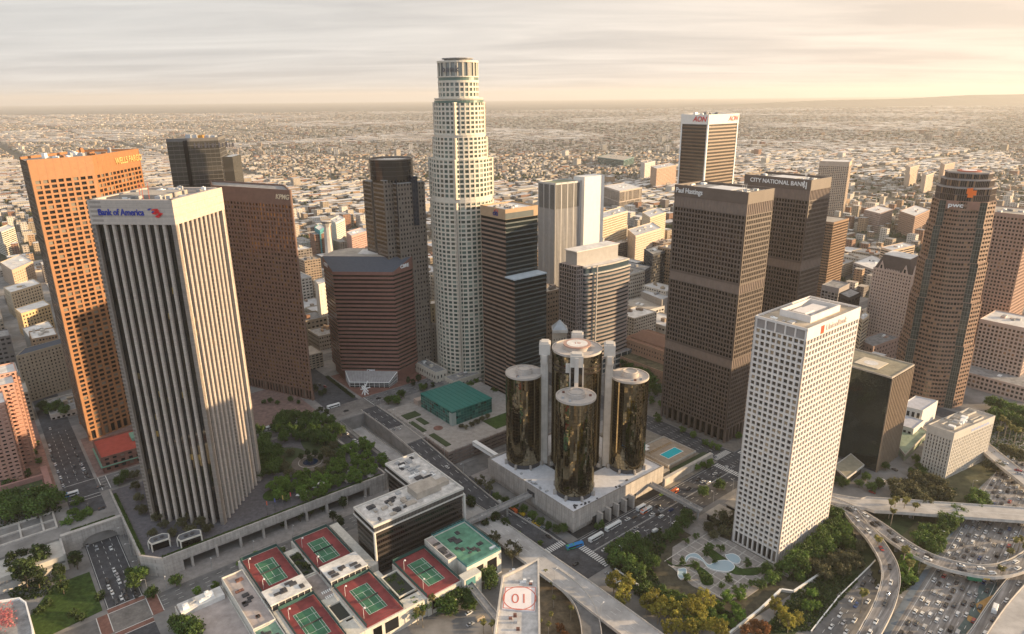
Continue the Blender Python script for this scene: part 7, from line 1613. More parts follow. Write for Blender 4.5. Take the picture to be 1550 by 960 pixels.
def pick(): return rc.choices(['white', 'silver', 'black', 'dark grey', 'red', 'blue', 'beige'], [36, 20, 22, 16, 2, 2, 2])[0], rc.choices(['sedan', 'suv', 'van'], [62, 33, 5])[0]
def AA(c): return 'an' if c[0] in 'aeiou' else 'a'
def lane_cars(pos, where, group, z=.1):
    """pos: list of (x, y, rz[, z]) sorted from the camera outwards"""
    for i, p in enumerate(pos):
        c, s = pick(); car(s, c, p[:2], p[3] if len(p) > 3 else z, p[2], '%s %s, %s one %s' % (c, STN[s], ordn(i), where), group)
fang = TH+FA
# freeway lanes
LN = ['leftmost', 'second', 'third', 'fourth', 'fifth', 'sixth', 'seventh', 'rightmost']
for k in range(8):
    t = LANES[0]-1.78-3.55*k; s = -62+rc.uniform(0, 8); pos = []
    while s < 265:
        if not (k == 0 and 30 < s < 36): pos.append((*FW(s, t+rc.uniform(-.3, .3)), fang))
        s += rc.uniform(7.6, 14.5) if k < 4 else rc.uniform(8.5, 19)
    lane_cars(pos, 'from the bottom in the %s freeway lane' % LN[k], 'cars queuing on the freeway')
for k, t in enumerate((18.3, 21.9, 25.5)):
    s = -70+rc.uniform(0, 14); pos = []
    while s < 40: pos.append((*FW(s, t), fang+pi)); s += rc.uniform(10, 22)
    lane_cars(pos, 'from the bottom in the %s frontage lane' % ('left', 'middle', 'right')[k], 'cars on the frontage road')
def path_cars(path, offs, gap, where, group, i0=2, i1=None, flip=False):
    q, z = path; d = 0; nxt = gap*rc.uniform(.2, 1); pos = []; i1 = i1 or len(q)-2
    for i in range(i0, i1):
        a, b = Vector(q[i]), Vector(q[i+1]); d += (b-a).length
        if d >= nxt: dr__ = (b-a).normalized(); n0 = Vector((-dr__.y, dr__.x)); p = a+n0*offs; pos.append((p.x, p.y, atan2(dr__.y, dr__.x)+(pi if flip else 0), z[i]+.05)); nxt = d+gap*rc.uniform(.75, 1.6)
    lane_cars(pos, where, group)
path_cars(CURVE1, 2, 8.5, 'from the left, inner lane of the curved ramp', 'cars on the curved ramp'); path_cars(CURVE1, -2, 12, 'from the left, outer lane of the curved ramp', 'cars on the curved ramp')
path_cars(CURVE2, 0, 10.5, 'from the top on the descending ramp', 'cars on the descending ramp')
path_cars(RAMP5, -1, 15, 'from the bottom on the right exit ramp', 'cars on the exit ramp')
path_cars(BRIDGE3, 3, 70, 'from the left on the straight overpass', 'cars on the overpass', i0=16)
for i, (x, y, cn) in enumerate(((1521, 702, 'white'), (1541, 713, 'red'), (1543, 718, 'silver'))): car('sedan', cn, P(x, y, HZ), HZ+.05, TH-1.1, '%s car on the upper right overpass' % cn, 'cars on the upper right overpass')
# wide street
for i, (x, y, c, s) in enumerate(((950, 787, 'white', 'sedan'), (961, 784, 'dark grey', 'sedan'), (987, 780, 'white', 'sedan'), (996, 779, 'black', 'sedan'), (1001, 783, 'white', 'suv'), (996, 767, 'black', 'sedan'), (1000, 772, 'silver', 'sedan'), (1016, 773, 'blue', 'sedan'), (1024, 757, 'white', 'sedan'), (1034, 762, 'dark grey', 'suv'), (1039, 766, 'white', 'suv'), (962, 801, 'silver', 'sedan'), (963, 807, 'white', 'sedan'), (932, 819, 'black', 'sedan'), (915, 833, 'white', 'sedan'), (992, 805, 'white', 'van'), (1002, 749, 'lime green', 'sedan'), (1064, 730, 'white', 'sedan'), (1071, 731, 'silver', 'sedan'), (1057, 727, 'black', 'sedan'), (1082, 718, 'white', 'sedan'), (1089, 720, 'dark grey', 'sedan'), (1099, 708, 'white', 'sedan'), (1109, 708, 'silver', 'sedan'), (1076, 690, 'white', 'sedan'), (1082, 693, 'silver', 'sedan'), (1073, 686, 'dark grey', 'sedan'), (1043, 741, 'black', 'sedan'), (872, 855, 'black', 'sedan'), (1021, 792, 'white', 'sedan'))):
    car(s, c, P(x, y, .1), .12, TH+(pi if y*1.0 < 785 and 0 else 0), '%s %s on the wide street, %s from the left' % (c, STN[s], ordn(sorted([950, 961, 987, 996, 1001, 996.5, 1000, 1016, 1024, 1034, 1039, 962, 963, 932, 915, 992, 1002, 1064, 1071, 1057, 1082, 1089, 1099, 1109, 1076, 1082.5, 1073, 1043, 872, 1021]).index([950, 961, 987, 996, 1001, 996.5, 1000, 1016, 1024, 1034, 1039, 962, 963, 932, 915, 992, 1002, 1064, 1071, 1057, 1082, 1089, 1099, 1109, 1076, 1082.5, 1073, 1043, 872, 1021][i]))), 'cars on the wide street')
tx = [(790, 779, 'yellow', 'van'), (797, 788, 'silver', 'suv'), (802, 788, 'white', 'suv'), (807, 791, 'yellow', 'sedan'), (814, 795, 'yellow', 'suv'), (822, 800, 'silver', 'suv'), (830, 813, 'black', 'sedan'), (756, 762, 'white', 'van'), (745, 755, 'white', 'sedan')]
for i, (x, y, c, s) in enumerate(tx): car(s, c, P(x, y, .1), .12, TH+pi/2, '%s %s, %s from the left in the taxi queue beside the podium' % (c, STN[s], ordn(sorted(t[0] for t in tx).index(x))), 'taxi queue')
# lower street queue
lq = [(163, 881, 'black'), (165, 890, 'white'), (170, 898, 'white'), (181, 882, 'white'), (188, 896, 'dark grey'), (184, 906, 'white'), (176, 912, 'dark grey'), (192, 905, 'black'), (173, 864, 'white'), (191, 885, 'silver'), (205, 898, 'black'), (206, 903, 'black'), (147, 831, 'silver'), (168, 831, 'white'), (132, 826, 'silver'), (178, 873, 'silver')]
for i, (x, y, c) in enumerate(lq): car(('sedan', 'suv')[i % 3 == 0], c, P(x, y, .1), .12, TH-pi/2, '%s car, %s from the left waiting at the brick crosswalk' % (c, ordn(sorted(t[0] for t in lq).index(x))), 'cars waiting on the lower street')
lq = [(76, 683, 'white'), (75, 675, 'silver'), (78, 691, 'black'), (84, 704, 'white'), (88, 715, 'silver'), (92, 724, 'white'), (96, 736, 'silver'), (94, 731, 'black'), (80, 697, 'black')]
for i, (x, y, c) in enumerate(lq): car('sedan', c, P(x, y, PZ), PZ+.15, TH+pi/2, '%s car, %s from the top at the left kerb of the upper left street' % (c, ordn(sorted(t[1] for t in lq).index(y))), 'cars parked at the left kerb')
lq = [(113, 679, 'black'), (117, 690, 'black'), (120, 697, 'dark grey'), (124, 704, 'silver'), (127, 711, 'white'), (130, 717, 'black'), (134, 722, 'black')]
for i, (x, y, c) in enumerate(lq): car('sedan', c, P(x, y, PZ), PZ+.15, TH+pi/2, '%s car, %s from the top at the right kerb of the upper left street' % (c, ordn(i)), 'cars parked at the right kerb')
for i, (x, y, c, rz_, lab) in enumerate(((76, 650, 'white', pi/2, 'silver white car alone at the top of the upper left street'), (112, 706, 'black', pi/2, 'black car in the middle of the upper left street, nearer the top'), (114, 717, 'dark grey', pi/2, 'dark car in the middle of the upper left street, nearer the crossing'), (133, 766, 'black', pi/2, 'black car at the stop line before the tunnel portal'), (154, 771, 'black', 0, 'black car beside the traffic island above the tunnel'), (152, 738, 'dark grey', 0, 'dark car on the crosswalk of the upper left crossing'))): car('sedan', c, P(x, y, PZ), PZ+.15, TH+rz_, lab, 'cars at the upper left crossing')
lq = [(511, 643, 'white'), (516, 648, 'silver'), (521, 653, 'white'), (525, 657, 'white'), (530, 662, 'dark grey'), (537, 668, 'white'), (541, 670, 'white'), (545, 674, 'white'), (549, 678, 'silver'), (553, 681, 'white'), (557, 684, 'black')]
for i, (x, y, c) in enumerate(lq): car('suv' if i % 2 else 'sedan', c, P(x, y, PZ), PZ+.12, TH+pi/2, '%s car, %s from the top parked beside the plaza hedge' % (c, ordn(i)), 'cars parked beside the plaza hedge')
for i, (x, y, c, rz_, lab) in enumerate(((496, 639, 'black', 0, 'black car at the kerb by the garden corner'), (487, 640, 'silver', 0, 'silver car at the kerb by the garden corner'), (573, 604, 'black', 0, 'black sedan leaving the hill intersection'), (524, 623, 'dark grey', 0, 'dark car in the hill intersection behind the bus'), (484, 583, 'black', pi/2, 'black car on the upper street left of the bus'), (492, 586, 'red', pi/2, 'dark red car on the upper street left of the bus'))): car('sedan', c, P(x, y, PZ), PZ+.15, TH+rz_, lab, 'cars at the hill intersection')
for i, (x, y, c, lab) in enumerate(((677, 708, 'white', 'white car alone on the street coming down from the hill'), (597, 651, 'silver', 'silver car near the white crosses on the descending street'), (604, 649, 'white', 'white car near the top of the descending street'))): u_, v_ = U(x, y, 9 if i else 6); k_i = min(range(len(up_pts)), key=lambda q: (up_pts[q][0]-P(x, y, up_z[q])[0])**2+(up_pts[q][1]-P(x, y, up_z[q])[1])**2); car('sedan', c, P(x, y, up_z[k_i]), up_z[k_i]+.06, TH+pi/2, lab, 'cars on the descending street')
for i, (x, y, c, s, lab) in enumerate(((710, 929, 'white', 'sedan', 'white sedan on the road under the club footbridge'), (727, 938, 'beige', 'van', 'pale van on the road under the club footbridge'), (712, 946, 'silver', 'sedan', 'silver car at the bottom edge near the palms'), (1334, 728, 'white', 'suv', 'white car at the kerb before the mirror block'), (1320, 746, 'red', 'sedan', 'red car at the kerb before the low dark pavilion'), (1354, 712, 'black', 'sedan', 'dark car on the street beside the mirror block'), (933, 882, 'white', 'van', 'white van half hidden under the yellow trees'), (950, 904, 'white', 'sedan', 'white car under the yellow trees by the viaduct'), (920, 870, 'silver', 'sedan', 'silver car under the trees at the crossing'))): car(s, c, P(x, y, .1), .15, TH+(0, 0, 0, pi/2, pi/2, pi/2, pi/2, pi/2, pi/2)[i]*1.0, lab, 'scattered cars')
# buses and trucks
def bus(label, xy, z, rz, base, lower=None, ln=12.0, accent=None, cat='bus', name='city_bus'):
    o = thing(name, label, cat, (*xy, z), None, rz); h, w = 3.1, 1.27; b = MB(); c = .25; b.loft([(-ln/2, -w), (ln/2, -w), (ln/2, w), (-ln/2, w)], .4, [(-ln/2, -w), (ln/2-.1, -w), (ln/2-.1, w), (-ln/2, w)], h-.35); b.loft([(-ln/2, -w), (ln/2-.1, -w), (ln/2-.1, w), (-ln/2, w)], h-.349, [(-ln/2+c, -w+c), (ln/2-c, -w+c), (ln/2-c, w-c), (-ln/2+c, w-c)], h); build(b, 'body', base, o, local=True)
    g = MB(); g.box(-ln/2+.8, ln/2-1.0, -w-.02, w+.02, 1.35, 2.35); build(g, 'windows', WINB, o, local=True); g = MB(); g.box(ln/2-.12, ln/2+.02, -w+.15, w-.15, 1.1, 2.5); build(g, 'windscreen', WINB, o, local=True)
    if accent: g = MB(); g.box(-ln/2-.02, 0, -w-.03, w+.03, .5, 1.3); g.box(-ln/2-.02, -.5, -w+.3, w-.3, h+.005, h+.03); build(g, 'coloured_panel', accent, o, local=True)
    e = MB(); e.box(-ln*.35, -ln*.12, -.7, .7, h+.001, h+.28); build(e, 'roof_unit', base, o, local=True)
    wm = car_proto('sedan', 'white')['wheel']
    for x in (-ln*.3, ln*.33):
        for y in (-w+.1, w-.1): q = bpy.data.objects.new('wheel', wm); col.objects.link(q); q.parent = o; q.location = (x, y, .5); q.scale = (1.5, 1.5, 1.5)
    return o
BW = paint('bus_white', (.68, .68, .66), .35); BBL = paint('bus_blue', (.02, .20, .50), .35); BOR = paint('bus_orange', (.62, .12, .03), .35)
bus('blue and white bus turning across the zebra crossing', P(870, 829, .1), .15, TH-.25, BBL, accent=paint('bus_green', (.05, .3, .12), .4), ln=12)
bus('white bus, the nearer of two at the stop below the podium', P(902, 816, .1), .15, TH, BW); bus('white bus, the farther of two at the stop below the podium', P(928, 799, .1), .15, TH, BW, ln=14)
bus('orange and white bus on the wide street beside the footbridge', P(1020, 747, .1), .15, TH, BOR, ln=8)
bus('white city bus crossing the hill intersection', P(505, 617, PZ), PZ+.15, TH, BW); 
for i, (x, y) in enumerate(((468, 632), (457, 642), (445, 639), (412, 649))): bus('white bus with dark windows, %s from the right in the kerb queue behind the garden' % ordn(i), P(x, y, PZ), PZ+.15, TH, BW, ln=12)
bus('blue and white bus crossing the upper left junction', P(105, 752, PZ), PZ+.15, TH, BW, accent=BBL)
o = bus('red and white fire engine on the wide street', P(978, 775, .1), .15, TH, BW, accent=BOR, ln=10, cat='fire engine', name='fire_engine'); q = MB(); q.bar((-4.6, -.3, 3.5), (3.4, -.3, 3.6), .07, 4); q.bar((-4.6, .3, 3.5), (3.4, .3, 3.6), .07, 4); [q.bar((-4.4+k*.6, -.3, 3.5), (-4.4+k*.6, .3, 3.5), .05, 4) for k in range(13)]; build(q, 'ladder', STEEL, o, local=True)
bus('white box truck parked beside the fire engine', P(970, 771, .1), .15, TH, BW, ln=8, cat='truck', name='box_truck')
bus('white box truck on the right exit ramp', P(1505, 925, 4), 4.1, TH+.15, BW, ln=7, cat='truck', name='box_truck')
bus('red bus half hidden under the footbridge beside the taxis', P(776, 774, .1), .15, TH+pi/2, BOR, ln=9)
# street lamps
LM = {}
def lamp(xy, z, rz, label, h=9):
    o = thing('street_lamp', label, 'street lamp', (*xy, z), 'street lamps', rz)
    if not LM: q = MB(); q.cyl(0, 0, 0, 9, .11, 7, .07); q.bar((0, 0, 8.9), (1.9, 0, 9.4), .06, 5); LM['pole'] = q.mesh('pole'); LM['pole'].materials.append(STEEL); q = MB(); q.box(1.6, 2.5, -.17, .17, 9.3, 9.48); LM['lamp_head'] = q.mesh('lamp_head'); LM['lamp_head'].materials.append(WHITEP)
    for k in LM: c = bpy.data.objects.new(k, LM[k]); col.objects.link(c); c.parent = o
for i, v in enumerate(range(100, 232, 26)): k_i = min(range(len(up_pts)), key=lambda q: abs(toUV(up_pts[q])[1]-v)); lamp(W(toUV(up_pts[k_i])[0]+7.6, v), up_z[k_i], TH+pi, 'grey street lamp, %s from the hotel along the descending street' % ordn(i))
for i, u in enumerate(range(6, 150, 24)): lamp(W(u, -37), .1, TH+pi/2, 'grey street lamp, %s from the left on the garden side of the wide street' % ordn(i))
for i, u in enumerate(range(-220, -62, 26)): lamp(W(u, 118.5), .2, TH-pi/2, 'grey street lamp, %s from the left under the raised plaza' % ordn(i))
for i, s in enumerate(range(-40, 250, 42)): lamp(FW(s, 5.5), .1, fang-pi/2, 'grey street lamp, %s from the bottom along the freeway' % ordn(i))
for i, v in enumerate(range(122, 192, 22)): lamp(W(-229.5, v), .2, TH+pi, 'grey street lamp, %s from the brick crosswalk on the lower street' % ordn(i))
for i, j in enumerate(range(6, len(dn_pts), 9)):
    if dn_z[j] > 3: lamp(W(toUV(dn_pts[j])[0]-8, toUV(dn_pts[j])[1]), dn_z[j], TH, 'grey street lamp, %s along the pale viaduct' % ordn(i))
# sculpture on the red plaza
c = P(553, 597, PZ); T = Tower('sculpture', 'white spiky abstract sculpture on the red paved plaza', 'sculpture', at=c, z=PZ); m = T.mb('steel_beams', WHITEP)
for a in (((-3, 0, 0), (3, 1, 13)), ((3, 0, 0), (-3, 0, 8)), ((-4, 0, 5), (5, 0, 7)), ((0, -2, 0), (0, 2, 10)), ((-2, 0, 9), (3, 0, 3))): m.bar((c[0]+a[0][0], c[1]+a[0][1], PZ+a[0][2]), (c[0]+a[1][0], c[1]+a[1][1], PZ+a[1][2]), .55, 5)
T.finish()
c = P(713, 565, 8); T = Tower('sculpture', 'white tent like canopy sculpture at the foot of the round crowned tower', 'canopy', at=c, z=0); m = T.mb('canopy', WHITEP)
for a in range(4): m.quad((c[0]+8*cos(a*1.57), c[1]+8*sin(a*1.57), 4), (c[0]+2*cos(a*1.57+.78), c[1]+2*sin(a*1.57+.78), 7), (c[0], c[1], 13))
T.mb('mast', STEEL).bar((*c, 0), (*c, 14), .3); T.finish()
# highway sign on the curved ramp
c = P(1480, 872, HZ); T = Tower('highway_sign', 'green highway sign hanging on the curved ramp edge', 'road sign', at=c, z=HZ); T.mb('panel', paint('sign_green', (.01, .14, .07), .5)).bar((c[0]-5, c[1]+.8, 6), (c[0]+2, c[1]-.8, 6), 1.2, 4); T.mb('yellow_panel', YMARK).bar((c[0]+3, c[1]-1.0, 7), (c[0]+6, c[1]-1.6, 7), .5, 4); T.finish()
# ================================================================ THE CITY BEYOND
rc2 = random.Random(2024)
KEEP = []   # footprints already taken (world x, y, radius)
for o in list(bpy.data.objects):
    if o.parent is None and o.get('category') in ('skyscraper', 'building', 'hotel tower', 'apartment tower', 'parking structure'): KEEP.append((o.location.x, o.location.y, 46))
CITYC = [(.50, .44, .36), (.38, .31, .23), (.58, .53, .46), (.28, .22, .17), (.27, .15, .10), (.44, .38, .31), (.20, .175, .16), (.60, .55, .48), (.40, .27, .17)]
CITYM = [stone('city_wall_%02d' % i, c, var=.14, scale=.05, streak=.08) for i, c in enumerate(CITYC)]
CROOF = [ROOFW, ROOFT, DECKG, stone('silver_roof', (.55, .54, .53), var=.25, scale=.04), stone('red_brown_roof', (.26, .13, .09), var=.2)]
CLAB = ['cream', 'tan', 'white', 'brown', 'brick red', 'beige', 'grey brown', 'off white', 'ochre']
def free(x, y, r=0): return all(hypot(x-a, y-b) > c+r for a, b, c in KEEP)
BT = {}
def block_proto(ci, tall, variant):
    """unit block 1 x 1 x storeys; walls with real window strips"""
    k = (ci, tall, variant)
    if k in BT: return BT[k]
    w, d, h = ((34, 26, 38), (40, 30, 24), (26, 26, 54), (46, 36, 15))[tall]; T = {}
    nf = max(2, int(h/3.8)); fh = h/nf; wall, win, roof, eqm = MB(), MB(), MB(), MB(); pg = [(-w/2, -d/2), (w/2, -d/2), (w/2, d/2), (-w/2, d/2)]
    wall.prism(pg, 0, h, cap=False); ring(wall, pg, h, h+1, .5); roof.quad(*[(x, y, h+.05) for x, y in inset(pg, .5)])
    for i in range(4):
        a, b = pg[i], pg[(i+1) % 4]; Lf = hypot(b[0]-a[0], b[1]-a[1]); nb = int(Lf/(3.2 if variant else 4.2))
        for j in range(nf):
            for q in range(nb): s = (q+.5)*Lf/nb; win.ebox(a, b, s-.85 if variant else s-1.3, s+.85 if variant else s+1.3, j*fh+1.4, j*fh+3.0, -.2, .06) if True else 0
        if variant:
            for q in range(nb+1): wall.ebox(a, b, min(Lf-.5, max(0, q*Lf/nb-.3)), min(Lf, max(.5, q*Lf/nb+.3)), 0, h, .001, .3)
    r = random.Random(ci*10+tall); units = []
    for q in range(4): eqm = MB(); units.append(eqm); x, y = r.uniform(-w*.35, w*.3), r.uniform(-d*.35, d*.3); eqm.box(x, x+r.uniform(1.5, 6), y, y+r.uniform(1.5, 5), h+.06, h+r.uniform(1.2, 4))
    def M_(mb, nm, mt): q = mb.mesh(nm); q.materials.append(mt); return q
    BT[k] = (w, d, h, [('wall', M_(wall, 'wall', CITYM[ci])), ('windows', M_(win, 'windows', GL)), ('roof', M_(roof, 'roof', CROOF[(ci+tall) % 4]))]+[('rooftop_unit', M_(e_, 'rooftop_unit', CITYM[(ci+3) % 9])) for e_ in units])
    return BT[k]
TL = ('mid rise', 'low block', 'slim mid rise', 'flat low building')
cands = []
for iu in range(-18, 30):
    for iv in range(2, 22):
        u, v = -30+iu*49+rc2.uniform(-5, 5), 120+iv*50+rc2.uniform(-4, 4); x, y = W(u, v); D = hypot(x, y)
        if D < 640 or D > 1700 or y < 330: continue
        if abs((u-165)) < 22 or not free(x, y): continue
        vis = AF.dot(Vector((x, y, -CAM_H))); px = 775+F_PX*AR.dot(Vector((x, y, -CAM_H)))/vis
        if px < -60 or px > 1610: continue
        cands.append((D, x, y, px))
for iu in range(9, 26):
    for iv in range(-6, 2):
        u, v = 60+iu*56+rc2.uniform(-5, 5), 20+iv*50; x, y = W(u, v); D = hypot(x, y); vis = AF.dot(Vector((x, y, -CAM_H))); px = 775+F_PX*AR.dot(Vector((x, y, -CAM_H)))/vis
        if 640 < D < 1700 and free(x, y) and 0 < px < 1610 and not (1440 < px and D < 760): cands.append((D, x, y, px))
cands.sort(); NB = 0; made = {}
for D, x, y, px in cands[:298]:
    core = max(0, 1-abs(D-760)/750); ci = rc2.randrange(9); tl = rc2.choices((0, 1, 2, 3), (core*1.2, .55, core*.75+.02, 1.0-core*.7))[0]
    w, d, h, parts = block_proto(ci, tl, rc2.random() < .5)
    o = thing('city_building', '%s %s in the streets behind the towers' % (CLAB[ci], TL[tl]), 'building', (x, y, 0), '%s %s buildings behind the towers' % (CLAB[ci], TL[tl]), TH+(pi/2 if rc2.random() < .5 else 0))
    o.scale = (rc2.uniform(.8, 1.15), rc2.uniform(.85, 1.25), rc2.uniform(.7, 1.35)*(1 if D < 1100 else .7))
    made.setdefault((ci, tl), []).append((px, o))
    for nm, me in parts:
        c = bpy.data.objects.new(nm, me); col.objects.link(c); c.parent = o
        if nm == 'windows': c['kind'] = 'stuff'
    KEEP.append((x, y, 26)); NB += 1
for (ci, tl), L_ in made.items():
    L_.sort(key=lambda q: q[0])
    for i, (_, o) in enumerate(L_): o['label'] = '%s %s behind the towers, %s from the left of its kind' % (CLAB[ci], TL[tl], ordn(i))
# everything farther: low roofs, blocks and tree masses out to the horizon
def far_mat(i, c):
    m = stone('far_wall_%02d' % i, c, var=.14, scale=.05); nt = m.node_tree; N = nt.nodes.new; L = nt.links.new; b = nt.nodes['Principled BSDF']; src = b.inputs['Base Color'].links[0].from_socket
    g = N('ShaderNodeNewGeometry'); rt = N('ShaderNodeMapping'); rt.inputs['Rotation'].default_value = (0, 0, -TH); L(g.outputs['Position'], rt.inputs[0]); sp = N('ShaderNodeSeparateXYZ'); L(rt.outputs[0], sp.inputs[0]); aa = N('ShaderNodeMath'); aa.operation = 'ADD'; L(sp.outputs[0], aa.inputs[0]); L(sp.outputs[1], aa.inputs[1]); cb = N('ShaderNodeCombineXYZ'); L(aa.outputs[0], cb.inputs[0]); L(sp.outputs[2], cb.inputs[1])
    k = N('ShaderNodeTexBrick'); k.offset = 0; k.inputs['Scale'].default_value = 1; k.inputs['Brick Width'].default_value = 3.2+(i % 3)*.8; k.inputs['Row Height'].default_value = 3.7; k.inputs['Mortar Size'].default_value = .95; k.inputs['Mortar Smooth'].default_value = 0
    for nm, q in (('Color1', .12), ('Color2', .35), ('Mortar', 1)): k.inputs[nm].default_value = (q, q, q, 1)
    L(cb.outputs[0], k.inputs['Vector']); vm = N('ShaderNodeVectorMath'); vm.operation = 'MULTIPLY'; L(src, vm.inputs[0]); L(k.outputs['Color'], vm.inputs[1]); L(vm.outputs[0], b.inputs['Base Color']); return m
FARM = [far_mat(i, c) for i, c in enumerate(CITYC)]
far = [MB() for _ in range(12)]; farr = [MB() for _ in range(4)]; ft = MB(); r = random.Random(77)
def fbox(x, y, w, d, h, a, ci, ri):
    c_, s_ = cos(a), sin(a); pg = [(x+(i*w*c_-j*d*s_)/2, y+(i*w*s_+j*d*c_)/2) for i, j in ((-1, -1), (1, -1), (1, 1), (-1, 1))]
    far[ci].prism(pg, 0, h, cap=False); farr[ri].quad(*[(px_, py_, h) for px_, py_ in pg])
def pxof(x, y, z=0): q = Vector((x, y, z-CAM_H)); d = AF.dot(q); return 775+F_PX*AR.dot(q)/d if d > 0 else -9999
D = 620.0
while D < 14500:
    step = max(24, D*.0105) if D > 2200 else (26 if D < 1500 else 27)
    half = D*.80; x = -half
    while x < half:
        sx = max(18, D*.0068) if D > 2200 else (25 if D < 1500 else 20)
        X, Y = x+r.uniform(-.4, .4)*sx, sqrt(max(1, D*D-x*x*.0))+r.uniform(-.4, .4)*step; x += sx
        pxx = pxof(X, Y)
        if pxx < -40 or pxx > 1590: continue
        q = toUV((X, Y))
        if D < 1750 and not free(X, Y, 8): continue
        if Y < 620 or (q[1] < 335 and q[0] < 230): continue
        if q[1] < -150 and q[1] > -240: continue
        # streets left open, and the avenues all the way out
        zn = sin(X*.0019+2)*sin(Y*.0013+.4)+.6*sin(X*.0007-1)*sin(Y*.0022)
        if D > 2600 and ((q[0] % 620) < 34+D*.006 or (q[1] % 900) < 30+D*.004): continue
        if D < 2600 and ((q[0] % 112) < 17 or (q[1] % 100) < 15): continue
        indus = zn > .25 and D > 1500; green = (.1 if indus else .62+.3*sin(X*.0011+1.3)*sin(Y*.0009+.6))+r.gauss(0, .18)+(.55 if D > 5200 else .25 if D > 3600 else -.3)
        if r.random() < .12+.42*max(0, green-.25):
            # tree mass
            s_ = r.uniform(5, 11)*(1 if D < 2500 else D/2500*.8); hh = r.uniform(6, 11)
            for k in range(3 if D < 3500 else 2):
                cx_, cy_ = X+r.gauss(0, s_*.7), Y+r.gauss(0, s_*.7); n_ = 6; a0 = r.uniform(0, 1); w_ = s_*r.uniform(.4, .8)
                ft.loft([(cx_+w_*cos(a0+k_*6.283/n_), cy_+w_*sin(a0+k_*6.283/n_)) for k_ in range(n_)], 1.5, [(cx_+w_*.45*cos(a0+k_*6.283/n_), cy_+w_*.45*sin(a0+k_*6.283/n_)) for k_ in range(n_)], hh*r.uniform(.7, 1))
            if D < 2600: continue
        w_, d_ = sx*r.uniform(.45, .95), step*r.uniform(.4, .85)*(1 if D < 2200 else .8)
        big = r.random(); h = r.uniform(4, 9)
        if D < 1750: h = r.choice((r.uniform(6, 14), r.uniform(10, 24), r.uniform(14, 38)))
        if indus and r.random() < .45: w_ *= r.uniform(1.6, 3.4); d_ *= 1.3; h = r.uniform(6, 11)
        elif not indus: w_ *= .72; d_ *= .72
        if big > .93 and D < 6500: w_ *= 2.6; d_ *= 1.3; h = r.uniform(7, 11)
        if big > .994: h = r.uniform(16, 32); w_, d_ = 24, 24
        fbox(X, Y, w_, d_, h*(.85+D/20000), TH+r.gauss(0, .04)+(0 if D < 3500 else -.55), r.randrange(9), r.choices((0, 1, 2, 3), (7, 3, 2, 4) if indus else (2, 4, 5, 1))[0])
    D += step
for i in range(9):
    o = build(far[i], 'far_city_walls', FARM[i]); tag(o, '%s walled low houses and sheds spreading over the plain' % CLAB[i], 'far city', None, 'stuff')
for i in range(4):
    o = build(farr[i], 'far_city_roofs', CROOF[i]); tag(o, '%s flat roofs of the city spreading over the plain' % ('white', 'tan', 'grey', 'silver')[i], 'far city', None, 'stuff')
o = build(ft, 'far_trees', stone('far_tree_green', (.045, .055, .026), var=.4, scale=.02, rough=.95, spec=.05)); tag(o, 'dark trees scattered between the houses of the plain', 'far trees', None, 'stuff')
# flared white tower and teal block in the gap left of centre
c = P(497, 400, 30); T = Tower('round_tower', 'slim white tower flaring to a round head, in the gap beside the plum tower', 'tower', at=P(494, 336, 75)); c = P(494, 336, 75); m = T.mb('shaft', PALEC); m.cyl(c[0], c[1], 0, 66, 7.5, 8, 5.5); m.cyl(c[0], c[1], 66.01, 73, 5.5, 8, 9); T.mb('head', DARKM).cyl(c[0], c[1], 73.01, 76, 7.5, 16); T.mb('head_rim', PALEC).cyl(c[0], c[1], 76.01, 77, 8.5, 16); T.finish()
simple('office_block', 'teal walled block left of the flared white tower', px_rect((476, 345), (484, 350), (492, 344), 55), 0, 55, (4, 4, 2.4, 2.2), stone('teal_wall', (.07, .26, .28)), top=3)
simple('office_block', 'white windowed mid rise right of the flared white tower', px_rect((500, 333), (508, 338), (522, 331), 55), 0, 55, (3.6, 3.8, 1.6, 1.6), stone('near_white', (.60, .56, .50)), top=3, eq=3)
simple('office_block', 'pinkish square block standing behind the slate roofed tower', px_rect((524, 352), (532, 358), (556, 350), 48), 0, 48, (3.6, 3.8, 1.8, 1.9), stone('dusty_pink', (.42, .27, .23)), top=3, eq=3)
simple('office_block', 'tall narrow white slab squeezed between the plum and the octagonal towers', px_rect((476, 425), (482, 432), (494, 428), 72), PZ, 72, (6, 4, 5.2, 3), stone('near_white', (.60, .56, .50)), top=3)
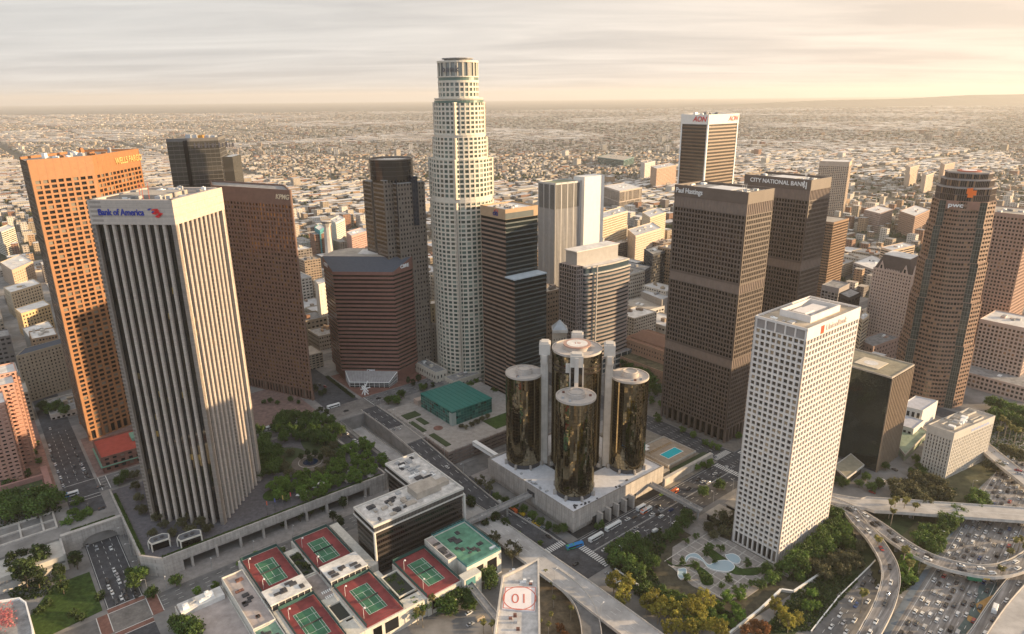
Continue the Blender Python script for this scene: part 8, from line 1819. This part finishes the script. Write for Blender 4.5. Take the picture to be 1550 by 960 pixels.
# mid gap right of centre
bl_ = [('cream gridded mid rise with a name band, right of the blank white slab', (897, 326), (903, 334), (950, 320), 92, (3.6, 3.9, 1.5, 1.5), (.62, .53, .38)),
 ('cream stone block with a recessed corner, two right of the white slab', (950, 348), (962, 358), (1001, 346), 66, (3.4, 3.8, 2.0, 2.0), (.60, .48, .37)),
 ('black glass slab with silver reflections near the nearer brown twin', (975, 378), (988, 386), (1016, 378), 66, (3, 3.8, .5, .6), (.06, .065, .08)),
 ('dark navy block with a pale right wall behind the rose grey tower', (940, 402), (976, 410), (986, 404), 50, (3.4, 3.8, 1.0, 1.4), (.07, .08, .10)),
 ('white roofed low office with gridded front beside the pink building', (938, 458), (975, 472), (1006, 464), 26, (5, 4.2, 1.4, 1.6), (.50, .47, .43)),
 ('dark low block with a pale framed roof next to the brown twin', (970, 442), (1002, 455), (1018, 448), 34, (5, 4.2, 4.0, 3), (.34, .31, .28)),
 ('long low block with dark vertical fins far behind the silver tower', (913, 282), (938, 290), (972, 284), 52, (4, 20, 1.2, 2), (.45, .38, .32)),
 ('reddish square pair of blocks far out left of the dark white crowned tower', (985, 252), (994, 256), (1024, 250), 60, (4, 4, 2, 2), (.46, .31, .22)),
 ('teal glass shed far out in the city plain', (905, 238), (944, 243), (960, 238), 30, (8, 6, 1, 1.5), (.12, .22, .21)),
 ('ornate cream block beyond the cream gridded mid rise', (972, 322), (984, 330), (1008, 322), 62, (3.6, 3.8, 1.8, 1.9), (.58, .47, .33)),
 ('pale white cube tower far out above the cream blocks', (970, 245), (976, 248), (992, 244), 55, (4, 4, 2, 2), (.62, .56, .50)),
 ('long beige hospital block with strip windows right of the brown tower', (1333, 375), (1350, 380), (1385, 372), 40, (40, 3.8, 1.2, 1.8), (.50, .38, .28)),
 ('square brown block with a white roof far behind the pink gabled tower', (1362, 320), (1385, 328), (1408, 318), 46, (4, 4, 1.8, 2), (.34, .22, .16)),
 ('low wide brown gridded block with pale roof right of the beige tower', (1308, 318), (1332, 324), (1352, 317), 40, (4, 4, 1.8, 2), (.36, .26, .22)),
 ('wide white roofed garage behind the pink gabled tower', (1292, 398), (1325, 410), (1352, 398), 22, (9, 4, 1, 1.8), (.40, .37, .35)),
 ('pair of pale slabs far out near the round crowned brown tower', (1372, 250), (1378, 254), (1392, 250), 60, (4, 4, 2, 2), (.56, .44, .34)),
 ('slim pale tower far out just left of the bowed brown tower', (1396, 262), (1402, 266), (1414, 262), 50, (4, 4, 2, 2), (.58, .46, .36)),
 ('cream block beside the big brown bowed tower, far row', (1424, 246), (1430, 250), (1446, 246), 60, (4, 4, 2, 2), (.52, .40, .31)),
 ('warm beige slab right behind the pink gabled tower', (1300, 480), (1306, 486), (1316, 478), 50, (30, 3.8, 1, 1.8), (.55, .45, .32)),
 ('pink low rise with a flat top in front of the pink gabled tower', (1300, 515), (1322, 526), (1372, 508), 22, (6, 4.5, 3.4, 2.6), (.44, .30, .24))]
for lab, l, nr, r3, z, fac, c in bl_: simple('office_block', lab, px_rect(l, nr, r3, z), 0, z, fac, stone('w_%02d_%02d' % (int(c[0]*99), int(c[2]*99)), c, var=.08, streak=.05), top=2.5, eq=4, roof=rc2.choice(CROOF[:4]))
print('OBJECTS', len(bpy.data.objects), 'NB', NB)
